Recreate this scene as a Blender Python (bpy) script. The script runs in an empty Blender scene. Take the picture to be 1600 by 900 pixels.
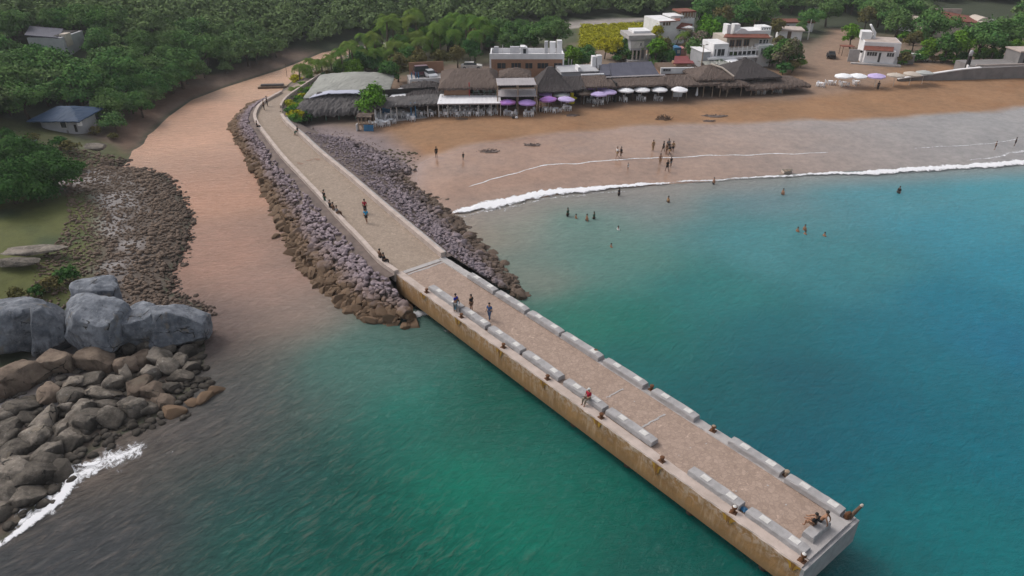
import bpy, bmesh, math, random
import numpy as np
from mathutils import Vector, Matrix

# ------------------------------------------------------------------ camera, world, sun, exposure
scene = bpy.context.scene
col = scene.collection
RAD = math.radians
H, F, PITCH = 37.0, 1120.0, RAD(29.4)          # camera height over the sea (m), focal length (px of 1600), pitch down
cam_d = bpy.data.cameras.new('camera')
cam_d.sensor_width = 36.0
cam_d.lens = 36.0 * F / 1600.0
cam_d.clip_end = 6000.0
cam = bpy.data.objects.new('camera', cam_d)
cam.location = (0, 0, H)
cam.rotation_euler = (RAD(90) - PITCH, 0, 0)
col.objects.link(cam)
scene.camera = cam

SUN_EL, SUN_AZ = RAD(48), RAD(-62)              # azimuth measured from +Y towards +X
world = bpy.data.worlds.new('World')
scene.world = world
world.use_nodes = True
wn = world.node_tree
bg = wn.nodes['Background']
sky = wn.nodes.new('ShaderNodeTexSky')
sky.sky_type = 'NISHITA'
sky.sun_disc = False
sky.sun_elevation = SUN_EL
sky.sun_rotation = SUN_AZ
sky.air_density = 1.0
sky.dust_density = 4.0
sky.ozone_density = 0.6
hs = wn.nodes.new('ShaderNodeHueSaturation')    # thin overcast: greyer than a clear sky
hs.inputs['Saturation'].default_value = 0.32
wn.links.new(sky.outputs[0], hs.inputs['Color'])
wn.links.new(hs.outputs[0], bg.inputs['Color'])
bg.inputs['Strength'].default_value = 0.15
sun_d = bpy.data.lights.new('sun', 'SUN')
sun_d.energy = 1.0
sun_d.angle = RAD(24)
sun_d.color = (1.0, 0.93, 0.84)
sun = bpy.data.objects.new('sun', sun_d)
sd_ = Vector((math.sin(SUN_AZ) * math.cos(SUN_EL), math.cos(SUN_AZ) * math.cos(SUN_EL), math.sin(SUN_EL)))
sun.rotation_euler = sd_.to_track_quat('Z', 'Y').to_euler()
sun.location = sd_ * 300
col.objects.link(sun)
vs = scene.view_settings
vs.view_transform = 'Standard'
vs.look = 'None'
vs.gamma = 1.0
vs.exposure = 0.2
vs.use_curve_mapping = False
scene.cycles.max_bounces = 5
scene.cycles.transparent_max_bounces = 6

# ------------------------------------------------------------------ helpers
rnd = random.Random(11)
rng = np.random.default_rng(11)
SP, CP = math.sin(PITCH), math.cos(PITCH)


def P(u, v, z=0.0):
    """the point at height z seen at photo pixel (u, v)"""
    k = (450 - v) / F
    dy, dz = k * SP + CP, k * CP - SP
    t = (z - H) / dz
    return Vector(((u - 800) / F * t, dy * t, z))


def zrow(y, v):
    k = (450 - v) / F
    return H + y * (k * CP - SP) / (CP + k * SP)


def proj(p):
    dz = p[2] - H
    zc = p[1] * CP - dz * SP
    return 800 + F * p[0] / zc, 450 - F * (p[1] * SP + dz * CP) / zc


def lin(r, g, b):
    f = lambda c: (c / 255 / 12.92) if c <= 10 else ((c / 255 + 0.055) / 1.055) ** 2.4
    return (f(r), f(g), f(b))


def sstep(a, b, x):
    t = np.clip((np.asarray(x, float) - a) / (b - a), 0, 1)
    return t * t * (3 - 2 * t)


def wob(x, y, s, seed=0.0):
    """cheap smooth noise in -1..1"""
    x = np.asarray(x, float) / s
    y = np.asarray(y, float) / s
    return (np.sin(x * 1.7 + 1.3 * np.sin(y * 1.1 + seed) + seed * 3.1) + np.sin(y * 2.1 + 1.7 * np.sin(x * 0.9 - seed) + seed)
            + 0.6 * np.sin(3.3 * x - 2.7 * y + seed * 5) + 0.5 * np.sin(4.1 * y + 3.7 * x + 2 * seed)) / 3.1


class MB:
    """collects faces and links them as ONE mesh object"""
    def __init__(self):
        self.v, self.f, self.m, self.T = [], [], [], None

    def add(self, vs_, fs_, mi=0):
        b = len(self.v)
        if self.T is not None:
            vs_ = [self.T @ Vector(p) for p in vs_]
        self.v += [tuple(p) for p in vs_]
        for f in fs_:
            self.f.append(tuple(i + b for i in f))
            self.m.append(mi)
        return self

    def box(self, x0, x1, y0, y1, z0, z1, mi=0, taper=0.0):
        t = taper
        self.add([(x0, y0, z0), (x1, y0, z0), (x1, y1, z0), (x0, y1, z0), (x0 + t, y0 + t, z1), (x1 - t, y0 + t, z1), (x1 - t, y1 - t, z1), (x0 + t, y1 - t, z1)],
                 [(3, 2, 1, 0), (4, 5, 6, 7), (0, 1, 5, 4), (1, 2, 6, 5), (2, 3, 7, 6), (3, 0, 4, 7)], mi)
        return self

    def tube(self, pts, rad, n=8, mi=0, cap=True):
        pts = [Vector(p) for p in pts]
        if not hasattr(rad, '__len__'):
            rad = [rad] * len(pts)
        vs_, fs_ = [], []
        for i, p in enumerate(pts):
            d = (pts[min(i + 1, len(pts) - 1)] - pts[max(i - 1, 0)]).normalized()
            a = d.cross(Vector((0.31, 0.95, 0.05)))
            if a.length < 0.05:
                a = d.cross(Vector((1, 0, 0)))
            a.normalize()
            b = d.cross(a)
            for k in range(n):
                t = 2 * math.pi * k / n
                vs_.append(p + (a * math.cos(t) + b * math.sin(t)) * rad[i])
        for i in range(len(pts) - 1):
            for k in range(n):
                fs_.append((i * n + k, i * n + (k + 1) % n, (i + 1) * n + (k + 1) % n, (i + 1) * n + k))
        if cap:
            fs_.append(tuple(range(n - 1, -1, -1)))
            fs_.append(tuple((len(pts) - 1) * n + k for k in range(n)))
        return self.add(vs_, fs_, mi)

    def prism(self, poly, z0, z1, mi=0):
        n = len(poly)
        vs_ = [(p[0], p[1], z0) for p in poly] + [(p[0], p[1], z1) for p in poly]
        fs_ = [tuple(range(n - 1, -1, -1)), tuple(range(n, 2 * n))] + [(i, (i + 1) % n, n + (i + 1) % n, n + i) for i in range(n)]
        return self.add(vs_, fs_, mi)

    def mesh(self, name, mats, smooth=False):
        me = bpy.data.meshes.new(name)
        me.from_pydata(self.v, [], self.f)
        for m in (mats if isinstance(mats, (list, tuple)) else [mats]):
            me.materials.append(m)
        if any(self.m):
            me.polygons.foreach_set('material_index', self.m)
        if smooth:
            me.polygons.foreach_set('use_smooth', [True] * len(me.polygons))
        me.update()
        return me

    def build(self, name, mats, parent=None, smooth=False, fix=False):
        me = self.mesh(name, mats, smooth)
        if fix:
            bm = bmesh.new(); bm.from_mesh(me)
            bmesh.ops.recalc_face_normals(bm, faces=bm.faces)
            bm.to_mesh(me); bm.free()
        return link(name, me, parent)


def link(name, me, parent=None):
    o = bpy.data.objects.new(name, me)
    col.objects.link(o)
    if parent is not None:
        o.parent = parent
    return o


def tag(o, label, cat, group=None):
    o['label'] = label
    o['category'] = cat
    if group:
        o['group'] = group
    return o


def kind(o, k):
    o['kind'] = k
    return o


def empty(name, loc, rz=0.0, label=None, cat=None, group=None):
    o = bpy.data.objects.new(name, None)
    o.location = loc
    o.rotation_euler = (0, 0, rz)
    o.empty_display_size = 0.3
    col.objects.link(o)
    if label:
        tag(o, label, cat, group)
    return o


def kids(o):
    return [c for c in ALLKIDS.get(o.name, [])]


ALLKIDS = {}


def remember(root, *ch):
    ALLKIDS.setdefault(root.name, []).extend(ch)


def copy_tree(root, parent=None):
    c = root.copy()
    col.objects.link(c)
    if parent is not None:
        c.parent = parent
    for ch in list(ALLKIDS.get(root.name, [])):
        d = copy_tree(ch, c)
        remember(c, d)
    return c


def np_mesh(name, V, Q, mats, smooth=False, attrs=None, nside=4):
    """mesh from numpy arrays, all faces with nside corners"""
    me = bpy.data.meshes.new(name)
    V = np.asarray(V, np.float32)
    Q = np.asarray(Q, np.int32)
    me.vertices.add(len(V))
    me.vertices.foreach_set('co', V.ravel())
    me.loops.add(Q.size)
    me.loops.foreach_set('vertex_index', Q.ravel())
    me.polygons.add(len(Q))
    me.polygons.foreach_set('loop_start', np.arange(0, Q.size, nside, dtype=np.int32))
    me.polygons.foreach_set('use_smooth', np.full(len(Q), smooth))
    for m in (mats if isinstance(mats, (list, tuple)) else [mats]):
        me.materials.append(m)
    for k, a in (attrs or {}).items():
        a = np.asarray(a, np.float32)
        if a.ndim == 1:
            at = me.attributes.new(k, 'FLOAT', 'POINT')
            at.data.foreach_set('value', a)
        else:
            at = me.attributes.new(k, 'FLOAT_COLOR', 'POINT')
            at.data.foreach_set('color', np.concatenate([a, np.ones((len(a), 1), np.float32)], 1).ravel())
    me.update(calc_edges=True)
    return me


# ------------------------------------------------------------------ materials
def newmat(name):
    m = bpy.data.materials.new(name)
    m.use_nodes = True
    nt = m.node_tree
    return m, nt, nt.nodes['Principled BSDF']


def nd(nt, typ, **kw):
    n = nt.nodes.new(typ)
    for k, v in kw.items():
        if k in n.inputs:
            n.inputs[k].default_value = v
        else:
            setattr(n, k, v)
    return n


def mixc(nt, fac, a, b, blend='MIX'):
    n = nt.nodes.new('ShaderNodeMix')
    n.data_type = 'RGBA'
    n.blend_type = blend
    for sock, val in ((n.inputs[0], fac), (n.inputs[6], a), (n.inputs[7], b)):
        if hasattr(val, 'is_output'):
            nt.links.new(val, sock)
        elif isinstance(val, (int, float)):
            sock.default_value = val
        else:
            sock.default_value = (*val, 1)
    return n.outputs[2]


def ramp(nt, src, a, b):
    n = nt.nodes.new('ShaderNodeMapRange')
    n.inputs['From Min'].default_value = a
    n.inputs['From Max'].default_value = b
    nt.links.new(src, n.inputs['Value'])
    return n.outputs[0]


def noise(nt, vec, scale, detail=4.0, rough=0.55, dist=0.0):
    n = nd(nt, 'ShaderNodeTexNoise', Scale=scale, Detail=detail, Roughness=rough, Distortion=dist)
    if vec is not None:
        nt.links.new(vec, n.inputs['Vector'])
    return n.outputs['Fac']


def coord(nt, which='Object', scale=(1, 1, 1)):
    if which == 'World':
        src = nt.nodes.new('ShaderNodeNewGeometry').outputs['Position']
    else:
        src = nt.nodes.new('ShaderNodeTexCoord').outputs[which]
    if scale != (1, 1, 1):
        mp = nd(nt, 'ShaderNodeMapping')
        mp.inputs['Scale'].default_value = scale
        nt.links.new(src, mp.inputs['Vector'])
        return mp.outputs[0]
    return src


def bump(nt, bs, height, strength, dist=0.05):
    b = nd(nt, 'ShaderNodeBump', Strength=strength, Distance=dist)
    nt.links.new(height, b.inputs['Height'])
    nt.links.new(b.outputs[0], bs.inputs['Normal'])
    return b


def simple(name, c1, c2=None, scale=1.5, rough=0.8, bs_=0.25, bscale=None, bdist=0.04, which='Object', stretch=(1, 1, 1), spec=0.3, metal=0.0):
    m, nt, b = newmat(name)
    v = coord(nt, which, stretch)
    c2 = c2 or tuple(c * 0.72 for c in c1)
    n1 = noise(nt, v, scale, 6, 0.6)
    c = mixc(nt, ramp(nt, n1, 0.32, 0.68), c1, c2)
    nt.links.new(c, b.inputs['Base Color'])
    b.inputs['Roughness'].default_value = rough
    b.inputs['Specular IOR Level'].default_value = spec
    b.inputs['Metallic'].default_value = metal
    if bs_:
        bump(nt, b, noise(nt, v, bscale or scale * 5, 5, 0.6), bs_, bdist)
    return m


M = {}
M['concrete'] = simple('concrete', (.42, .395, .39), (.31, .29, .285), 1.3, .85, .3, 9)
M['concrete_pink'] = simple('weathered_concrete', (.50, .415, .375), (.36, .295, .26), 0.9, .85, .3, 8)
M['bench_concrete'] = simple('bench_concrete', (.37, .355, .36), (.27, .26, .262), 1.6, .85, .35, 11)
M['white_paint'] = simple('white_paint', (.64, .62, .60), (.46, .445, .43), 2.0, .6, .1)
M['white_plaster'] = simple('white_plaster', (.76, .75, .76), (.62, .61, .62), .6, .75, .12, 6)
M['grey_plaster'] = simple('grey_plaster', (.42, .42, .44), (.33, .33, .35), .7, .8, .12, 6)
M['brown_plaster'] = simple('brown_plaster', (.34, .19, .12), (.26, .145, .09), .7, .8, .12, 6)
M['rust'] = simple('rusty_iron', (.16, .065, .025), (.06, .03, .018), 4, .8, .4, 14)
M['wood'] = simple('weathered_wood', (.16, .105, .07), (.085, .055, .04), 2.0, .8, .4, 8, stretch=(6, 6, .6))
M['pale_wood'] = simple('pale_wood', (.36, .27, .2), (.24, .18, .13), 2.0, .8, .3, 8, stretch=(6, 6, .6))
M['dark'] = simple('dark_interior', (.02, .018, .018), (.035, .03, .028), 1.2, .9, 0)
M['glass'] = simple('window_glass', (.025, .03, .035), (.05, .055, .06), .8, .15, 0, spec=.5)
M['terracotta'] = simple('terracotta_tiles', (.22, .075, .05), (.15, .05, .035), 1.2, .85, .5, 9)
M['red_roof'] = simple('red_roof_sheet', (.21, .045, .045), (.15, .03, .035), 1.2, .7, .3, 9)
M['plastic_white'] = simple('white_plastic', (.82, .82, .84), (.74, .74, .77), 1.0, .4, 0)
M['canvas_white'] = simple('white_canvas', (.82, .82, .84), (.74, .74, .77), .8, .8, .1, 4)
M['canvas_purple'] = simple('purple_canvas', (.40, .27, .58), (.33, .2, .5), .7, .8, .1, 4)
M['canvas_violet'] = simple('violet_canvas', (.30, .16, .52), (.42, .16, .30), .5, .8, .1, 4)
M['canvas_lilac'] = simple('lilac_canvas', (.52, .42, .66), (.42, .34, .6), .7, .8, .1, 4)
M['canvas_brown'] = simple('brown_canvas', (.10, .075, .06), (.07, .055, .045), .7, .85, .1, 4)
M['canvas_grey'] = simple('grey_canvas', (.40, .41, .40), (.32, .33, .32), .7, .85, .1, 4)
M['canvas_cream'] = simple('cream_canvas', (.50, .44, .38), (.42, .36, .31), .7, .85, .1, 4)
M['tarp'] = simple('grey_tarp', (.30, .30, .275), (.22, .22, .20), .35, .75, .35, 2.5, .1)
M['tarp_blue'] = simple('pale_blue_tarp', (.42, .43, .52), (.36, .37, .46), .4, .7, .25, 2.5, .1)
M['metal_roof'] = simple('pale_sheet_roof', (.76, .75, .78), (.66, .65, .68), .3, .5, .15, 3)
M['metal_grey'] = simple('grey_sheet_roof', (.36, .33, .34), (.28, .26, .27), .4, .6, .15, 3)
M['slate_roof'] = simple('slate_roof', (.085, .085, .115), (.06, .06, .085), .5, .7, .3, 5)
M['blue_roof'] = simple('blue_tarp_roof', (.03, .06, .12), (.02, .045, .09), .4, .7, .3, 2)
M['blue_paint'] = simple('blue_paint', (.04, .17, .32), (.03, .12, .24), 1.5, .6, .1)
M['yellow'] = simple('yellow_vinyl', (.70, .62, .02), (.6, .52, .02), 1.5, .4, 0)
M['red_paint'] = simple('red_paint', (.42, .05, .05), (.3, .04, .04), 1.5, .6, 0)
M['green_paint'] = simple('green_paint', (.12, .2, .15), (.08, .15, .11), 1.5, .6, 0)
M['stone_wall'] = simple('stone_wall', (.24, .21, .20), (.15, .13, .125), 1.6, .9, .6, 6)
M['sea_wall'] = simple('sea_wall_render', (.24, .225, .22), (.17, .16, .16), .6, .9, .4, 5)
M['bark'] = simple('bark', (.10, .075, .055), (.06, .045, .035), 3, .9, .5, 12)
M['palm_bark'] = simple('palm_bark', (.17, .135, .105), (.10, .08, .065), 5, .9, .5, 14)


def thatch(name, c1, c2):
    m, nt, b = newmat(name)
    v = coord(nt, 'World')
    big = noise(nt, v, .35, 4)
    st = noise(nt, coord(nt, 'World', (9, 9, 2.2)), 1.0, 5, .7)
    c = mixc(nt, ramp(nt, big, .3, .7), c1, c2)
    c = mixc(nt, ramp(nt, st, .3, .75), c, tuple(x * .45 for x in c2))
    nt.links.new(c, b.inputs['Base Color'])
    b.inputs['Roughness'].default_value = .95
    b.inputs['Specular IOR Level'].default_value = .1
    bump(nt, b, st, .9, .15)
    return m


M['thatch_brown'] = thatch('brown_thatch', (.20, .155, .135), (.145, .11, .095))
M['thatch_dark'] = thatch('dark_thatch', (.115, .10, .10), (.085, .075, .075))
M['thatch_grey'] = thatch('grey_thatch', (.20, .185, .185), (.13, .12, .12))


def leaf_mat(name, c1, c2, c3):
    m, nt, b = newmat(name)
    at = nd(nt, 'ShaderNodeAttribute', attribute_name='tint')
    oi = nt.nodes.new('ShaderNodeObjectInfo')
    c = mixc(nt, at.outputs['Fac'], c1, c2)
    c = mixc(nt, ramp(nt, oi.outputs['Random'], .1, 1.6), c, c3)
    nt.links.new(c, b.inputs['Base Color'])
    b.inputs['Roughness'].default_value = .95
    b.inputs['Specular IOR Level'].default_value = .03
    return m


M['leaf_dark'] = leaf_mat('dark_foliage', (.045, .135, .038), (.115, .225, .06), (.12, .17, .06))
M['leaf_mid'] = leaf_mat('mid_foliage', (.040, .115, .028), (.085, .17, .040), (.05, .14, .05))
M['leaf_bright'] = leaf_mat('bright_foliage', (.07, .18, .02), (.12, .26, .03), (.14, .22, .03))
M['leaf_yellow'] = leaf_mat('yellow_foliage', (.30, .28, .012), (.44, .40, .02), (.28, .30, .03))
M['leaf_olive'] = leaf_mat('olive_foliage', (.11, .10, .04), (.17, .14, .055), (.10, .11, .04))
M['leaf_forest'] = leaf_mat('forest_foliage', (.055, .13, .042), (.14, .235, .08), (.14, .175, .075))
M['leaf_bush'] = leaf_mat('bush_foliage', (.032, .090, .024), (.065, .145, .036), (.055, .12, .035))
M['leaf_palm'] = leaf_mat('palm_foliage', (.05, .125, .022), (.115, .20, .035), (.15, .17, .04))
M['leaf_pink'] = leaf_mat('flowering_foliage', (.06, .11, .03), (.30, .20, .20), (.10, .12, .04))

# ------------------------------------------------------------------ coast lines (world metres), terrain, water
def W(pts, z=0.0):
    return [tuple(P(u, v, z)[:2]) for u, v in pts]


WEST = W([(-300, 1100), (-60, 905), (0, 856), (50, 797), (105, 747), (140, 706), (205, 672), (250, 652), (300, 606), (318, 545), (318, 482), (285, 463),
          (262, 455), (275, 420), (292, 385), (297, 350), (285, 310), (262, 278), (225, 264), (190, 262), (205, 240), (230, 215), (262, 183), (300, 156),
          (350, 137), (400, 121), (440, 108), (480, 92)]) + [(-48, 186), (-38, 200), (400, 200), (2500, 200), (2500, 2500), (-2500, 2500), (-2500, -200), (-300, -120)]
EAST = W([(468, 116), (440, 141), (405, 166), (410, 185), (440, 215), (500, 255), (600, 315), (690, 345), (705, 336), (780, 321), (850, 307), (930, 297), (1050, 288),
          (1230, 272), (1400, 265), (1600, 254), (1900, 236)]) + [(260, 160), (2500, 330), (2500, 2400), (60, 2400), (-40, 210), (-40, 186)]


def sdf(poly, x, y):
    """signed distance, + inside"""
    x = np.asarray(x, float).ravel(); y = np.asarray(y, float).ravel()
    d2 = np.full(x.shape, 1e18); ins = np.zeros(x.shape, bool)
    n = len(poly)
    for i in range(n):
        ax, ay = poly[i]; bx, by = poly[(i + 1) % n]
        ex, ey = bx - ax, by - ay
        t = np.clip(((x - ax) * ex + (y - ay) * ey) / (ex * ex + ey * ey), 0, 1)
        d2 = np.minimum(d2, (x - ax - t * ex) ** 2 + (y - ay - t * ey) ** 2)
        if ay != by:
            c = ((ay > y) != (by > y)) & (x < (bx - ax) * (y - ay) / (by - ay) + ax)
            ins ^= c
    d = np.sqrt(d2)
    return np.where(ins, d, -d)


def ground(x, y):
    x = np.asarray(x, float).ravel(); y = np.asarray(y, float).ravel()
    sw = sdf(WEST, x, y) + 0.5 * wob(x, y, 2.2, 1) * (y < 120)
    se = sdf(EAST, x, y) + 0.25 * wob(x, y, 3.0, 2)
    he = np.where(se > 0, 2.5 * (1 - np.exp(-se / 26)) * 1.05, se * .06)
    steep = 2.2 * (1 - np.exp(-np.maximum(sw, 0) / 6)) + np.maximum(sw - 6, 0) * .06 * np.exp(-np.maximum(sw - 6, 0) / 60)
    hw = np.where(sw > 0, steep, sw * .25)
    hill = 7 * np.exp(-((x + 118) / 42) ** 2 - ((y - 168) / 34) ** 2) + 3.0 * np.exp(-((x + 88) / 25) ** 2 - ((y - 100) / 22) ** 2)
    hw = hw * (.22 + .78 * sstep(58, 67, y))
    hw = hw + hill * sstep(4, 30, sw)
    h = np.maximum(hw, he)
    back = sstep(215, 420, y) * 14 + np.maximum(y - 420, 0) * .05
    h = h + back * sstep(0, 20, np.maximum(sw, se)) + .12 * wob(x, y, 5, 4) * sstep(3, 12, np.maximum(sw, se))
    return np.clip(h, -2.5, None), sw, se


def gz(x, y):
    return float(ground([x], [y])[0][0])


def G(u, v):
    """where the view ray through a photo pixel meets the terrain"""
    a = P(u, v, 30.0); b = P(u, v, -1.0)
    ts = np.linspace(0, 1, 260)
    xs = a.x + (b.x - a.x) * ts; ys = a.y + (b.y - a.y) * ts; zs = a.z + (b.z - a.z) * ts
    hs_ = np.maximum(ground(xs, ys)[0], 0.0)
    i = int(np.argmax(zs <= hs_)) or 259
    z0, z1 = zs[i - 1] - hs_[i - 1], zs[i] - hs_[i]
    t = z0 / max(z0 - z1, 1e-6)
    return Vector((xs[i - 1] + (xs[i] - xs[i - 1]) * t, ys[i - 1] + (ys[i] - ys[i - 1]) * t, zs[i - 1] + (zs[i] - zs[i - 1]) * t))


def axis(lo, hi, fine, segs):
    """coordinates: fine spacing in lo..hi, growing outside"""
    a = list(np.arange(lo, hi, fine))
    s, p = fine, a[-1]
    while p < segs[1]:
        s *= 1.13; p += s; a.append(p)
    s, p = fine, a[0]
    while p > segs[0]:
        s *= 1.13; p -= s; a.insert(0, p)
    return np.array(a)


gx = axis(-90, 105, .75, (-2400, 2400)); gy = axis(28, 205, .75, (-150, 2400))
X, Y = np.meshgrid(gx, gy)
Xf, Yf = X.ravel(), Y.ravel()
Zf, SW, SE = ground(Xf, Yf)
nx, ny = len(gx), len(gy)
ii = (np.arange(ny - 1)[:, None] * nx + np.arange(nx - 1)[None]).ravel()
QUADS = np.stack([ii, ii + 1, ii + 1 + nx, ii + nx], 1)


def zone(pts, z=2.5, soft=2.0):
    return sstep(-soft, soft, sdf(W(pts, z), Xf, Yf))


def lerp(a, b, t):
    return a + (np.asarray(b)[None] - a) * t[:, None]


C = np.tile(np.array([[.035, .045, .022]]), (len(Xf), 1))                         # forest floor
n1 = wob(Xf, Yf, 4, 7); n2 = wob(Xf, Yf, 1.1, 3)
C = lerp(C, (.20, .145, .105), sstep(0, 1, SE) * (1 - sstep(176, 190, Yf + 6 * n1 - .25 * np.maximum(Xf - 60, 0))))          # village ground
sandy = (1 - sstep(148, 160, Yf - .3 * np.maximum(Xf - 40, 0))) * sstep(0, 2, SE) * (1 - sstep(46, 60, SE + 3 * n1)) * sstep(-30, -14, Xf + .0 * Yf)
C = lerp(C, (.275, .155, .082), sandy)
C = lerp(C, (.245, .124, .058), sandy * sstep(.1, .9, n1) * .6)
WETP = W([(655, 300), (640, 256), (668, 242), (720, 231), (800, 222), (860, 211), (920, 207), (1000, 200), (1200, 192), (1400, 186), (1600, 171), (1900, 146)], 1.1) + W([(1900, 330), (1400, 420), (700, 420), (690, 345)])
wet = sstep(-1.2, 1.6, sdf(WETP, Xf, Yf) + .9 * wob(Xf, Yf, 7, 5) + .3 * n2)
C = lerp(C, (.30, .20, .15), wet)
C = lerp(C, (.27, .255, .25), wet * sstep(18, 80, Xf))  # greyer to the right: the sky's sheen painted into the wet sand
C = lerp(C, (.29, .175, .12), wet * sstep(1, 6, SE) * sstep(28, -2, Xf) * .9)
gravel = zone([(455, 180), (520, 190), (600, 206), (652, 240), (640, 290), (690, 330), (720, 370), (600, 330), (480, 225)], 1.5, 3)
C = lerp(C, (.215, .175, .185), gravel * (SE > -4) * .9)
road = zone([(1235, 150), (1262, 92), (1300, 45), (1335, 45), (1345, 95), (1420, 120), (1330, 140)], 2.5, 2.5)
C = lerp(C, (.255, .17, .12), road)
lot = zone([(560, 175), (700, 60), (800, 60), (880, 120), (1100, 100), (1260, 130), (1240, 150)], 2.5, 4)
C = lerp(C, (.17, .125, .10), lot * .8)
# western shore
shore = sstep(0, 1, SW) * (1 - sstep(12, 15, SW + n1)) * (1 - sstep(108, 118, Yf))
C = lerp(C, (.105, .08, .064), shore)
C = lerp(C, (.30, .28, .28), shore * sstep(2.5, 6, SW + n1) * sstep(-.3, .4, wob(Xf, Yf, 2.6, 9)) * .8)
mud = sstep(0, 1, SW) * (1 - sstep(5, 9, SW + 2 * n1)) * sstep(106, 114, Yf) * (1 - sstep(180, 190, Yf))
C = lerp(C, (.15, .105, .08), mud)
lawn = zone([(-60, 300), (60, 300), (138, 290), (148, 330), (140, 400), (110, 470), (-60, 480)], 3, 1.5)
C = lerp(C, (.088, .098, .026), lawn)
C = lerp(C, (.05, .07, .024), lawn * sstep(0, .8, n1))
lawn2 = zone([(-40, 195), (60, 200), (170, 205), (205, 215), (150, 240), (-40, 300)], 3, 1.5)
C = lerp(C, (.075, .085, .03), lawn2 * .9)
bank = zone([(195, 222), (215, 190), (260, 150), (330, 125), (240, 135), (180, 205)], 2, 2.0)
C = lerp(C, (.15, .085, .055), bank * .8)
# field and sand bars beyond the village
field = zone([(905, 78), (905, 40), (1028, 37), (1030, 76)], 2.5, 1.5)
C = lerp(C, (.23, .215, .02), field)
grove = zone([(470, 120), (520, 80), (640, 52), (780, 36), (905, 36), (905, 84), (760, 96), (700, 96), (640, 110), (560, 118)], 2.5, 2)
C = lerp(C, (.075, .085, .04), grove * (.75 + .25 * n1))
bar = zone([(505, 79), (545, 69), (600, 63), (640, 66), (600, 74), (540, 81)], 1.2, 1.0)
C = lerp(C, (.31, .28, .25), bar)
far_strip = zone([(780, 36), (860, 28), (960, 22), (1040, 22), (960, 29), (860, 38), (790, 42)], 4, 1.5)
C = lerp(C, (.30, .27, .25), far_strip)
under = sstep(.3, -.5, np.maximum(SW, SE))
C = lerp(C, (.10, .09, .07), under)
m, nt, b = newmat('ground_cover')
at = nd(nt, 'ShaderNodeAttribute', attribute_name='tone')
aw = nd(nt, 'ShaderNodeAttribute', attribute_name='wet')
pos = coord(nt, 'World')
f1 = noise(nt, pos, .9, 7, .65)
f2 = noise(nt, pos, .13, 5, .6)
f3 = noise(nt, pos, 3.2, 6, .7)
cc = mixc(nt, ramp(nt, f1, .28, .72), (.80, .80, .80), (1.16, 1.16, 1.16))
c = mixc(nt, 1.0, at.outputs['Color'], cc, 'MULTIPLY')
cc = mixc(nt, ramp(nt, f3, .56, .70), (1, 1, 1), (.72, .70, .68))
c = mixc(nt, 1.0, c, cc, 'MULTIPLY')
cc = mixc(nt, ramp(nt, f2, .3, .7), (.86, .86, .86), (1.12, 1.10, 1.08))
c = mixc(nt, 1.0, c, cc, 'MULTIPLY')
nt.links.new(c, b.inputs['Base Color'])
rr = nd(nt, 'ShaderNodeMapRange'); rr.inputs['To Min'].default_value = .92; rr.inputs['To Max'].default_value = .22
nt.links.new(aw.outputs['Fac'], rr.inputs['Value']); nt.links.new(rr.outputs[0], b.inputs['Roughness'])
b.inputs['Specular IOR Level'].default_value = .4
bm_ = bump(nt, b, f3, .5, .14)
sc_ = nd(nt, 'ShaderNodeMapRange'); sc_.inputs['To Min'].default_value = .6; sc_.inputs['To Max'].default_value = .04
nt.links.new(aw.outputs['Fac'], sc_.inputs['Value']); nt.links.new(sc_.outputs[0], bm_.inputs['Strength'])
M['ground'] = m
terr = kind(link('ground', np_mesh('ground', np.stack([Xf, Yf, Zf], 1), QUADS, m, True, {'tone': C, 'wet': wet})), 'structure')

# ---- water: one sheet; colour follows depth and river mud, plus the dusk sky's peach reflection painted in
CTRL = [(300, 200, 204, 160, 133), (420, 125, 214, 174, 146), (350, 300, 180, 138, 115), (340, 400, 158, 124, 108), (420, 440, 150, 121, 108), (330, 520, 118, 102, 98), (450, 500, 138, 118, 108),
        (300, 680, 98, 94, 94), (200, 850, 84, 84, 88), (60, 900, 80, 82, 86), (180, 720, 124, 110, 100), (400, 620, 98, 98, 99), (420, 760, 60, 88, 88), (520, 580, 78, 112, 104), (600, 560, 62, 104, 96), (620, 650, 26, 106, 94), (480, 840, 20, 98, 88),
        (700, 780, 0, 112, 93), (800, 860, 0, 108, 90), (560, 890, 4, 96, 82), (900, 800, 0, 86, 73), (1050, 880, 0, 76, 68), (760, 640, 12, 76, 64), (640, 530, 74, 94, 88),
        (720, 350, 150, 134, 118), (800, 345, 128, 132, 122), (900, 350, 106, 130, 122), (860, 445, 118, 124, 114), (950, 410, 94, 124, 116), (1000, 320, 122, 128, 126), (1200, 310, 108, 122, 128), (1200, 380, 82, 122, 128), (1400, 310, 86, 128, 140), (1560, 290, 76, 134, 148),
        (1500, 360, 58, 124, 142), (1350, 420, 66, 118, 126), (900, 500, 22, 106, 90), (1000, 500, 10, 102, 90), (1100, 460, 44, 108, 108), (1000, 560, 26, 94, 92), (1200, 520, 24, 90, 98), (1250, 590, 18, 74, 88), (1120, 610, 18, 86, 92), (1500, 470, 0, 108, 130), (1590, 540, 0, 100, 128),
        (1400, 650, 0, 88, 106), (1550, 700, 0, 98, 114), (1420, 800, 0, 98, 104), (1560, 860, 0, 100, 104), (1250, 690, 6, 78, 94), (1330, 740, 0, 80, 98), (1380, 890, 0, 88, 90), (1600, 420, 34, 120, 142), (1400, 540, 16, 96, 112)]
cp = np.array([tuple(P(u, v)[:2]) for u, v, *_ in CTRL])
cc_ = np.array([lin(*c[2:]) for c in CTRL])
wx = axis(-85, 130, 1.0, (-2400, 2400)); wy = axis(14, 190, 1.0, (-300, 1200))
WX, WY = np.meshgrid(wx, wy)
wxf, wyf = WX.ravel(), WY.ravel()
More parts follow.
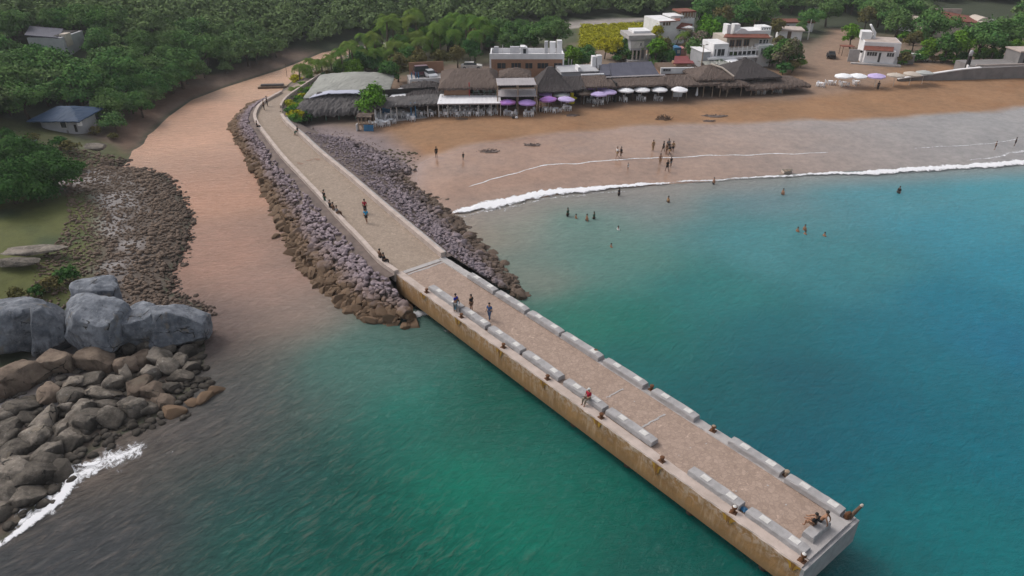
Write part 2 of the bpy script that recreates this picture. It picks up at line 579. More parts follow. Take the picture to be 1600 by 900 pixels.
qx = wxf + 1.6 * wob(wxf, wyf, 7, 2); qy = wyf + 1.2 * wob(wxf, wyf, 6, 6)
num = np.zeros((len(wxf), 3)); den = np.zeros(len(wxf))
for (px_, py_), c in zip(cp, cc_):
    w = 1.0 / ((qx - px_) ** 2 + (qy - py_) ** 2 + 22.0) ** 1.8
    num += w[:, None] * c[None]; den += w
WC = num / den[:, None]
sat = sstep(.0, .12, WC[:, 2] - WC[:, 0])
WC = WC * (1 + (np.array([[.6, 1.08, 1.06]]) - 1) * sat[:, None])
wsw, wse = sdf(WEST, wxf, wyf), sdf(EAST, wxf, wyf)
shal = sstep(-9, -.5, wse) * sstep(-18, -4, wxf)
WC = WC + (np.array([[.27, .235, .21]]) - WC) * (shal * .7)[:, None]
rough_water = sstep(-2, -24, wxf + .9 * (wyf - 44)) * sstep(78, 54, wyf)           # choppier water off the river mouth
calm = sstep(-6, -16, wxf + .0 * wyf) * sstep(80, 110, wyf)
WC = WC * (1 - .05 * calm)[:, None]
nwx, nwy = len(wx), len(wy)
ii = (np.arange(nwy - 1)[:, None] * nwx + np.arange(nwx - 1)[None]).ravel()
m, nt, b = newmat('sea_water')
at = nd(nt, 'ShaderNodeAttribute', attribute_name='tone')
ac = nd(nt, 'ShaderNodeAttribute', attribute_name='chop')
pos = coord(nt, 'World')
mp = nd(nt, 'ShaderNodeMapping', vector_type='TEXTURE'); mp.inputs['Rotation'].default_value = (0, 0, RAD(12)); mp.inputs['Scale'].default_value = (2.0, .85, 1)
nt.links.new(pos, mp.inputs['Vector'])
w1 = noise(nt, mp.outputs[0], 1.15, 6, .62, .3)
w2 = noise(nt, mp.outputs[0], 2.6, 4, .6, .3)
w3 = noise(nt, pos, .055, 4, .5, .4)
w4 = noise(nt, mp.outputs[0], .22, 5, .6, .8)
v1 = mixc(nt, ramp(nt, w1, .3, .7), (.90, .91, .91), (1.09, 1.08, 1.08))
v2 = mixc(nt, ramp(nt, w3, .3, .7), (.90, .92, .93), (1.08, 1.06, 1.06))
v4 = mixc(nt, ramp(nt, w4, .3, .7), (.93, .94, .94), (1.06, 1.05, 1.05))
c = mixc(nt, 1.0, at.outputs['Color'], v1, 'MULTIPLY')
c = mixc(nt, 1.0, c, v2, 'MULTIPLY')
c = mixc(nt, 1.0, c, v4, 'MULTIPLY')
mp2 = nd(nt, 'ShaderNodeMapping', vector_type='TEXTURE'); mp2.inputs['Rotation'].default_value = (0, 0, RAD(48)); mp2.inputs['Scale'].default_value = (2.3, .62, 1)
nt.links.new(pos, mp2.inputs['Vector'])
w5 = noise(nt, mp2.outputs[0], 1.25, 9, .74, .9)
def choppy(lo, hi, k):
    t = nd(nt, 'ShaderNodeMath', operation='MULTIPLY'); nt.links.new(ramp(nt, w5, lo, hi), t.inputs[0])
    t2 = nd(nt, 'ShaderNodeMath', operation='MULTIPLY'); t2.inputs[1].default_value = k; nt.links.new(ramp(nt, ac.outputs['Fac'], .3, 1.0), t2.inputs[0]); nt.links.new(t2.outputs[0], t.inputs[1])
    return t.outputs[0]
c = mixc(nt, 1.0, c, mixc(nt, ramp(nt, w2, .35, .65), (.93, .92, .92), (1.07, 1.07, 1.07)), 'MULTIPLY')
c = mixc(nt, choppy(.50, .74, .5), c, (.26, .21, .18))  # tan sediment streaks; with the dark ones below they paint in wave contrast
c = mixc(nt, choppy(.50, .30, .45), c, (.022, .030, .036))
nt.links.new(c, b.inputs['Base Color'])
b.inputs['Roughness'].default_value = .12
b.inputs['IOR'].default_value = 1.33
al_ = nd(nt, 'ShaderNodeAttribute', attribute_name='calm')
sm = nd(nt, 'ShaderNodeMapRange'); sm.inputs['To Min'].default_value = .33; sm.inputs['To Max'].default_value = .85
nt.links.new(al_.outputs['Fac'], sm.inputs['Value']); nt.links.new(sm.outputs[0], b.inputs['Specular IOR Level'])
add = nd(nt, 'ShaderNodeMath', operation='MULTIPLY_ADD'); add.inputs[1].default_value = .35
nt.links.new(w2, add.inputs[0]); ad5 = nd(nt, 'ShaderNodeMath', operation='ADD'); nt.links.new(w1, ad5.inputs[0]); nt.links.new(w5, ad5.inputs[1]); nt.links.new(ad5.outputs[0], add.inputs[2])
bb = bump(nt, b, add.outputs[0], .4, .6)
mr = nd(nt, 'ShaderNodeMapRange'); mr.inputs['To Min'].default_value = .3; mr.inputs['To Max'].default_value = 1.0
nt.links.new(ac.outputs['Fac'], mr.inputs['Value']); nt.links.new(mr.outputs[0], bb.inputs['Strength'])
M['water'] = m
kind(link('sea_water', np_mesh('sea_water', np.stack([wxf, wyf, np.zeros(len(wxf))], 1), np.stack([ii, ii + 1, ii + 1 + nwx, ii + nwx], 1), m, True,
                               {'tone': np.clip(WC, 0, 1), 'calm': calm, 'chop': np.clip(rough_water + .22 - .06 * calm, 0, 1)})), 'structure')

# ---- foam: breaker along the beach, thin swash line higher up, wash among the boulders
m, nt, b = newmat('sea_foam')
at = nd(nt, 'ShaderNodeAttribute', attribute_name='thick')
pos = coord(nt, 'World')
f = noise(nt, pos, 1.3, 10, .8, 1.4)
sub = nd(nt, 'ShaderNodeMath', operation='ADD'); nt.links.new(at.outputs['Fac'], sub.inputs[0]); nt.links.new(f, sub.inputs[1])
al = ramp(nt, sub.outputs[0], .92, 1.06)
nt.links.new(al, b.inputs['Alpha'])
b.inputs['Base Color'].default_value = (.74, .74, .77, 1)
b.inputs['Roughness'].default_value = .8
bump(nt, b, f, .6, .15)
M['foam'] = m


def polyline(pts, step):
    pts = [Vector(p) for p in pts]
    d = [0.0]
    for a, b_ in zip(pts, pts[1:]):
        d.append(d[-1] + (b_ - a).length)
    n = max(2, int(d[-1] / step) + 1)
    out, j = [], 0
    for i in range(n):
        t = d[-1] * i / (n - 1)
        while j < len(d) - 2 and d[j + 1] < t:
            j += 1
        f = (t - d[j]) / max(d[j + 1] - d[j], 1e-9)
        # catmull-rom
        p0, p1, p2, p3 = pts[max(j - 1, 0)], pts[j], pts[j + 1], pts[min(j + 2, len(pts) - 1)]
        out.append(.5 * ((2 * p1) + (p2 - p0) * f + (2 * p0 - 5 * p1 + 4 * p2 - p3) * f * f + (3 * p1 - p0 - 3 * p2 + p3) * f ** 3))
    return out


def foam_ribbon(name, px, widths, lift, hgt, seed, follow=False, strong=.62):
    """a foam strip on the water: px on the water plane, width (m) per point, a low crest hgt"""
    n = len(px)
    pts = polyline([P(u, v) for u, v in px], .35)
    V, T, Q = [], [], []
    K = 8
    for i, p in enumerate(pts):
        t = i / (len(pts) - 1) * (n - 1)
        j = min(int(t), n - 2)
        w = widths[j] + (widths[j + 1] - widths[j]) * (t - j)
        d = (pts[min(i + 1, len(pts) - 1)] - pts[max(i - 1, 0)]).normalized()
        nrm = Vector((-d.y, d.x, 0))
        w *= 1.35 * (1 + .4 * float(wob(p.x, p.y, 1.7, seed)) + .25 * float(wob(p.x, p.y, .6, seed + 1)) + .12 * rnd.uniform(-1, 1))
        off = .35 * float(wob(p.x, p.y, 2.6, seed + 3))
        for k in range(K + 1):
            s = k / K
            q = p + nrm * (off + w * (s - .5))
            prof = math.sin(math.pi * s) ** .8
            z = lift + hgt * prof * (1 + .4 * rnd.uniform(-1, 1))
            if follow:
                z = max(0.0, gz(q.x, q.y)) + lift
            V.append((q.x, q.y, z))
            ends = min(1, i / 6, (len(pts) - 1 - i) / 6)
            T.append(1.22 * strong * (1 - abs(2 * s - 1)) ** .75 * (.35 + .65 * ends))
    for i in range(len(pts) - 1):
        for k in range(K):
            a = i * (K + 1) + k
            Q.append((a, a + 1, a + K + 2, a + K + 1))
    return kind(link(name, np_mesh(name, V, Q, M['foam'], True, {'thick': T})), 'stuff')


foam_ribbon('breaking_wave_foam', [(703, 336), (740, 326), (780, 319), (850, 304), (930, 296), (985, 291), (1020, 289), (1056, 287)], [1.2, 2.9, 3.4, 2.9, 2.4, 1.7, 1.3, .5], .02, .22, 1, False, .66)
foam_ribbon('breaking_wave_foam', [(1050, 287), (1120, 283), (1230, 276), (1300, 273), (1380, 270), (1440, 265), (1520, 261), (1600, 256), (1700, 250), (1900, 238)], [.4, .4, .7, 2.2, 2.6, 2.7, 2.9, 3.1, 2.8, 2.5], .02, .24, 2, False, .64)
foam_ribbon('breaking_wave_foam', [(708, 345), (745, 333), (785, 326), (850, 312), (930, 303), (1000, 297)], [4.5, 4.5, 4, 3, 2.2, 1], .015, .03, 21, False, .36)
foam_ribbon('breaking_wave_foam', [(1240, 279), (1320, 276), (1420, 271), (1520, 266), (1600, 261), (1750, 252)], [1.5, 2.6, 3, 3, 3.4, 3], .015, .03, 22, False, .33)
foam_ribbon('swash_foam', [(725, 300), (780, 284), (850, 268), (950, 259), (1050, 253), (1200, 247), (1300, 244)], [.25, .4, .45, .4, .4, .35, .3], .03, 0, 3, True, .56)
foam_ribbon('swash_foam', [(1420, 240), (1470, 235), (1530, 232), (1600, 222)], [.3, .6, .5, .5], .03, 0, 4, True, .44)
foam_ribbon('swash_foam', [(1500, 254), (1560, 246), (1600, 240), (1700, 232)], [.3, 1.5, 2.4, 2.5], .03, 0, 5, True, .42)
foam_ribbon('shore_foam', [(-20, 872), (25, 836), (70, 797), (100, 768), (118, 745), (105, 722), (80, 714)], [1.5, 1.2, 1.2, 1.5, 1.6, 1.4, .8], .02, .08, 6, False, .62)
foam_ribbon('shore_foam', [(-20, 850), (25, 822), (70, 790), (110, 755), (150, 730), (210, 705), (260, 690)], [4.0, 3.2, 3.0, 3.6, 4.2, 3.8, 1.5], .012, .02, 16, False, .46)
foam_ribbon('shore_foam', [(100, 722), (140, 728), (170, 720), (200, 712)], [.9, 1.0, .6, .4], .02, .06, 7, False, .55)
foam_ribbon('shore_foam', [(235, 712), (262, 705), (290, 700), (300, 692)], [.3, .5, .6, .4], .02, .06, 8, False, .42)
foam_ribbon('shore_foam', [(-20, 800), (20, 800), (50, 792), (62, 776)], [1.6, 1.4, 1.2, .8], .02, .1, 9, False, .5)
foam_ribbon('jetty_foam', [(612, 494), (630, 500), (650, 492), (672, 490), (690, 500)], [.8, 1.6, 1.6, 1.2, .6], .02, .15, 10, False, .55)
foam_ribbon('jetty_foam', [(686, 512), (700, 520), (712, 522)], [.4, .6, .3], .02, .08, 12)
foam_ribbon('jetty_foam', [(705, 340), (722, 350), (742, 368), (770, 385)], [1.6, 2.2, 1.8, .6], .02, .05, 13, False, .34)
foam_ribbon('swimmer_splash', [(952, 357), (965, 356), (982, 360)], [1.2, 1.7, .8], .02, .12, 14, False, .5)
foam_ribbon('shore_foam', [(170, 690), (205, 680), (250, 690), (290, 705)], [2.2, 2.4, 2.2, 1.4], .012, .02, 15, False, .30)

# ------------------------------------------------------------------ jetty: road, embankment, parapets
EL = polyline([P(u, v, 3) for u, v in [(617, 429), (590, 409), (560, 376), (530, 345), (500, 311), (470, 279), (440, 247), (415, 215), (400, 194), (397, 180), (408, 163), (435, 147), (470, 127), (490, 115)]], 1.0)
ER = polyline([P(u, v, 3) for u, v in [(696, 402), (660, 372), (600, 322), (550, 279), (500, 238), (472, 212), (452, 195), (443, 182), (441, 168), (452, 153), (482, 132), (502, 119)]], 1.0)


def resample(pl, n):
    pl = [Vector(p) for p in pl]
    d = [0]
    for a, b_ in zip(pl, pl[1:]):
        d.append(d[-1] + (b_ - a).length)
    out, j = [], 0
    for i in range(n):
        t = d[-1] * i / (n - 1)
        while j < len(d) - 2 and d[j + 1] < t:
            j += 1
        f = (t - d[j]) / max(d[j + 1] - d[j], 1e-9)
        out.append(pl[j].lerp(pl[j + 1], f))
    return out


NR = 110
el, er = resample(EL, NR), resample(ER, NR)


def deck_mat(name, c1, c2, pebble):
    m, nt, b = newmat(name)
    pos = coord(nt, 'World')
    n1 = noise(nt, pos, .35, 6, .6); n2 = noise(nt, pos, 5.5, 4, .7); n3 = noise(nt, pos, 1.3, 5, .65, .5)
    c = mixc(nt, ramp(nt, n1, .3, .7), c1, c2)
    c = mixc(nt, ramp(nt, n2, .35, .7), tuple(.84 * x for x in c2), c)
    c = mixc(nt, ramp(nt, n3, .58, .8), c, tuple(.74 * x for x in c2))
    n4 = noise(nt, pos, .7, 5, .6, 1.5)
    c = mixc(nt, ramp(nt, n4, .64, .72), c, tuple(min(1, 1.22 * x) for x in c1))
    vc = nd(nt, 'ShaderNodeTexVoronoi', Scale=2.9, feature='DISTANCE_TO_EDGE'); nt.links.new(pos, vc.inputs['Vector'])
    c = mixc(nt, ramp(nt, vc.outputs['Distance'], .10, .0), c, tuple(.80 * x for x in c2))
    vk = nd(nt, 'ShaderNodeTexVoronoi', Scale=2.9); nt.links.new(pos, vk.inputs['Vector'])
    bw = nd(nt, 'ShaderNodeRGBToBW'); nt.links.new(vk.outputs['Color'], bw.inputs[0])
    c = mixc(nt, 1.0, c, mixc(nt, bw.outputs[0], (.88, .87, .86), (1.12, 1.12, 1.12)), 'MULTIPLY')
    vo = nd(nt, 'ShaderNodeTexVoronoi', Scale=pebble); nt.links.new(pos, vo.inputs['Vector'])
    c = mixc(nt, ramp(nt, vo.outputs['Distance'], .12, .0), c, tuple(min(1, 1.25 * x) for x in c1))
    nt.links.new(c, b.inputs['Base Color'])
    b.inputs['Roughness'].default_value = .92
    b.inputs['Specular IOR Level'].default_value = .2
    bump(nt, b, n2, .4, .03)
    return m


M['deck'] = deck_mat('pebbled_concrete_deck', (.41, .31, .255), (.335, .25, .205), 2.2)
M['road'] = deck_mat('sandy_road', (.37, .295, .24), (.315, .25, .20), 1.5)
V, Q = [], []
for i in range(NR):
    for k in range(7):
        p = el[i].lerp(er[i], k / 6)
        V.append((p.x, p.y, 3.0 + .03 * math.sin(math.pi * k / 6)))
for i in range(NR - 1):
    for k in range(6):
        a = i * 7 + k
        Q.append((a, a + 1, a + 8, a + 7))
kind(link('jetty_road', np_mesh('jetty_road', V, Q, M['road'], True)), 'structure')
# pale sill where the road meets the pier, and worn patches across the road
s0, s1 = P(617, 429, 3), P(696, 402, 3)
dirn = (el[6] - el[0]).normalized()

tl = polyline([P(u, v, 0) for u, v in [(650, 510), (600, 505), (560, 491), (520, 461), (480, 426), (455, 386), (440, 351), (420, 311), (400, 271), (375, 226), (363, 202), (371, 182), (394, 163), (425, 147), (462, 127), (482, 115)]], 1.0)
tr = polyline([P(u, v, 0) for u, v in [(822, 466), (812, 448), (790, 421), (750, 377), (712, 338), (688, 308), (662, 280)]] + [P(u, v, 1.2) for u, v in [(640, 262), (590, 235), (535, 212), (500, 200), (470, 190)]] + [P(u, v, 2.6) for u, v in [(452, 182), (448, 170), (458, 156), (486, 136), (506, 122)]], 1.0)
tl, tr = resample(tl, NR), resample(tr, NR)
M['embank'] = simple('rubble_core', (.17, .13, .115), (.10, .078, .072), .8, .95, .6, 4, which='World')
V, Q = [], []
for i in range(NR):
    L0 = Vector((el[i].x, el[i].y, 2.95)); R0 = Vector((er[i].x, er[i].y, 2.95))
    ol = (L0 - R0).normalized() * .75; orr = -ol
    Lt, Rt = tl[i], tr[i]
    row = [(Lt.x, Lt.y, -1.3 + Lt.z)]
    for t in (.33, .66):
        q = Vector((Lt.x, Lt.y, -.8 + Lt.z)).lerp(L0 + ol, t); row.append(tuple(q))
    row += [tuple(L0 + ol), (L0.x, L0.y, 2.95), (R0.x, R0.y, 2.95), tuple(R0 + orr)]
    for t in (.33, .66):
        q = (R0 + orr).lerp(Vector((Rt.x, Rt.y, -.8 + Rt.z)), t); row.append(tuple(q))
    row.append((Rt.x, Rt.y, -1.3 + Rt.z))
    V += row
    if i:
        a = (i - 1) * 10
        for k in range(9):
            Q.append((a + k, a + k + 1, a + k + 11, a + k + 10))
b0 = 0
nV = len(V)
me = np_mesh('jetty_embankment', V, Q, M['embank'], True)
kind(link('jetty_embankment', me), 'structure')


def swept_wall(name, line, side, off, w, h, mat, parent=None, z0=2.4, top=3.0, wobble=.0):
    V, Q = [], []
    n = len(line)
    for i, p in enumerate(line):
        d = (line[min(i + 1, n - 1)] - line[max(i - 1, 0)]).normalized()
        nn = Vector((-d.y, d.x, 0)) * side
        a = p + nn * off; b_ = p + nn * (off + w)
        hh = top + h + wobble * float(wob(p.x, p.y, 1.3, 3))
        V += [(a.x, a.y, z0), (a.x, a.y, hh), (b_.x, b_.y, hh), (b_.x, b_.y, z0)]
        if i:
            c0 = (i - 1) * 4
            for k in range(3):
                Q.append((c0 + k, c0 + k + 1, c0 + k + 5, c0 + k + 4))
    Q += [(0, 1, 2, 3), (4 * n - 1, 4 * n - 2, 4 * n - 3, 4 * n - 4)]
    me = np_mesh(name, V, Q, mat, False)
    bm = bmesh.new(); bm.from_mesh(me); bmesh.ops.recalc_face_normals(bm, faces=bm.faces); bm.to_mesh(me); bm.free()
    return link(name, me, parent)


tag(swept_wall('parapet_wall', el[:92], -1, -.05, .5, .42, M['concrete_pink'], z0=2.2, wobble=.04), 'low pinkish concrete parapet along the river side of the jetty road', 'parapet')
pw = tag(swept_wall('parapet_wall', er[:74], 1, .0, .5, .62, M['concrete_pink'], z0=2.2, wobble=.03), 'low concrete parapet along the beach side of the jetty road', 'parapet')
swept_wall('step', er[1:73], -1, .02, .5, .2, M['bench_concrete'], pw, 2.9)
tag(swept_wall('river_wall', er[80:], 1, .0, .35, .5, M['concrete_pink'], z0=2.2), 'low pale wall between the palms and the road bend', 'wall')
# low concrete drain collar on the road's edge near the bend

# ------------------------------------------------------------------ the pier
PS = Vector((-9.31, 65.05, 0.0)); PA = RAD(-51.54)
PL, PW = 45.25, 3.0
pier = empty('concrete_pier', PS, PA, 'long straight concrete pier with an ochre stained side reaching into the teal sea', 'pier')
PM = Matrix.Translation(PS) @ Matrix.Rotation(PA, 4, 'Z')


def pier_side_mat():
    m, nt, b = newmat('stained_pier_side')
    v = coord(nt, 'Object')
    sepx = nt.nodes.new('ShaderNodeSeparateXYZ'); nt.links.new(v, sepx.inputs[0])
    n1 = noise(nt, v, .55, 6, .65); n2 = noise(nt, coord(nt, 'Object', (2.6, 2.6, .35)), 1.0, 6, .65, .4); n3 = noise(nt, v, 2.3, 6, .7, .6)
    c = mixc(nt, ramp(nt, n1, .3, .7), (.34, .195, .085), (.21, .12, .055))
    c = mixc(nt, ramp(nt, n2, .52, .78), c, (.42, .30, .20))
    c = mixc(nt, ramp(nt, n2, .40, .24), c, (.12, .065, .03))
    pale = nd(nt, 'ShaderNodeMath', operation='MULTIPLY')
    nt.links.new(ramp(nt, sepx.outputs[2], 1.9, 2.9), pale.inputs[0]); nt.links.new(ramp(nt, n3, .45, .6), pale.inputs[1])
    c = mixc(nt, pale.outputs[0], c, (.44, .34, .27))
    c = mixc(nt, ramp(nt, n3, .36, .22), c, (.10, .055, .03))
    c = mixc(nt, ramp(nt, sepx.outputs[2], 1.75, 1.1), c, (.20, .125, .06))
    nt.links.new(c, b.inputs['Base Color'])
    b.inputs['Roughness'].default_value = .88
    b.inputs['Specular IOR Level'].default_value = .2
    bump(nt, b, n3, .5, .08)
    return m


M['pier_side'] = pier_side_mat()
M['pier_under'] = simple('pier_underside', (.07, .055, .04), (.045, .035, .03), 1, .95, .3)
NXP = 90
# deck: the walking surface between the ledges
V, Q = [], []
for i in range(NXP + 1):
    s = .55 + (PL - 1.75) * i / NXP
    for k in range(7):
        t = -2.2 + 4.35 * k / 6
        V.append((s, t, 3.0 + .012 * float(wob(s, t, 1.1, 2))))
for i in range(NXP):
    for k in range(6):
        a = i * 7 + k
        Q.append((a, a + 1, a + 8, a + 7))
link('deck', np_mesh('deck', V, [q[::-1] for q in Q], M['deck'], True), pier)


def rough_slab(name, s0, s1, y0, y1, z0, z1, mats, chip=.04, parent=pier, ns=None, seed=1, sm=.3, side_mi=0, lip=0.0):
    """a long cast beam with worn edges, subdivided along its length"""
    ns = ns or int((s1 - s0) / sm)
    V, Q, mi = [], [], []
    ring = [(y0, z0), (y0 + lip, (z0 + z1) / 2), (y0, z1 - .1), (y0 + .05, z1), (y1 - .05, z1), (y1, z1 - .1), (y1, z0)]
    K = len(ring)
    for i in range(ns + 1):
        s = s0 + (s1 - s0) * i / ns
        for k, (y, z) in enumerate(ring):
            j = chip * (float(wob(s * 2 + k * 7, k * 3.1, .8, seed)) + .5 * rnd.uniform(-1, 1)) if k in (1, 2, 3, 4, 5) else 0
            V.append((s, y + j * (1 if y < (y0 + y1) / 2 else -1) * (.8 if k != 1 else .4), z - abs(j) * (.5 if k in (2, 3, 4, 5) else 0)))
    for i in range(ns):
        for k in range(K):
            a = i * K + k; b_ = i * K + (k + 1) % K
            Q.append((a, b_, b_ + K, a + K)); mi.append(side_mi if k in (0, 1) else 0)
    me = bpy.data.meshes.new(name)
    me.from_pydata(V, [], Q + [tuple(range(K)), tuple(ns * K + k for k in range(K - 1, -1, -1))])
    for m in mats:
        me.materials.append(m)
    me.polygons.foreach_set('material_index', mi + [0, 0])
    bm = bmesh.new(); bm.from_mesh(me); bmesh.ops.recalc_face_normals(bm, faces=bm.faces); bm.to_mesh(me); bm.free()
    return link(name, me, parent)


rough_slab('side_beam', 0.0, PL, -3.0, -2.2, 1.0, 3.10, [M['concrete_pink'], M['pier_side']], .035, side_mi=1, seed=3)
rough_slab('side_beam', 0.0, PL, 2.15, 3.0, 1.0, 3.08, [M['concrete'], M['concrete']], .03, seed=5)
rough_slab('threshold', -.02, .55, -2.2, 2.15, 1.0, 3.06, [M['concrete'], M['concrete']], .015, ns=3, seed=6)
# end beam, a little proud, with a bevelled outer face
mb = MB()
e0, e1 = PL - 1.2, PL
mb.add([(e0, -2.2, 2.4), (e0, 2.15, 2.4), (e0, 2.15, 3.18), (e0, -2.2, 3.18), (e1 - .0, -2.2, 3.18), (e1 - .0, 2.15, 3.18), (e1 + .0, 2.15, 1.0), (e1 + .0, -2.2, 1.0)],
       [(0, 1, 2, 3), (3, 2, 5, 4), (4, 5, 6, 7), (0, 3, 4, 7), (1, 6, 5, 2), (0, 7, 6, 1)])
mb.build('end_beam', M['concrete'], pier, fix=True)
mb = MB(); mb.box(PL + .003, PL + .22, -3.0, 3.0, 1.15, 3.0, taper=.0)
mb.build('fender_beam', M['bench_concrete'], pier)
mb = MB(); mb.box(.3, PL - .3, -2.15, 2.1, 2.2, 2.9)
mb.build('deck_slab', M['pier_under'], pier)
for k in range(8):
    for y in (-2.1, 2.1):
        mb = MB(); mb.tube([(2.5 + 5.75 * k, y, -3), (2.5 + 5.75 * k, y, 2.3)], .32, 10)
        mb.build('pile', M['pier_under'], pier)
# pale repaired joints across the deck
for (s, y0, y1, w) in ((27.2, -.6, 1.2, .12), (31.2, -1.0, 1.4, .16), (.75, -2.1, 2.1, .25)):
    mb = MB()
    for i in range(10):
        a, c_ = y0 + (y1 - y0) * i / 10, y0 + (y1 - y0) * (i + 1) / 10
        j = .04 * rnd.uniform(-1, 1); ww = w * rnd.uniform(.7, 1.2)
        mb.add([(s + j, a, 3.022), (s + j + ww, a, 3.022), (s + j + ww, c_, 3.022), (s + j, c_, 3.022)], [(0, 1, 2, 3)])
    mb.build('joint', M['concrete'], pier)
for i in range(14):
    mb = MB(); s, y = rnd.uniform(24, 43), rnd.uniform(-1.4, 1.7)
    r = rnd.uniform(.03, .09)
    mb.add([(s + r * math.cos(a) * rnd.uniform(.5, 1.2), y + r * math.sin(a) * rnd.uniform(.5, 1.2), 3.026) for a in (0, 1.05, 2.1, 3.14, 4.2, 5.2)], [tuple(range(6))])
    mb.build('worn_spot', M['concrete'], pier)

# worn rubble patches across the road farther back
for n_, (u0, v0, u1, v1) in enumerate([(458, 257, 505, 247)]):
    mb = MB()
    a, b_ = P(u0, v0, 3.05), P(u1, v1, 3.05)
    for i in range(8):
        q = a.lerp(b_, i / 7) + Vector((rnd.uniform(-.2, .2), rnd.uniform(-.5, .5), -.006))
        r = rnd.uniform(.25, .55)
        mb.add([q + Vector((r * math.cos(t) * rnd.uniform(.6, 1.1), .6 * r * math.sin(t) * rnd.uniform(.6, 1.1), .004 * i)) for t in [k * .7 for k in range(9)]], [tuple(range(9))])
    kind(mb.build('road_patch', simple('broken_road', (.30, .19, .14), (.22, .14, .10), 3)), 'structure')

ORD = ['first', 'second', 'third', 'fourth', 'fifth', 'sixth', 'seventh', 'eighth', 'ninth', 'tenth', 'eleventh', 'twelfth', 'thirteenth', 'fourteenth', 'fifteenth', 'sixteenth', 'seventeenth', 'eighteenth']


def bench_mesh(L, w, h, seed):
    mb = MB()
    r2 = random.Random(seed)
    ns = 10
    ring = [(0, 0), (.02, h - .07), (.07, h), (w - .07, h), (w - .02, h - .07), (w, 0)]
    K = 6
    V, Fc = [], []
    for i in range(ns + 1):
        s = L * i / ns
        e = .05 if i in (0, ns) else 0
        for k, (y, z) in enumerate(ring):
            V.append((s, y + r2.uniform(-.018, .018), max(0, z - (e if z > .1 else 0) + (r2.uniform(-.02, .012) if z > .1 else 0))))
    for i in range(ns):
        for k in range(K - 1):
            a = i * K + k
            Fc.append((a, a + K, a + K + 1, a + 1))
    Fc += [tuple(range(K)), tuple(ns * K + k for k in range(K - 1, -1, -1))]
    mb.add(V, Fc)
    return mb


benches = [(-2.27, 4.9, 10.0), (-2.2, 10.2, 13.9), (-2.2, 14.3, 18.75), (-2.2, 19.1, 23.5), (-2.2, 24.1, 28.35), (-2.15, 28.65, 33.1), (-2.3, 36.4, 40.4), (-2.3, 40.9, 44.9)]
bright = [(2.08, 5.2, 9.4), (2.12, 9.75, 14.05), (2.12, 14.45, 18.75), (2.15, 19.0, 23.5), (2.2, 24.0, 28.3), (2.2, 29.15, 33.25), (2.2, 36.25, 40.3), (2.1, 40.75, 44.6)]
for side, bl in ((0, benches), (1, bright)):
    for i, (t, a, e) in enumerate(bl):
        L = e - a; w = .74
        root = empty('concrete_bench', PM @ Vector((a, t, 3.06)), PA,
                     '%s grey concrete bench from the shore on the %s edge of the pier' % (ORD[i], 'ochre walled' if side == 0 else 'beachward'), 'bench', 'concrete benches along the pier')
        bench_mesh(L, w, .44, i + 20 * side).build('seat', M['bench_concrete'], root, fix=True)
        for f in (.22, .72):
            mb = MB(); x0 = L * f + rnd.uniform(-.1, .1)
            mb.box(x0, x0 + .62, .16, w - .16, .40, .452)
            mb.build('painted_square', M['white_paint'], root)
root = empty('concrete_bench', PM @ Vector((PL - 1.25, -1.05, 3.18)), PA, 'wide concrete bench block across the far end of the pier', 'bench', 'concrete benches along the pier')
mb = bench_mesh(1.9, .75, .46, 77); mb.T = None
mb.v = [(.75 - y, x, z) for x, y, z in mb.v]
mb.build('seat', M['bench_concrete'], root, fix=True)

# mooring bollards: rusty stubs on the ledge
def bollard(s, t, label, h=.42, mat='rust', top=None):
    root = empty('mooring_bollard', PM @ Vector((s, t, 3.08)), PA + rnd.uniform(-.3, .3), label, 'bollard', 'rusty bollards on the pier edge')
    mb = MB(); mb.box(-.24, .24, -.2, .2, 0, .05, taper=.03); mb.build('base_plate', M['rust'], root)
    mb = MB(); mb.tube([(0, 0, .05), (0, 0, h * .7), (.02, 0, h * .8), (.02, 0, h), (.02, 0, h + .04)], [.12, .10, .17, .17, .08], 10); mb.build('post', M[mat], root)
    if top:
        mb = MB(); mb.tube([(.02, 0, h + .045), (.02, 0, h + .09)], [.13, .05], 8); mb.build('cap', M[top], root)
    # rust stain running down
    return root


for i, s in enumerate((5.17, 10.95, 17.1, 22.75, 28.72, 34.5, 40.3)):
    bollard(s, -2.62, '%s rusty bollard from the shore on the ochre side ledge' % ORD[i], .38 if i != 6 else .5, top='white_paint' if i == 6 else None)
for i, s in enumerate((22.6, 28.75, 34.7, 40.5)):
    bollard(s, 2.75 if i != 2 else 2.6, '%s mooring bollard on the beachward pier edge, counted from the shore' % ORD[i], .42, 'rust' if i != 3 else 'pale_wood', 'pale_wood' if i == 2 else None)
bollard(45.0, -2.55, 'rusty white capped bollard at the near corner of the pier end', .55, top='white_paint')
root = empty('mooring_post', PM @ Vector((45.0, 2.6, 3.08)), PA, 'tall leaning wooden mooring post with a pale top at the outer pier corner', 'post')
mb = MB(); mb.tube([(0, 0, 0), (.15, .1, .5), (.36, .26, 1.15)], [.15, .12, .10], 10); mb.build('shaft', M['wood'], root)
mb = MB(); mb.tube([(.36, .26, 1.152), (.39, .28, 1.28)], [.105, .07], 10); mb.build('top', M['canvas_cream'], root)
mb = MB(); mb.tube([(-.12, -.1, 0), (-.1, -.1, .35), (.0, 0, .5)], [.2, .16, .08], 9); mb.build('base', M['rust'], root)
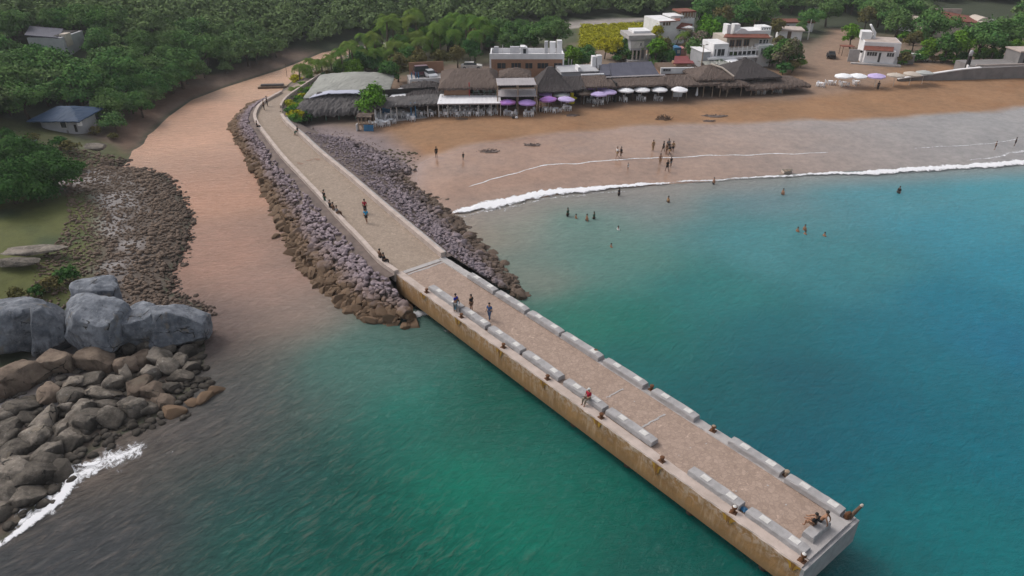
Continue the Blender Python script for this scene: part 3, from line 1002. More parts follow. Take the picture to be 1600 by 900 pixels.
# rust streaks (own geometry, thin stain skins on the side beam)
stain = simple('rust_stain', (.13, .055, .018), (.26, .13, .03), 2.5, .9, .2, which='World', stretch=(3, 3, .5))
stainy = simple('ochre_stain', (.40, .23, .03), (.28, .15, .03), 2.5, .9, .2, which='World', stretch=(3, 3, .5))
for i, s in enumerate((5.2, 10.95, 17.1, 22.75, 28.72, 34.5, 40.3, 44.8)):
    for nm_, mt_, wdt, dep in (('ochre_stain', stainy, .5, .85), ('rust_stain', stain, .16, 1.1)):
        m_ = MB()
        n = 7; r3 = random.Random(i)
        top = [(s + wdt * (k / n - .5) * 2, -3.075 - (.012 if wdt < .3 else 0), 3.03) for k in range(n + 1)]
        bot = [(s + wdt * (k / n - .5) * 1.6, -3.075 - (.012 if wdt < .3 else 0), 3.03 - dep * r3.uniform(.25, 1.0) * (1 - abs(2 * k / n - 1) ** 2 * .8)) for k in range(n + 1)]
        m_.add(top + bot, [(k, k + 1, n + 2 + k, n + 1 + k) for k in range(n)])
        m_.build(nm_, mt_, pier)

# a rag and a bag left by the white capped bollard
mb = MB(); mb.T = PM @ Matrix.Translation((40.35, -1.95, 3.09))
mb.add([(-.05, -.1, .0), (.38, -.16, .0), (.5, .25, .0), (.1, .32, .0), (.1, .0, .2), (.28, .05, .16)], [(0, 1, 5, 4), (1, 2, 5), (2, 3, 4, 5), (3, 0, 4)])
tag(mb.build('cloth', M['blue_paint']), 'crumpled blue cloth lying beside a bench near the white capped bollard', 'cloth')

# ------------------------------------------------------------------ rocks
from mathutils import noise as mnoise


def rock_mesh(name, seed, mat, sub=3, planes=9, rough=.06, sq=(1, .85, .7), clip=.62, cube=2.0, sharp=38):
    r = np.random.default_rng(seed)
    bm = bmesh.new()
    bmesh.ops.create_icosphere(bm, subdivisions=sub, radius=1)
    V = np.array([v.co[:] for v in bm.verts])
    V /= ((np.abs(V) ** cube).sum(1) ** (1 / cube))[:, None]
    for _ in range(planes):
        n = r.normal(size=3); n /= np.linalg.norm(n)
        s = V @ n - r.uniform(clip, .95)
        V -= n[None] * (np.maximum(s, 0) * .93)[:, None]
    V *= np.array(sq)[None]
    off = Vector((seed * 3.7, seed * 1.3, 0))
    for v, c in zip(bm.verts, V):
        p = Vector(c)
        k = 1 + rough * 1.6 * mnoise.noise(p * 1.7 + off) + rough * mnoise.noise(p * 4.5 + off) + rough * .4 * mnoise.noise(p * 11 + off)
        v.co = p * k
    me = bpy.data.meshes.new(name)
    bm.to_mesh(me); bm.free()
    me.materials.append(mat)
    me.polygons.foreach_set('use_smooth', [True] * len(me.polygons))
    me.set_sharp_from_angle(angle=RAD(sharp))
    return me


def rock_mat(name, c1, c2, wetc=None, wz=(0.3, 1.1), pale=None, rand=.35, cracks=False):
    m, nt, b = newmat(name)
    v = coord(nt, 'World')
    n1 = noise(nt, v, .9, 7, .65); n2 = noise(nt, v, 4.5, 6, .7)
    c = mixc(nt, ramp(nt, n1, .38 if cracks else .3, .62 if cracks else .7), c1, c2)
    c = mixc(nt, ramp(nt, n2, .56 if cracks else .62, .78), c, pale or tuple(min(1, x * 1.5) for x in c1))
    c = mixc(nt, ramp(nt, n2, .38, .22), c, tuple(x * .55 for x in c2))
    if cracks:
        dv = nd(nt, 'ShaderNodeVectorMath', operation='ADD'); nz = nd(nt, 'ShaderNodeTexNoise', Scale=.9, Detail=4.0); nt.links.new(v, nz.inputs['Vector'])
        nt.links.new(v, dv.inputs[0]); nt.links.new(nz.outputs['Color'], dv.inputs[1])
        vo = nd(nt, 'ShaderNodeTexVoronoi', Scale=.42, feature='DISTANCE_TO_EDGE'); nt.links.new(dv.outputs[0], vo.inputs['Vector'])
        n5 = noise(nt, v, .6, 5, .7)
        cr = nd(nt, 'ShaderNodeMath', operation='MULTIPLY'); nt.links.new(ramp(nt, vo.outputs['Distance'], .028, .004), cr.inputs[0]); nt.links.new(ramp(nt, n5, .5, .6), cr.inputs[1])
        n6 = noise(nt, coord(nt, 'World', (1.2, 1.2, .4)), 1.0, 7, .7)
        c = mixc(nt, ramp(nt, n6, .52, .72), c, tuple(.45 * x for x in c2))
        c = mixc(nt, ramp(nt, n5, .58, .72), c, (.20, .165, .125))
        c = mixc(nt, cr.outputs[0], c, (.012, .011, .011))
    if wetc:
        sx = nt.nodes.new('ShaderNodeSeparateXYZ'); nt.links.new(v, sx.inputs[0])
        ad = nd(nt, 'ShaderNodeMath', operation='MULTIPLY_ADD'); ad.inputs[1].default_value = -1.3
        nt.links.new(n1, ad.inputs[0]); nt.links.new(sx.outputs[2], ad.inputs[2])
        c = mixc(nt, ramp(nt, ad.outputs[0], wz[1], wz[0]), c, wetc)
    oi = nt.nodes.new('ShaderNodeObjectInfo')
    br = nd(nt, 'ShaderNodeMapRange'); br.inputs['To Min'].default_value = 1 - rand; br.inputs['To Max'].default_value = 1 + rand
    nt.links.new(oi.outputs['Random'], br.inputs['Value'])
    sc = nd(nt, 'ShaderNodeVectorMath', operation='SCALE')
    nt.links.new(c, sc.inputs[0]); nt.links.new(br.outputs[0], sc.inputs['Scale'])
    nt.links.new(sc.outputs[0], b.inputs['Base Color'])
    b.inputs['Roughness'].default_value = .9
    b.inputs['Specular IOR Level'].default_value = .25
    n7 = noise(nt, v, 1.6, 9, .75)
    bump(nt, b, n7 if cracks else n2, .8 if cracks else .55, .22 if cracks else .12)
    return m


M['riprap'] = rock_mat('riprap_stone', (.29, .235, .26), (.18, .143, .155), (.135, .088, .056), (.4, 1.5), rand=.14)
M['riprap_beach'] = rock_mat('lavender_riprap_stone', (.31, .255, .28), (.19, .152, .167), (.12, .086, .066), (.1, 1.0), rand=.12)
M['beach_rock'] = rock_mat('beach_rock', (.12, .10, .06), (.07, .055, .04), None)
M['boulder_grey'] = rock_mat('blue_grey_boulder', (.225, .24, .27), (.10, .112, .135), None, pale=(.36, .36, .365), rand=.12, cracks=True)
M['boulder_brown'] = rock_mat('brown_boulder', (.21, .16, .122), (.135, .10, .078), None, pale=(.26, .21, .17), rand=.25, cracks=True)
M['boulder_dark'] = rock_mat('dark_boulder', (.20, .172, .145), (.09, .078, .066), (.042, .036, .03), (-.45, .4), pale=(.34, .32, .29), rand=.38, cracks=True)
M['shore_rock'] = rock_mat('shore_rock', (.22, .16, .12), (.12, .086, .066), (.07, .05, .04), (-.6, .05), pale=(.33, .30, .295), rand=.1)

# riprap on both flanks of the jetty
protos = [rock_mesh('riprap_rock', 100 + i, M['riprap'], 3, 13, .05, (1, rnd.uniform(.65, .95), rnd.uniform(.55, .85)), .42, 2.6, 26) for i in range(10)]
cands = []
for sgn, edge, oth, toe in ((0, el, er, tl), (1, er, el, tr)):
    for i in range(NR - 22):
        L0 = Vector((edge[i].x, edge[i].y, 2.9)); out = (L0 - Vector((oth[i].x, oth[i].y, 2.9))).normalized()
        top = L0 + out * (1.0 if sgn else 1.0)
        bot = Vector((toe[i].x, toe[i].y, toe[i].z - .25))
        if sgn and i > 62:
            continue
        L = (bot - top).length
        for _ in range(int(L * 4.6 + .5)):
            t = rnd.random() ** .85 * 1.06
            j = min(i + 1, NR - 1)
            q = top.lerp(bot, t) + (edge[j] - edge[i]) * rnd.uniform(-.5, .5)
            big = .2 + .62 * t ** 1.3 * rnd.random() ** .8 + .16 * rnd.random() + (.45 * rnd.random() if t > .55 and rnd.random() < .16 else 0)
            if sgn == 0 and i < 26:
                big *= 1.15
            if sgn == 1:
                big *= .82
            if sgn and q.y > 90:
                big *= .7
            if q.z > 2.2 and big > .45:
                big = .4
            q.z += big * .12
            cands.append((sgn, q, big))
for sgn, edge, oth, toe, ia, ib, nn in ((0, el, er, tl, 0, 50, 60), (1, er, el, tr, 0, 34, 26)):
    for k in range(nn):
        i = ia + int((ib - ia) * rnd.random()); q = Vector((toe[i].x, toe[i].y, 0)).lerp(Vector((edge[i].x, edge[i].y, 1.6)), rnd.uniform(0, .42))
        big = rnd.uniform(.62, 1.1) * (1 if sgn == 0 else .8)
        cands.append((sgn, q + Vector((rnd.uniform(-.3, .3), rnd.uniform(-.3, .3), .15)), big))
# toe of the mound under the pier's landward end
for _ in range(40):
    q = Vector((rnd.uniform(-12.5, -5.5), rnd.uniform(60.5, 65.0), rnd.uniform(-.2, .9)))
    lp = PM.inverted() @ q
    if lp.x < 3.5 and -3.6 < lp.y < 3.4:
        cands.append((0, Vector((q.x, q.y, min(q.z, .5))), rnd.uniform(.5, .8)))
cands.sort(key=lambda c: -c[2] / (c[1] - Vector((0, 0, H))).length)
LBL = ['angular brown and lavender rock in the rubble slope on the river side of the jetty', 'lavender grey rock in the rubble slope on the beach side of the jetty']
GRP = ['jetty rubble on the river side', 'jetty rubble on the beach side']
NI = 285
for sgn, q, big in cands[:NI]:
    o = link('riprap_rock', protos[rnd.randrange(10)])
    if sgn:
        o.material_slots[0].link = 'OBJECT'; o.material_slots[0].material = M['riprap_beach']
    o.location = q
    o.rotation_euler = (rnd.uniform(-.4, .4), rnd.uniform(-.4, .4), rnd.uniform(0, 6.28))
    o.scale = [big * rnd.uniform(.85, 1.2) for _ in range(3)]
    tag(o, LBL[sgn], 'rock', GRP[sgn])


def scatter(name, protos, items, mat, stuff=True, tint=False):
    """many small copies baked into one stuff mesh; items = (pos, scale3, euler)"""
    Vs, Ts, base, TT = [], [], 0, []
    pv = []
    for me in protos:
        v = np.zeros(len(me.vertices) * 3, np.float32); me.vertices.foreach_get('co', v)
        t = np.zeros(len(me.polygons) * 3, np.int32); me.polygons.foreach_get('vertices', t)
        pv.append((v.reshape(-1, 3), t.reshape(-1, 3)))
    for q, s, e in items:
        v, t = pv[rnd.randrange(len(pv))]
        ca, sa = math.cos(e), math.sin(e)
        w = v * np.array(s)[None]
        w = np.stack([w[:, 0] * ca - w[:, 1] * sa, w[:, 0] * sa + w[:, 1] * ca, w[:, 2]], 1) + np.array(q)[None]
        Vs.append(w); Ts.append(t + base); base += len(v)
    me = np_mesh(name, np.concatenate(Vs), np.concatenate(Ts), mat, True, None, 3)
    return kind(link(name, me), 'stuff')


scatter('riprap_rubble', protos, [(q, (b_, b_ * rnd.uniform(.7, 1.1), b_ * rnd.uniform(.7, 1)), rnd.uniform(0, 6.3)) for s_, q, b_ in cands[NI:] if not s_], M['riprap'])
scatter('riprap_rubble', protos, [(q, (b_, b_ * rnd.uniform(.7, 1.1), b_ * rnd.uniform(.7, 1)), rnd.uniform(0, 6.3)) for s_, q, b_ in cands[NI:] if s_], M['riprap_beach'])
small = [rock_mesh('small_rock', 300 + i, M['shore_rock'], 1, 6, .05, (1, .8, .6)) for i in range(6)]
# olive tide rocks where the rubble meets the sand
it = []
poly = W([(560, 232), (600, 234), (648, 240), (640, 262), (610, 268), (640, 290), (672, 312), (690, 335), (650, 320), (600, 285)], 1)
bx = [p[0] for p in poly]; by = [p[1] for p in poly]
while len(it) < 420:
    x, y = rnd.uniform(min(bx), max(bx)), rnd.uniform(min(by), max(by))
    if sdf(poly, [x], [y])[0] > rnd.uniform(-1.2, .5):
        r = rnd.uniform(.12, .38); it.append(((x, y, gz(x, y) + r * .1), (r, r, r * .8), rnd.uniform(0, 6.3)))
scatter('tide_rocks', small, it, M['beach_rock'])
# lavender gravel spread
it = []
poly = W([(462, 190), (520, 195), (590, 215), (600, 240), (650, 290), (600, 290), (520, 235)], 1.5)
bx = [p[0] for p in poly]; by = [p[1] for p in poly]
while len(it) < 500:
    x, y = rnd.uniform(min(bx), max(bx)), rnd.uniform(min(by), max(by))
    if sdf(poly, [x], [y])[0] > rnd.uniform(-1, .5):
        r = rnd.uniform(.06, .2); it.append(((x, y, gz(x, y) + r * .1), (r, r, r * .7), rnd.uniform(0, 6.3)))
scatter('gravel_rubble', small, it, M['riprap'])
# the cobble shore of the western bank
it = []
while len(it) < 6500:
    x, y = rnd.uniform(-75, -24), rnd.uniform(60, 106)
    sw = sdf(WEST, [x], [y])[0]
    if -1.3 < sw < 13:
        r = rnd.uniform(.08, .25) * (1.4 if sw < 4 else 1)
        if rnd.random() < .05: r *= 1.8
        it.append(((x, y, gz(x, y) + r * .3), (r, r * rnd.uniform(.7, 1), r * .85), rnd.uniform(0, 6.3)))
scatter('shore_cobbles', small, it, M['shore_rock'])
for (u, v, r) in ((430, 370, .75), (336, 612, .9), (318, 622, 1.1), (268, 648, 1.3), (300, 630, .9)):
    q = P(u, v, 0)
    o = link('boulder', protos[rnd.randrange(10)]); o.location = q + Vector((0, 0, .1)); o.scale = (r, r * .8, r * .7); o.rotation_euler = (0, 0, rnd.uniform(0, 6))
    tag(o, {430: 'lone rock standing in the river beside the jetty rubble', 336: 'outermost small dark rock in the water off the left boulders', 318: 'dark flat rock awash between the outermost one and the boulders',
            268: 'dark wet rock at the water edge off the grey boulders', 300: 'small brown wet rock between the shore boulders and the two outlying ones'}[u], 'rock')

# the boulders in the left foreground: big blue grey slabs over a pile of brown and dark ones
big_p = [rock_mesh('boulder', 500 + i, M['boulder_grey'], 5, 7, .045, (1, .85, .95), .8, 5.0, 32) for i in range(4)]
brn_p = [rock_mesh('boulder', 520 + i, M['boulder_brown'], 4, 9, .05, (1, .85, .85), .72, 3.6, 32) for i in range(5)]
drk_p = [rock_mesh('boulder', 540 + i, M['boulder_dark'], 4, 10, .07, (1, .85, .8), .55, 3.2, 30) for i in range(7)]


def boulder(proto, u, v, z, sx, sy, sz, rz, label, tilt=(0, 0), group=None):
    o = link('boulder', proto)
    o.location = P(u, v, z); o.scale = (sx, sy, sz)
    o.rotation_euler = (tilt[0], tilt[1], rz)
    tag(o, label, 'boulder', group)
    return o


boulder(big_p[0], 18, 512, 2.6, 3.6, 2.6, 2.6, .1, 'huge smooth blue grey slab at the left frame edge above the boulder pile', (-.15, 0))
boulder(big_p[1], 78, 512, 2.7, 1.5, 2.2, 2.5, .3, 'narrow blue grey slab wedged beside the huge one at the left frame edge', (-.15, .1))
boulder(big_p[2], 148, 508, 2.9, 2.9, 2.5, 2.5, -.2, 'massive square blue grey boulder with a pointed top above the brown ones', (-.1, 0))
boulder(big_p[3], 222, 506, 2.4, 1.5, 2.2, 2.0, .2, 'upright cracked grey boulder between the massive one and the river end slab', (-.1, .05))
boulder(big_p[1], 276, 508, 2.0, 2.7, 2.1, 2.1, .15, 'long cracked grey slab at the river end of the boulder row', (-.1, .05))
boulder(big_p[2], 150, 460, 3.6, 2.0, 1.6, 1.5, .5, 'grey boulder top behind the massive square one', (0, 0))
boulder(brn_p[0], 30, 592, 1.0, 2.3, 1.8, 1.6, .5, 'large brown boulder with a sloping face below the huge slab')
boulder(brn_p[1], 88, 567, 1.3, 1.55, 1.3, 1.5, .1, 'squarish brown boulder between the sloping one and the oval one')
boulder(brn_p[2], 152, 563, 1.2, 1.9, 1.4, 1.15, -.2, 'oval brown boulder under the massive square grey one')
boulder(brn_p[3], 198, 572, .9, 1.0, .9, 1.0, .6, 'small tan boulder with a pale face right of the oval brown one')
boulder(brn_p[4], 222, 562, .8, 1.0, 1.0, .9, 1.2, 'tan and grey boulder under the upright cracked slab')
boulder(brn_p[0], 80, 618, .6, 1.15, 1.1, 1.2, 2.1, 'tall brown grey boulder beneath the squarish brown one')
boulder(brn_p[3], 5, 610, .9, 1.1, 1.0, 1.2, 1.0, 'dark brown boulder cut by the left frame edge')
boulder(drk_p[0], 40, 637, .5, 1.6, 1.2, 1.0, .4, 'rounded grey boulder under the large sloping brown one')
boulder(drk_p[1], 146, 594, .7, 1.2, .8, .75, .3, 'pale speckled boulder under the oval brown one')
boulder(drk_p[2], 160, 615, .5, 1.7, .8, .6, -.1, 'long flat pale grey slab of the lower pile')
boulder(drk_p[5], 160, 632, .35, 1.3, .8, .55, .2, 'flat grey slab just below the long pale one')
boulder(drk_p[3], 206, 642, .3, 1.2, 1.2, 1.3, .9, 'upright pale boulder standing at the water edge of the pile')
boulder(drk_p[4], 118, 600, .6, 1.0, .8, .7, .3, 'dark grey boulder stacked on two others left of the speckled one')
LB = 'dark grey brown boulder among the wet pile at the left water edge'
for (u, v, s) in ((112, 622, 1.0), (20, 670, 1.3), (72, 662, 1.25), (95, 676, .9), (118, 662, 1.1), (150, 655, 1.2), (60, 690, 1.2), (25, 705, 1.3), (110, 695, 1.0), (80, 712, 1.0), (20, 740, 1.4), (60, 745, 1.4),
                  (70, 728, .9), (14, 770, 1.3), (40, 778, 1.0), (118, 683, .9), (5, 720, 1.0), (232, 585, .8), (250, 560, .9), (262, 575, .9), (280, 565, .7), (296, 548, .8), (285, 590, .8), (240, 612, .9), (258, 628, .8),
                  (180, 600, .8), (195, 585, .7), (215, 605, .9), (175, 655, 1.0), (298, 575, .7), (272, 606, .8), (305, 595, .6), (230, 640, .7), (136, 672, .7), (300, 530, .9), (310, 512, .8), (5, 655, 1.0), (45, 655, .7),
                  (230, 540, .7), (200, 545, .6), (262, 545, .8), (100, 640, .7), (128, 640, .8), (8, 690, .8), (5, 800, 1.0), (88, 690, .7), (40, 722, .8), (95, 740, .8)):
    r = rnd.random()
    pr = brn_p[rnd.randrange(5)] if r < .22 and v < 640 else drk_p[rnd.randrange(7)]
    z0 = .1 + max(0, (700 - v)) * .0055 - (max(0, u - 200) * .006)
    boulder(pr, u, v, max(-.05, z0), s * rnd.uniform(1.15, 1.6), s * rnd.uniform(1.0, 1.3), s * rnd.uniform(.8, 1.2), rnd.uniform(0, 6.28), LB, (rnd.uniform(-.3, .3), rnd.uniform(-.3, .3)), 'wet boulders in the left pile')
it = []
poly = W([(-30, 590), (60, 590), (230, 530), (310, 500), (330, 600), (300, 650), (220, 672), (140, 712), (75, 790), (-30, 850)], .3)
bx = [p[0] for p in poly]; by = [p[1] for p in poly]
while len(it) < 800:
    x, y = rnd.uniform(min(bx), max(bx)), rnd.uniform(min(by), max(by))
    if sdf(poly, [x], [y])[0] > 0:
        r = rnd.uniform(.15, .5); it.append(((x, y, max(gz(x, y), -.35) + r * .15), (r, r, r * .8), rnd.uniform(0, 6.3)))
scatter('boulder_rubble', [rock_mesh('small_rock', 400 + i, M['boulder_dark'], 2, 7, .06, (1, .8, .7)) for i in range(5)], it, M['boulder_dark'])
# ledges of pale rock in the grass, slabs on the bank
boulder(drk_p[2], 50, 392, 3.2, 3.4, 1.1, .5, .25, 'low pale rock ledge lying in the olive grass on the left', (.1, 0))
boulder(drk_p[5], 20, 408, 3.1, 2.8, 1.0, .45, .1, 'grassy rock ledge just below the pale one on the left', (.1, 0))
boulder(drk_p[1], 150, 230, 3.0, 1.9, 1.0, .55, .5, 'pale flat stone slab on the bank below the boathouse', (.15, .2))

# ------------------------------------------------------------------ the village
class Fr:
    """a building's local frame: x along its front, y away from the water, z up from its ground"""
    def __init__(s, L, R, z=None):
        if z is None:
            z = (G(*L).z + G(*R).z) / 2
        a, b = P(*L, z), P(*R, z)
        s.o, s.z = a, z
        s.rz = math.atan2(b.y - a.y, b.x - a.x)
        s.w = (b - a).length
        s.M = Matrix.Translation(a) @ Matrix.Rotation(s.rz, 4, 'Z')

    def zr(s, row, y=0.0, x=None):
        p = s.M @ Vector((s.w / 2 if x is None else x, y, 0))
        return zrow(p.y, row) - s.z

    def xc(s, c, y=0.0, z=0.0):
        k = (c - 800) / F
        cx, sx = math.cos(s.rz), math.sin(s.rz)
        X0, Y0 = s.o.x - sx * y, s.o.y + cx * y
        dz = s.z + z - H
        return (k * (Y0 * CP - dz * SP) - X0) / (cx - k * sx * CP)

    def root(s, name, label, cat, group=None):
        return empty(name, s.o, s.rz, label, cat, group)


def window(root, x0, x1, z0, z1, y=0.0, frame='white_plaster', pane='glass', mull=1):
    """a framed opening proud of a wall whose outer face is at y (facing -y)"""
    mb = MB(); t = .08
    mb.box(x0 - t, x0, y - .06, y + .05, z0 - t, z1 + t).box(x1, x1 + t, y - .06, y + .05, z0 - t, z1 + t)
    mb.box(x0, x1, y - .06, y + .05, z1, z1 + t).box(x0, x1, y - .09, y + .05, z0 - t, z0)
    for k in range(mull):
        xm = x0 + (x1 - x0) * (k + 1) / (mull + 1)
        mb.box(xm - .03, xm + .03, y - .045, y + .03, z0, z1)
    w = mb.build('window', M[frame], root)
    mb = MB(); mb.box(x0 + .001, x1 - .001, y - .025, y + .02, z0 + .001, z1 - .001)
    mb.build('pane', M[pane], w)
    return w


def side_window(root, x, y0, y1, z0, z1, sgn, frame='white_plaster', pane='glass'):
    mb = MB(); t = .08; d = .06 * sgn
    xa, xb = min(x, x + d), max(x, x + d)
    mb.box(xa, xb, y0 - t, y0, z0 - t, z1 + t).box(xa, xb, y1, y1 + t, z0 - t, z1 + t).box(xa, xb, y0, y1, z1, z1 + t).box(xa, xb, y0, y1, z0 - t, z0)
    w = mb.build('window', M[frame], root)
    d = .03 * sgn
    mb = MB(); mb.box(min(x, x + d), max(x, x + d), y0, y1, z0, z1)
    mb.build('pane', M[pane], w)


def roof_field(x0, x1, y0, y1, ze, zr, ix0, ix1, iy0, iy1, power=1.0, thick=.22, nx=36, ny=20, jag=.12, rough=.05, droop=0.0, seed=0, mask=None):
    """a thatch or tarp roof as a rough height field: eaves at ze, ridge at zr, slopes ix0, ix1, iy0, iy1 deep on the four sides (0 = gable end)"""
    V, Q = [], []
    r = random.Random(seed + 5)
    for j in range(ny + 1):
        for i in range(nx + 1):
            fx, fy = i / nx, j / ny
            x = x0 + (x1 - x0) * fx; y = y0 + (y1 - y0) * fy
            t = 1.0
            if ix0: t = min(t, (x - x0) / ix0)
            if ix1: t = min(t, (x1 - x) / ix1)
            if iy0: t = min(t, (y - y0) / iy0)
            if iy1: t = min(t, (y1 - y) / iy1)
            t = max(0, min(1, t)) ** power
            z = ze + (zr - ze) * t + rough * r.uniform(-1, 1) + rough * 1.2 * float(wob(x, y, 1.3, seed)) - droop * math.sin(math.pi * fx) * (1 - t)
            ex = ey = 0
            if i in (0, nx): ex = jag * r.uniform(-1, 1)
            if j in (0, ny): ey = jag * r.uniform(-1, 1); z -= abs(jag) * r.uniform(0, 1)
            V.append((x + ex, y + ey, z))
    n = len(V)
    W1 = nx + 1
    for j in range(ny):
        for i in range(nx):
            a = j * W1 + i
            Q.append((a, a + 1, a + W1 + 1, a + W1))
    U = [(x, y, z - thick * (1 + (.5 * r.random() if jag else 0))) for x, y, z in V]
    Q2 = [tuple(n + k for k in reversed(q)) for q in Q]
    S = []
    for i in range(nx):
        S.append((i + 1, i, n + i, n + i + 1)); a = ny * W1 + i; S.append((a, a + 1, n + a + 1, n + a))
    for j in range(ny):
        a = j * W1; S.append((a, a + W1, n + a + W1, n + a)); a += nx; S.append((a + W1, a, n + a, n + a + W1))
    mb = MB(); mb.add(V + U, Q + Q2 + S)
    return mb


def posts(root, pts, h, r=.09, mat='pale_wood', name='post', lean=.05):
    for x, y in pts:
        mb = MB(); mb.tube([(x, y, 0), (x + rnd.uniform(-lean, lean), y, h)], [r * 1.1, r], 7)
        mb.build(name, M[mat], root)


def slab(root, name, mat, x0, x1, y0, y1, z0, z1):
    mb = MB(); mb.box(x0, x1, y0, y1, z0, z1)
    return mb.build(name, M[mat] if isinstance(mat, str) else mat, root)


def sheet(root, name, mat, pts, th=.06):
    """a tilted sheet roof from its four top corners (front-left, front-right, back-right, back-left), with low corrugation"""
    a, b, c, d = [Vector(p) for p in pts]
    mb = MB(); n = 28; V = []
    for j in range(5):
        for i in range(n + 1):
            p = a.lerp(b, i / n).lerp(d.lerp(c, i / n), j / 4)
            V.append((p.x, p.y, p.z + .025 * (i % 2) - .05 * math.sin(math.pi * j / 4)))
    for k in range(2):
        base = [(x, y, z - th * k) for x, y, z in V]
        Q = [(j * (n + 1) + i, j * (n + 1) + i + 1, (j + 1) * (n + 1) + i + 1, (j + 1) * (n + 1) + i) for j in range(4) for i in range(n)]
        mb.add(base, [q if k == 0 else q[::-1] for q in Q])
    m = n + 1; T = 5 * m
    mb.f += [(i + 1, i, T + i, T + i + 1) for i in range(n)] + [(4 * m + i, 4 * m + i + 1, T + 4 * m + i + 1, T + 4 * m + i) for i in range(n)]
    mb.m += [0] * (2 * n)
    return mb.build(name, M[mat], root)


# 1 large hall: grey tarp roof, shaggy thatched apse in front
f = Fr((472, 189), (583, 187))
r = f.root('open_hall', 'large open hall with a sagging grey tarp roof and shaggy thatch front beside the jetty', 'hall')
ze = f.zr(174, -1.0); zt = f.zr(153, 2.6); za = f.zr(119, 13)
roof_field(-1.0, f.w + .6, -1.4, 5.0, ze, zt + .5, 3.4, 2.2, 4.6, 0, .75, .45, 44, 14, .28, .14, 0, 3).build('thatch', M['thatch_grey'], r)
roof_field(.2, f.w + 2.6, 2.6, 20, zt + .15, za, 7.0, 6.5, 10.5, 3.5, .8, .12, 40, 30, .05, .05, 0, 4).build('roof', M['tarp'], r)
roof_field(1.3, f.w + .2, 2.2, 4.4, zt + .16, zt + .95, 3.5, 3.2, 0, 0, .8, .08, 26, 6, .04, .04, 0, 5).build('tarp_strip', M['tarp_blue'], r)
posts(r, [(f.xc(c, 0), 0) for c in (487, 510, 530, 556, 577)] + [(x, 8) for x in (1, 4, 8, 11)], max(1.8, ze + .3), .11, 'green_paint')
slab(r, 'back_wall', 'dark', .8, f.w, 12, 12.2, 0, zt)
slab(r, 'counter', 'wood', 3, 9, 7, 7.8, 0, 1.0)

# 2 restaurant with grey thatch, blue and white posts
f = Fr((588, 190), (690, 183))
r = f.root('beach_restaurant', 'low restaurant with ragged dark grey thatch on blue and white posts', 'restaurant')
ze = f.zr(162, 0)
roof_field(-1.0, f.w, -.5, 4.4, ze, f.zr(150, 4.0), 0, 0, 4.6, 0, .9, .28, 44, 10, .2, .08, 0, 7).build('front_thatch', M['thatch_grey'], r)
x0, x1 = f.xc(632, 5, 4), f.xc(700, 5, 4)
roof_field(x0, x1, 4.6, 13, f.zr(151, 4.8), f.zr(127, 9.5), 4.6, 4.0, 4.8, 3.0, .95, .25, 36, 20, .14, .09, 0, 8).build('peaked_thatch', M['thatch_dark'], r)
sheet(r, 'flat_roof', 'metal_roof', [(f.xc(608, 5, 3), 4.8, f.zr(150, 4.8)), (f.xc(632, 5, 3), 4.8, f.zr(150, 4.8)), (f.xc(648, 11, 3), 11, f.zr(135, 11)), (f.xc(622, 11, 3), 11, f.zr(138, 11))])
sheet(r, 'ochre_roof', 'wood', [(f.xc(642, 11.2, 3), 11.2, f.zr(137, 11.2)), (f.xc(655, 11.2, 3), 11.2, f.zr(137, 11.2)), (f.xc(664, 14, 3), 14, f.zr(129, 14)), (f.xc(644, 14, 3), 14, f.zr(129, 14))])
for i, c in enumerate((596, 612, 621, 643, 650, 669, 686)):
    posts(r, [(f.xc(c, .1), .1)], ze + .1, .1, 'blue_paint' if c in (643, 650) else 'white_paint')
slab(r, 'back_wall', 'dark', .2, f.w, 6.5, 6.7, 0, ze + 1)
slab(r, 'blue_panel', 'blue_paint', f.xc(598, 3), f.xc(611, 3), 3.0, 3.1, .5, ze - .1)
slab(r, 'terrace', 'concrete', .0, f.w, -.2, 6.4, -.6, .12)
slab(r, 'side_wall', 'white_plaster', -.1, .15, .3, 6.3, 0, ze - .2)

# blue and white terrace behind (parking deck with vehicles)
f = Fr((640, 128), (700, 125), 4.0)
r = f.root('parking_terrace', 'low terrace with blue posts and white parapet behind the ragged thatch', 'terrace')
slab(r, 'floor', 'concrete', 0, f.w, 0, 6, -3.5, 0)
slab(r, 'parapet', 'white_plaster', 0, f.w, -.2, 0, -1.2, .55)
slab(r, 'back_wall', 'brown_plaster', .5, f.w, 6.1, 6.3, -1, 2.3)
for c in (644, 650, 654.5):
    posts(r, [(f.xc(c, .3), .3)], 1.7, .1, 'blue_paint')
van_frame = f

# 3a white awning
f = Fr((685, 183), (783, 182))
r = f.root('awning_shelter', 'open shelter with a flat white sheet awning on slim white posts', 'shelter')
ze = f.zr(161.5, -.2); zb = f.zr(146.5, 5.0)
sheet(r, 'awning', 'metal_roof', [(-.1, -.3, ze), (f.w + .1, -.3, ze), (f.xc(781, 5, 4), 5.0, zb), (f.xc(687, 5, 4), 5.0, zb)], .12)
slab(r, 'fascia', 'metal_grey', -.1, f.w + .1, -.34, -.31, ze - .2, ze)
posts(r, [(f.xc(c, 0), 0) for c in (686, 700, 719, 748, 768, 782)], ze - .1, .07, 'white_paint')
posts(r, [(f.xc(c, 3.5), 3.5) for c in (692, 712, 735, 757, 775)], ze + .5, .07, 'white_paint')
slab(r, 'back_wall', 'dark', .2, f.w - .1, 5.6, 5.8, 0, zb - .2)
slab(r, 'counter', 'grey_plaster', 2, 5.5, 4.6, 5.2, 0, 1.05)
awn = f
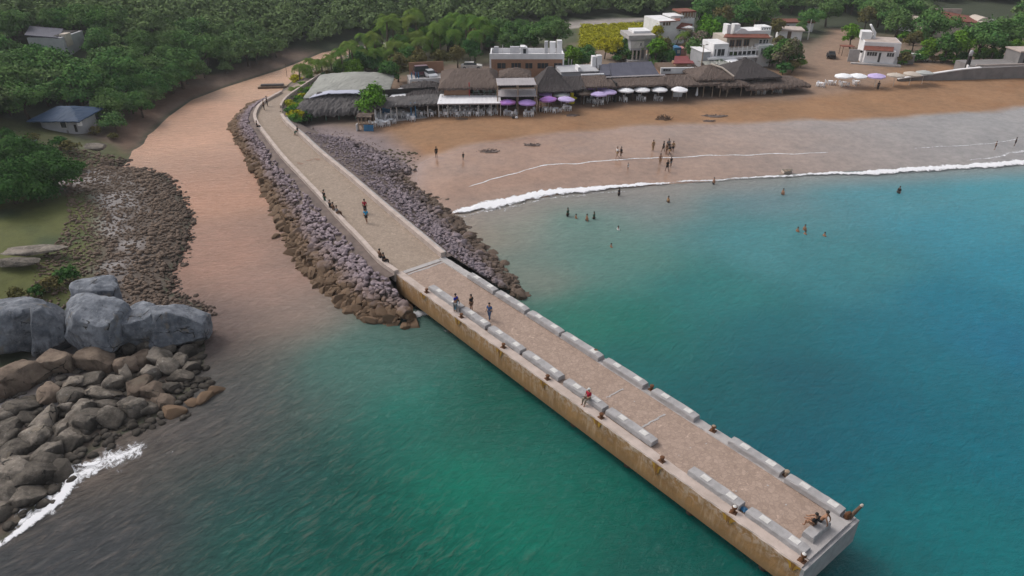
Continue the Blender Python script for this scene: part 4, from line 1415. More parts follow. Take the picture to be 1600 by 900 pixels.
# 3b two storey thatched restaurant behind the awning
f = Fr((694, 166), (777, 165), 2.5)
r = f.root('thatched_restaurant', 'two storey restaurant with a broad brown hipped thatch roof above the white awning', 'restaurant')
zf = f.zr(147, 0); ze = f.zr(136, -.3); zr_ = f.zr(109.5, 6)
slab(r, 'ground_floor', 'brown_plaster', .3, f.w - .2, .8, 10, 0, zf - .3)
slab(r, 'gallery_floor', 'wood', 0, f.w, 0, 10.2, zf - .3, zf - .15)
roof_field(-.8, f.w + .4, -.7, 12.5, ze, zr_, 2.4, 1.6, 6.6, 5, .92, .3, 44, 24, .12, .05, 0, 11).build('roof', M['thatch_brown'], r)
slab(r, 'back_wall', 'dark', .3, f.w - .3, 5.5, 5.7, zf - .15, ze + .6)
slab(r, 'balustrade', 'brown_plaster', .1, f.xc(733, 0, zf), .05, .2, zf - .15, zf + .75)
for k in range(10):
    posts(r, [(.3 + (f.w - .6) * k / 9, .3)], ze + .15, .07, 'green_paint' if k > 4 else 'wood')
for c in (744, 758, 766):
    x = f.xc(c, .5, zf); slab(r, 'curtain', 'canvas_grey', x - .45, x + .4, 1.2, 1.25, zf, ze)
rp = empty('flag_pole', f.M @ Vector((f.xc(733.5, -.4, zf), -.4, 0)), 0, 'slim red pole standing between the white awning and the thatched gallery', 'pole')
mb = MB(); mb.tube([(0, 0, 0), (0, 0, f.zr(130, -.4))], [.1, .09], 8); mb.build('shaft', M['red_paint'], rp)
mb = MB(); mb.tube([(0, 0, f.zr(130, -.4)), (0, 0, f.zr(130, -.4) + .15)], [.13, .05], 8); mb.build('finial', M['red_paint'], rp)

# 5 two tier awning
f = Fr((777, 179), (839, 178))
r = f.root('canopy_tower', 'tall open frame with two grey sheet canopies one above the other', 'canopy')
z1f, z1b, z2f, z2b = f.zr(150, 0), f.zr(139, 3.2), f.zr(132.5, .3), f.zr(122.5, 3.5)
sheet(r, 'lower_canopy', 'metal_grey', [(.1, -.2, z1f), (f.w, -.2, z1f), (f.w - .1, 3.2, z1b), (.1, 3.2, z1b)], .1)
sheet(r, 'upper_canopy', 'metal_grey', [(f.xc(777, .1, 5), .1, z2f), (f.xc(838.5, .1, 5), .1, z2f), (f.xc(834, 3.8, 5), 3.8, z2b), (f.xc(775, 3.8, 5), 3.8, z2b)], .1)
for x in (.1, f.w * .52, f.w - .1):
    for y in (.12, 3.6):
        mb = MB(); mb.tube([(x, y, 0), (x, y, z2f - .05 if y < 1 else z2b - .1)], .1, 7); mb.build('post', M['pale_wood'], r)
slab(r, 'back_wall', 'dark', .3, f.w - .2, 4.4, 4.6, 0, z2f - .3)
slab(r, 'upper_floor', 'wood', .2, f.w - .1, 3.3, 4.4, z1b - .2, z1b)

# 4 brown block with white parapet
zb_ = 2.6
f = Fr((767, 128), (879, 128), zb_)
r = f.root('brown_building', 'brown two storey building with white roof parapet and arched stair turret', 'building')
zt = f.zr(92.5, 0); zp = f.zr(84, 0)
slab(r, 'wall', 'brown_plaster', 0, f.w, 0, 5.6, -.5, zt)
mb = MB(); mb.box(-.06, f.w + .06, -.06, .2, zt, zp).box(-.06, .2, .2, 5.5, zt, zp).box(f.w - .2, f.w + .06, .2, 5.5, zt, zp).box(-.06, f.w + .06, 5.5, 5.7, zt, zp)
mb.build('parapet', M['white_plaster'], r)
slab(r, 'roof_deck', 'white_plaster', .2, f.w - .2, .2, 5.5, zt, zt + .12)
slab(r, 'corner_pillar', 'white_plaster', -.2, .12, -.1, .3, -.5, zp + .05)
slab(r, 'corner_pillar', 'white_plaster', f.w - .12, f.w + .15, -.1, .3, -.5, zp + .05)
for a, b in ((777, 790), (799, 814), (821, 832), (840, 857), (866, 878)):
    window(r, f.xc(a, 0, zt), f.xc(b, 0, zt), f.zr(107, 0), f.zr(98.5, 0), 0, 'brown_plaster', 'glass', 2 if b - a > 13 else 1)
mb = MB()
xa, xb = f.xc(813, .5, zp), f.xc(825.5, .5, zp); zc = f.zr(73, .5)
prof = [(xa, zt), (xb, zt), (xb, zc - .7), (xb - .25, zc - .25), (xb - .7, zc), (xa, zc)]
n = len(prof)
mb.add([(x, .25, z) for x, z in prof] + [(x, 2.4, z) for x, z in prof], [tuple(range(n)), tuple(range(2 * n - 1, n - 1, -1))] + [(i, n + i, n + (i + 1) % n, (i + 1) % n) for i in range(n)])
mb.build('stair_turret', M['white_plaster'], r, fix=True)
slab(r, 'turret_door', 'glass', f.xc(817.5, .2, zp), f.xc(822, .2, zp), .2, .26, zp - .4, zc - .35)
for a, b, h in ((851, 856, 1.6), (859, 868, 1.5), (870, 878, 1.8)):
    slab(r, 'rooftop_box', 'white_plaster' if a > 855 else 'grey_plaster', f.xc(a, 3.6, zp), f.xc(b, 3.6, zp), 3.6, 4.8, zt + .12, zp + h)
for a, b in ((772, 779), (797, 812)):
    slab(r, 'rooftop_unit', 'grey_plaster', f.xc(a, 4, zp), f.xc(b, 4, zp), 4, 5, zt + .12, zp + .5)
mb = MB(); mb.tube([(f.xc(785.5, 4, zp), 4, zt), (f.xc(785.5, 4, zp), 4, f.zr(70, 4))], .05, 6); mb.build('mast', M['white_paint'], r)
# low brown palapa between the canopy tower and the brown building
f = Fr((782, 150), (830, 150), 2.5)
r = f.root('small_palapa', 'small peaked brown palapa roof in front of the brown building', 'palapa')
roof_field(-.3, f.w, 0, 6, f.zr(121, 0), f.zr(105, 3), f.w / 2, f.w / 2, 3, 3, .9, .25, 24, 16, .12, .06, 0, 15).build('roof', M['thatch_brown'], r)
posts(r, [(.6, .6), (f.w - .6, .6), (.6, 5.4), (f.w - .6, 5.4)], f.zr(121, 0), .1)
mb = MB(); mb.tube([(f.w * .62, 2.4, f.zr(121, 0)), (f.w * .62, 2.4, f.zr(112, 2.4)), ], [.3, .3], 8); mb.build('tank', M['dark'], r)

# 6 dark grey tent like palapa and the roofs right of it
f = Fr((838, 168), (888, 167))
r = f.root('tent_palapa', 'dark grey palapa with a tall pointed tent shaped roof', 'palapa')
ze = f.zr(142, -.3)
roof_field(-.6, f.w + .9, -.5, 8.5, ze, f.zr(104.5, 3.6), f.w * .5, f.w * .58, 4.1, 4.2, 1.25, .2, 32, 24, .08, .05, 0, 17).build('roof', M['thatch_dark'], r)
posts(r, [(x, y) for x in (.4, f.w * .5, f.w - .2) for y in (.2, 7)], ze, .1, 'wood')
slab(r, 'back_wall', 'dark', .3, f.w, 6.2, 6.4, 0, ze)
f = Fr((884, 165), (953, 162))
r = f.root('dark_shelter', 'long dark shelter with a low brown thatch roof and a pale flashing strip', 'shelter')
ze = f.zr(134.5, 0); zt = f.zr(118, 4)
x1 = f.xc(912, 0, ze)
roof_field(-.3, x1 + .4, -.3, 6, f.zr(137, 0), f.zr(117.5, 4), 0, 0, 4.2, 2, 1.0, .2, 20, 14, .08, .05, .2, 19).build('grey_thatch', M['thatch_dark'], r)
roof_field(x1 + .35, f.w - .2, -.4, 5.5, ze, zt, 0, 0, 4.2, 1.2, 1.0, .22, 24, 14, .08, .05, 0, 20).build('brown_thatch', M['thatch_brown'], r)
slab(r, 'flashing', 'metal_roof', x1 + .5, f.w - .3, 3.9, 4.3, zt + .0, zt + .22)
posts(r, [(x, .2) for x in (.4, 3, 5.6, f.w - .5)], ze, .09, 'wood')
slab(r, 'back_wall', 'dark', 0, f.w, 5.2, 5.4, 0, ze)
f = Fr((876, 140), (935, 138), 2.6)
r = f.root('cluttered_annex', 'cluttered low grey annex with white tanks between the tent palapa and dark roof', 'annex')
za = f.zr(112, 0)
slab(r, 'wall', 'grey_plaster', 0, f.w, 0, 6, -.4, za)
sheet(r, 'roof', 'metal_grey', [(-.1, -.2, za + .05), (f.w * .85, -.2, za + .05), (f.w * .85, 6, f.zr(108, 6)), (.3, 6, f.zr(108, 6))])
slab(r, 'tank', 'white_plaster', f.xc(925, 4, za), f.xc(931, 4, za), 4, 5.2, za - .4, f.zr(89, 4))
slab(r, 'tank', 'white_plaster', f.xc(932.5, 4, za), f.xc(940, 4, za), 4, 5.2, za - .4, f.zr(88, 4))
slab(r, 'parapet', 'white_plaster', f.xc(903, .2, za), f.xc(907, .2, za), .1, 2.8, za, za + .8)
for c in (887.5, 892):
    q = Fr((c, 112), (c + 5, 112), 2.6)
    pr = empty('white_pole', P(c, 125, 2.5), 0, 'bare white pole rising right of the brown building, %s of two' % ('left' if c < 890 else 'right'), 'pole')
    mb = MB(); mb.tube([(0, 0, 0), (0, 0, zrow(pr.location.y, 91 if c < 890 else 93) - 2.5)], [.09, .07], 7); mb.build('shaft', M['white_paint'], pr)
    mb = MB(); mb.box(-.15, .15, -.1, .1, 0, .2); mb.build('foot', M['concrete'], pr)

# 7 big dark roofs
f = Fr((952, 160), (1040, 156))
r = f.root('dark_roofed_hall', 'wide hall with a big flat dark grey roof and a lower brown eave', 'hall')
ze = f.zr(132.5, -.3); zm = f.zr(120.5, 3.0); zt = f.zr(97.5, 9.5)
roof_field(-.2, f.xc(1042, 0, ze), -.5, 3.2, ze, zm, 0, 0, 3.7, 0, 1.0, .25, 40, 8, .1, .05, 0, 23).build('eave_thatch', M['thatch_brown'], r)
sheet(r, 'ridge_strip', 'metal_grey', [(-.1, 3.0, zm + .12), (f.xc(1040, 3, zm), 3.0, zm + .12), (f.xc(1040, 3, zm), 3.35, zm + .25), (-.1, 3.35, zm + .25)], .04)
mb = MB()
a, b, c_, d_ = (f.xc(956, 3.4, zm), 3.4, zm + .1), (f.xc(1031, 3.4, zm), 3.4, zm + .1), (f.xc(1018, 9.5, zt), 9.5, zt), (f.xc(951, 9.5, zt), 9.5, zt)
sheet(r, 'main_roof', 'slate_roof', [a, b, c_, d_], .15)
sheet(r, 'left_roof', 'slate_roof', [(f.xc(935, 3.8, zm), 3.8, f.zr(116, 3.8)), (f.xc(954, 3.8, zm), 3.8, f.zr(116, 3.8)), (f.xc(952, 9, zt), 9, f.zr(99, 9)), (f.xc(940, 9, zt), 9, f.zr(99, 9))], .15)
slab(r, 'gable_wall', 'dark', f.xc(953.5, 3.3, zm), f.xc(955.5, 3.3, zm), -.4, 9.3, 0, zm - .1)
posts(r, [(f.xc(c, .1), .1) for c in (955, 972, 988, 1010, 1028)], ze + .1, .09, 'wood')
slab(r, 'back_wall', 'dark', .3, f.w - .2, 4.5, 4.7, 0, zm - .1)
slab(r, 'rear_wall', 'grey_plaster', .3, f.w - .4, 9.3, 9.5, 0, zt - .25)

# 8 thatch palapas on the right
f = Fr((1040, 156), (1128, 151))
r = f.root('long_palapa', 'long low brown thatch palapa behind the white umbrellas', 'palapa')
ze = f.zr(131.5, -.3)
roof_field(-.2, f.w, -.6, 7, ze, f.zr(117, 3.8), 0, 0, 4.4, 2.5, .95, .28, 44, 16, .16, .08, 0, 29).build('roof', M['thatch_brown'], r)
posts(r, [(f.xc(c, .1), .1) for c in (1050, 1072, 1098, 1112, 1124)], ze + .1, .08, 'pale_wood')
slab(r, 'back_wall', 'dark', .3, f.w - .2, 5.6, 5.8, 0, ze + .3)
f = Fr((1088, 147), (1142, 145), 2.5)
r = f.root('peaked_palapa', 'peaked tan palapa with a pale ridge standing left behind the dark one', 'palapa')
ze = f.zr(123, 0)
roof_field(-.4, f.w + .3, -.3, 8, ze, f.zr(100.5, 4), f.w * .55, f.w * .3, 4.2, 4, .95, .25, 30, 20, .14, .07, 0, 31).build('roof', M['thatch_brown'], r)
mb = MB(); mb.tube([(f.w * .55, 4, f.zr(100.5, 4) + .05), (f.w * .8, 2.2, f.zr(108, 2.2) + .15), (f.w + .2, .2, ze + .25)], .18, 7); mb.build('ridge', M['canvas_cream'], r)
posts(r, [(x, y) for x in (.4, f.w - .4) for y in (.3, 7)], ze + .1, .1, 'wood')
f = Fr((1146, 143), (1214, 139), 2.5)
r = f.root('dark_palapa', 'large dark grey pyramid palapa in front of the white house', 'palapa')
ze = f.zr(120.5, 0)
roof_field(-.6, f.w + .4, -.4, 10, ze, f.zr(91.5, 5), f.w * .45, f.w * .5, 5, 5, 1.12, .25, 34, 22, .1, .05, 0, 33).build('roof', M['thatch_dark'], r)
mb = MB(); mb.tube([(f.w * .46, 5, f.zr(91.5, 5) - .3), (f.w * .46, 5, f.zr(90, 5) + .1)], [.8, .25], 10); mb.build('cap', M['thatch_dark'], r)
posts(r, [(x, y) for x in (.5, f.w * .5, f.w - .5) for y in (.4, 9)], ze + .1, .1, 'wood')
f = Fr((1120, 152), (1166, 150))
r = f.root('front_palapa', 'small peaked tan palapa at the front with ragged fringe hanging down', 'palapa')
ze = f.zr(132, 0)
roof_field(-.3, f.w + .2, -.6, 6.5, ze, f.zr(117.5, 3), f.w * .5, f.w * .48, 3.4, 3.2, .9, .3, 26, 16, .2, .08, 0, 35).build('roof', M['thatch_brown'], r)
mb = MB()
for k in range(14):
    x = f.xc(1128.5, -.6, ze) + k * .13; mb.add([(x, -.62, ze - .1), (x + .12, -.62, ze - .1), (x + .1, -.6, ze - .7 - .5 * rnd.random()), (x + .03, -.6, ze - .5 - .5 * rnd.random())], [(0, 1, 2, 3)])
mb.build('fringe', M['thatch_brown'], r)
posts(r, [(f.xc(c, .1), .1) for c in (1124, 1135, 1157)] + [(1, 5.5), (f.w - 1, 5.5)], ze + .2, .08, 'pale_wood')
slab(r, 'back_wall', 'dark', 0, f.w, 6.2, 6.35, 0, ze)
f = Fr((1163, 150), (1258, 144))
r = f.root('low_palapa', 'long low brown thatch palapa at the right end of the beach restaurants', 'palapa')
ze = f.zr(134, -.2)
roof_field(-.2, f.w + .6, -.7, 6.5, ze, f.zr(120.5, 3.5), 0, 3.5, 4.2, 3, .85, .32, 46, 16, .22, .09, .1, 37).build('roof', M['thatch_brown'], r)
posts(r, [(f.xc(c, .1), .1) for c in (1173, 1181, 1190, 1206, 1222)] + [(f.xc(c, 4), 4) for c in (1180, 1200, 1225, 1245)], ze + .15, .09, 'pale_wood')
slab(r, 'back_wall', 'dark', .3, f.w * .8, 5.4, 5.6, 0, ze)

# 9 red roofed hut with white parapet
f = Fr((1031, 132), (1092, 131), 2.6)
r = f.root('red_roofed_hut', 'small hut with stepped dark red roofs behind a long white parapet', 'hut')
z0, z1 = f.zr(113.5, 0), f.zr(105.5, 0)
slab(r, 'wall', 'brown_plaster', .2, f.w - .2, .3, 6, -.3, z0 - .1)
slab(r, 'parapet', 'white_plaster', -.1, f.w + .2, -.1, .3, z0 - .15, z1)
slab(r, 'flat_roof', 'wood', .1, f.w - .1, .35, 6, z0 - .1, z1 - .25)
slab(r, 'upper_wall', 'brown_plaster', f.xc(1057, 2, z1), f.xc(1081, 2, z1), 2, 5.5, z1 - .25, f.zr(100, 2))
sheet(r, 'red_roof', 'red_roof', [(f.xc(1051, 1.6, z1), 1.6, f.zr(99, 1.6)), (f.xc(1085, 1.6, z1), 1.6, f.zr(99, 1.6)), (f.xc(1082, 4.2, z1), 4.2, f.zr(95, 4.2)), (f.xc(1054, 4.2, z1), 4.2, f.zr(95, 4.2))], .12)
sheet(r, 'upper_red_roof', 'red_roof', [(f.xc(1053, 4.6, z1), 4.6, f.zr(95, 4.6)), (f.xc(1079, 4.6, z1), 4.6, f.zr(95, 4.6)), (f.xc(1074, 7.5, z1), 7.5, f.zr(87.5, 7.5)), (f.xc(1054, 7.5, z1), 7.5, f.zr(87.5, 7.5))], .12)
window(r, f.xc(1036, -.1, z0), f.xc(1047, -.1, z0), f.zr(110.5, -.1), f.zr(107.5, -.1), -.1, 'grey_plaster', 'glass', 2)
slab(r, 'lintel', 'canvas_cream', f.xc(1074, 1.9, z1), f.xc(1080, 1.9, z1), 1.93, 1.995, f.zr(103, 1.9), f.zr(101, 1.9))
mb = MB()
f2 = Fr((1055, 90), (1076, 89), 3.0)
r = f2.root('painted_kiosk', 'blue and pink painted kiosk with a white square sign up the lane', 'kiosk')
slab(r, 'wall', 'blue_paint', f2.xc(1052, 0), f2.xc(1063, 0), 0, 3, -.5, f2.zr(74, 0))
slab(r, 'pink_wall', simple('pink_plaster', (.5, .22, .22)), f2.xc(1063.2, 0), f2.xc(1072, 0), .1, 3, -.5, f2.zr(76, 0))
slab(r, 'sign', 'white_paint', f2.xc(1057, 0), f2.xc(1061.5, 0), -.06, -.005, f2.zr(83, 0), f2.zr(78, 0))

# 10 grey house with columns
f = Fr((983, 94), (1016, 93), 3.0)
r = f.root('grey_house', 'narrow grey concrete house with a bright white upper panel on open columns', 'house')
z0, z1, z2 = f.zr(78.5, 0), f.zr(61, 0), f.zr(54.5, 0)
slab(r, 'upper_wall', 'grey_plaster', .1, f.w - .1, 0, 6, z0, z1)
slab(r, 'cornice', 'concrete', -.6, f.w + .6, -.6, 6.5, z1, z2)
slab(r, 'roof_parapet', 'white_plaster', f.xc(990, 2, z2), f.xc(1017, 2, z2), 2, 6.3, z2, z2 + .45)
slab(r, 'white_panel', 'white_paint', f.xc(987, 0, z1), f.xc(1007, 0, z1), -.06, -.004, f.zr(75, 0), f.zr(64, 0))
window(r, f.xc(1001.3, -.06, z1), f.xc(1003, -.06, z1), f.zr(71.5, 0), f.zr(67, 0), -.07, 'white_paint', 'glass', 0)
for c in (988, 994, 1000, 1007, 1012):
    x = f.xc(c, .3); slab(r, 'column', 'canvas_cream', x - .16, x + .16, .2, .5, 0, z0)
slab(r, 'ground_wall', 'grey_plaster', .3, f.w - .3, 3, 5.8, 0, z0)
slab(r, 'floor', 'concrete', -.4, f.w + 1, -.6, 6, -2.5, -.02)

# 11 villa with red roofs
f = Fr((1031, 66), (1086, 63), 3.2)
r = f.root('white_villa', 'tall white villa with red tiled roofs and an open columned roof terrace', 'villa')
zA, zB = f.zr(32, 0), f.zr(47, 0)
xm = f.xc(1058, 0, 5)
slab(r, 'main_block', 'white_plaster', f.xc(1031, 0, 5), xm, 0, 9, -2, zA)
sheet(r, 'main_roof', 'terracotta', [(f.xc(1030, -.4, zA), -.4, zA + .02), (f.xc(1063, -.4, zA), -.4, zA + .05), (f.xc(1063, 4, zA), 4, f.zr(29, 4)), (f.xc(1033, 4, zA), 4, f.zr(29, 4))], .14)
slab(r, 'main_flat', 'white_plaster', f.xc(1046, 5, zA), f.xc(1066, 5, zA), 4.2, 9, zA, f.zr(25, 4.2))
slab(r, 'side_block', 'white_plaster', xm + .003, f.w - .3, .6, 9, -2, f.zr(44, .6))
sheet(r, 'side_roof', 'terracotta', [(f.xc(1057, .2, 5), .2, f.zr(43.5, .2)), (f.xc(1080, .2, 5), .2, f.zr(47, .2)), (f.xc(1084, 5, 5), 5, f.zr(39, 5)), (f.xc(1066, 5, 5), 5, f.zr(36, 5))], .14)
slab(r, 'upper_block', 'white_plaster', f.xc(1064, 5.2, zA), f.xc(1086, 5.2, zA), 5.2, 10, f.zr(44, 5.2), f.zr(30, 5.2))
zt0, zt1 = f.zr(30, 5.4), f.zr(20.5, 5.4)
for c in (1065, 1069.5, 1074, 1078.5, 1083, 1086):
    x = f.xc(c, 5.4, zt0); slab(r, 'column', 'canvas_cream', x - .14, x + .14, 5.3, 5.6, zt0, zt1)
slab(r, 'terrace_wall', 'brown_plaster', f.xc(1065, 7, zt0), f.xc(1086, 7, zt0), 7.5, 9.5, zt0, zt1)
slab(r, 'terrace_roof', 'terracotta', f.xc(1063.5, 5, zt1), f.xc(1087.5, 5, zt1), 4.9, 9.8, zt1, zt1 + .35)
for a, b in ((1036.5, 1039.5), (1041.5, 1044), (1045.5, 1047.5)):
    window(r, f.xc(a, 0, zA), f.xc(b, 0, zA), f.zr(38.5, 0), f.zr(34, 0), 0, 'canvas_cream', 'wood', 0)
window(r, f.xc(1061, .6, zB), f.xc(1063.3, .6, zB), f.zr(49, .6), f.zr(47, .6), .6, 'white_plaster', 'glass', 0)
slab(r, 'door', 'green_paint', f.xc(1070, .6, 0), f.xc(1072.5, .6, 0), .54, .597, f.zr(54.5, .6), f.zr(49.5, .6))
side_window(r, f.w - .3, 2, 4, f.zr(54, 3), f.zr(48, 3), 1)

# 12 large white house with glazed front
f = Fr((1097, 108), (1178, 104), 2.8)
r = f.root('white_house', 'large white house with glazed front, balcony railing and brown tiled roof edge', 'house')
zg, zf, zt = f.zr(97, 0), f.zr(89, 0), f.zr(74, 0)
slab(r, 'ground_floor', 'grey_plaster', f.xc(1107, 0, 2), f.w, 0, 9, -1, zf - .35)
slab(r, 'terrace_slab', 'white_plaster', f.xc(1106, 0, zf), f.w + .4, -.5, 9, zf - .35, zf)
slab(r, 'tower', 'white_plaster', f.xc(1114, .2, zf), f.xc(1137, .2, zf), .3, 6, zf, f.zr(68, .3))
window(r, f.xc(1120, .3, zf), f.xc(1131, .3, zf), zf + .25, f.zr(76, .3), .3, 'white_plaster', 'glass', 1)
window(r, f.xc(1115.5, .3, zf), f.xc(1117.5, .3, zf), zf + .25, f.zr(76, .3), .3, 'white_plaster', 'glass', 0)
slab(r, 'garage', 'grey_plaster', f.xc(1096, .5, 2), f.xc(1110, .5, 2) - .1, .5, 6, -1, f.zr(80, .5))
slab(r, 'garage_roof', 'white_plaster', f.xc(1095, .4, 2), f.xc(1110.5, .4, 2) - .1, .3, 6.2, f.zr(80, .5), f.zr(79, .5))
slab(r, 'glazed_wall', 'glass', f.xc(1137, 1.5, zf), f.xc(1180, 1.5, zf), 1.6, 2.0, zf, f.zr(80, 1.5))
slab(r, 'upper_floor', 'white_plaster', f.xc(1137, 1.5, zf), f.xc(1182, 1.5, zf), .8, 3, f.zr(80, 1.5), f.zr(79, 1.5))
for k in range(7):
    x = f.xc(1138 + 7 * k, .6, zf); slab(r, 'column', 'white_plaster', x - .07, x + .07, .5, .65, zf, f.zr(73.5, .5))
slab(r, 'railing', 'white_paint', f.xc(1137, .8, zf), f.xc(1181, .8, zf), .78, .85, f.zr(79, .8), f.zr(75.5, .8))
zu = f.zr(58, 3)
slab(r, 'upper_wall', 'canvas_cream', f.xc(1135, 3.2, zt), f.xc(1206, 3.2, zt), 3.2, 10, zf, f.zr(60, 3.2))
for a, b in ((1186, 1190), (1192, 1195.5), (1197, 1199.5)):
    window(r, f.xc(a, 3.2, zt), f.xc(b, 3.2, zt), f.zr(72, 3.2), f.zr(64.5, 3.2), 3.2, 'white_plaster', 'glass', 0)
for a, b in ((1140, 1147), (1150, 1158), (1162, 1170)):
    window(r, f.xc(a, 3.2, zt), f.xc(b, 3.2, zt), f.zr(73, 3.2), f.zr(63, 3.2), 3.2, 'brown_plaster', 'glass', 1)
sheet(r, 'roof_edge', 'terracotta', [(f.xc(1130, 1.6, zu), 1.6, f.zr(57.5, 1.6)), (f.xc(1204, 2.4, zu), 2.2, f.zr(62, 2.2)), (f.xc(1200, 5, zu), 5, f.zr(56, 5)), (f.xc(1133, 5, zu), 5, f.zr(53, 5))], .14)
slab(r, 'roof_wall', 'white_plaster', f.xc(1148, 5.2, zu), f.xc(1204, 5.2, zu), 5.2, 9.8, f.zr(62, 5.2), f.zr(50, 5.2))
mb = MB(); x0, x1 = f.xc(1149, 5, zu), f.xc(1170, 5, zu); zq = f.zr(52, 5)
mb.add([(x0 + (x1 - x0) * k / 8, 5.0 + 2.4 * j, zq + .8 * math.sin(math.pi * k / 8)) for j in (0, 1) for k in range(9)] + [(x0 + (x1 - x0) * k / 8, 5.0 + 2.4 * j, zq - .5) for j in (0, 1) for k in range(9)],
       [(k, k + 1, k + 10, k + 9) for k in range(8)] + [(18 + k, 19 + k, k + 1, k) for k in range(8)] + [(9 + k, 10 + k, 28 + k, 27 + k) for k in range(8)])
mb.build('vault', M['white_plaster'], r)
slab(r, 'roof_tower', 'white_plaster', f.xc(1187.5, 6, zu), f.xc(1204, 6, zu), 5.9, 9, zu, f.zr(44.5, 6))
for a in (1189.5, 1193.3, 1197, 1200.7):
    window(r, f.xc(a, 5.9, zu), f.xc(a + 1.6, 5.9, zu), f.zr(50, 5.9), f.zr(46.5, 5.9), 5.9, 'white_plaster', 'glass', 0)
slab(r, 'chimney_stack', 'white_plaster', f.xc(1135, 5, zu), f.xc(1141, 5, zu), 5, 7, zu, f.zr(39, 5))
slab(r, 'chimney_stack', 'white_plaster', f.xc(1146, 5.5, zu), f.xc(1155, 5.5, zu), 5.5, 7, zu, f.zr(39.5, 5))
slab(r, 'right_wing', 'white_plaster', f.xc(1186, .6, zf), f.xc(1209, .6, zf), 1.2, 8, -1, f.zr(74, .6))
window(r, f.xc(1188, 1.2, zf), f.xc(1191, 1.2, zf), f.zr(88, 1), f.zr(78, 1), 1.2, 'white_plaster', 'glass', 1)
window(r, f.xc(1199, 1.2, zf), f.xc(1203, 1.2, zf), f.zr(86, 1), f.zr(78, 1), 1.2, 'white_plaster', 'glass', 1)
f3 = Fr((1105, 118), (1165, 114), 2.6)
r = f3.root('carport', 'pale crumpled tarp carport roofs in front of the white house', 'carport')
roof_field(f3.xc(1108, 0, 2.5), f3.xc(1150, 0, 2.5), 0, 5, f3.zr(101, 0), f3.zr(96, 3), 2, 2, 3, 2, 1, .08, 20, 10, .15, .12, .1, 41).build('roof', M['tarp'], r)
roof_field(f3.xc(1146, 0, 2.5), f3.xc(1166, 0, 2.5), 1, 5, f3.zr(99, 1), f3.zr(93, 4), 0, 0, 3, 2, 1, .08, 12, 8, .05, .05, 0, 42).build('white_roof', M['canvas_white'], r)
posts(r, [(f3.xc(c, y), y) for c in (1112, 1130, 1146, 1163) for y in (.5, 4.4)], f3.zr(101, 0), .07, 'wood')

# 13 white beach house on the right
f = Fr((1345, 93), (1402, 96), 3.0)
r = f.root('beach_house', 'small white beach house with terracotta porch roof and a square tower behind', 'house')
zt = f.zr(66.5, 0); zp = f.zr(73, -1.2); zq = f.zr(79.5, -1.8)
slab(r, 'wall', 'white_plaster', 0, f.w, 0, 7, -.8, zt)
slab(r, 'porch_wall', 'white_plaster', f.xc(1349, -1.4), f.xc(1396, -1.4), -1.4, -.003, -.8, zq - .05)
sheet(r, 'porch_roof', 'terracotta', [(f.xc(1349.5, -1.7, zq), -1.7, zq), (f.xc(1396, -1.7, zq), -1.7, zq), (f.xc(1396, -.05, zq), -.05, f.zr(72.5, 0)), (f.xc(1350, -.05, zq), -.05, f.zr(72.5, 0))], .12)
slab(r, 'roof_deck', 'concrete_pink', .2, f.w - .2, .3, 6.8, zt, zt + .06)
window(r, f.xc(1352, -1.4), f.xc(1367.5, -1.4), f.zr(88, -1.4), f.zr(82, -1.4), -1.4, 'white_plaster', 'glass', 3)
window(r, f.xc(1383, -1.4), f.xc(1394, -1.4), f.zr(88, -1.4), f.zr(82, -1.4), -1.4, 'white_plaster', 'glass', 2)
slab(r, 'door', 'glass', f.xc(1370.5, -1.4), f.xc(1374, -1.4), -1.45, -1.402, -.1, f.zr(82.5, -1.4))
slab(r, 'tower', 'white_plaster', f.xc(1345, 3, zt), f.xc(1361, 3, zt), 3, 6, zt, f.zr(51, 3))
mb = MB(); xa, xb = f.xc(1363, 4, zt), f.xc(1367.5, 4, zt); zz = f.zr(40, 4)
mb.add([(xa, 4, zt), (xb, 4, zt), (xb, 4.3, zz - 1.6), (xa - .6, 4.3, zz), (xa - .9, 4.3, zz - .2), (xa + .3, 4.3, zz - 2), (xa, 6, zt), (xb, 6, zt), (xb, 6, zz - 1.6), (xa - .6, 6, zz), (xa - .9, 6, zz - .2), (xa + .3, 6, zz - 2)],
       [(0, 1, 2, 3, 4, 5), (11, 10, 9, 8, 7, 6), (0, 6, 7, 1), (1, 7, 8, 2), (2, 8, 9, 3), (3, 9, 10, 4), (4, 10, 11, 5), (5, 11, 6, 0)])
mb.build('curved_stair_wall', M['white_plaster'], r, fix=True)
slab(r, 'side_wall', 'concrete', f.xc(1325, 0), f.xc(1342, 0), .4, .7, -.8, f.zr(80, 0))
slab(r, 'step', 'concrete', f.xc(1330, -2), f.xc(1408, -2), -2.6, -1.45, -.9, -.35)
for c in (1346.5, 1398):
    mb = MB(); x = f.xc(c, 0, 2); mb.tube([(x, -.02, f.zr(82, 0)), (x, -.12, f.zr(82, 0))], .28, 10); mb.build('vent', M['dark'], r)
f = Fr((1402, 96), (1430, 99), 2.9)
tag(slab(None, 'garden_wall', 'sea_wall', f.o.x + .3, f.o.x + f.w, f.o.y - .2, f.o.y + .1, 2, 4.3), 'grey garden wall joined to the right side of the white beach house', 'wall')

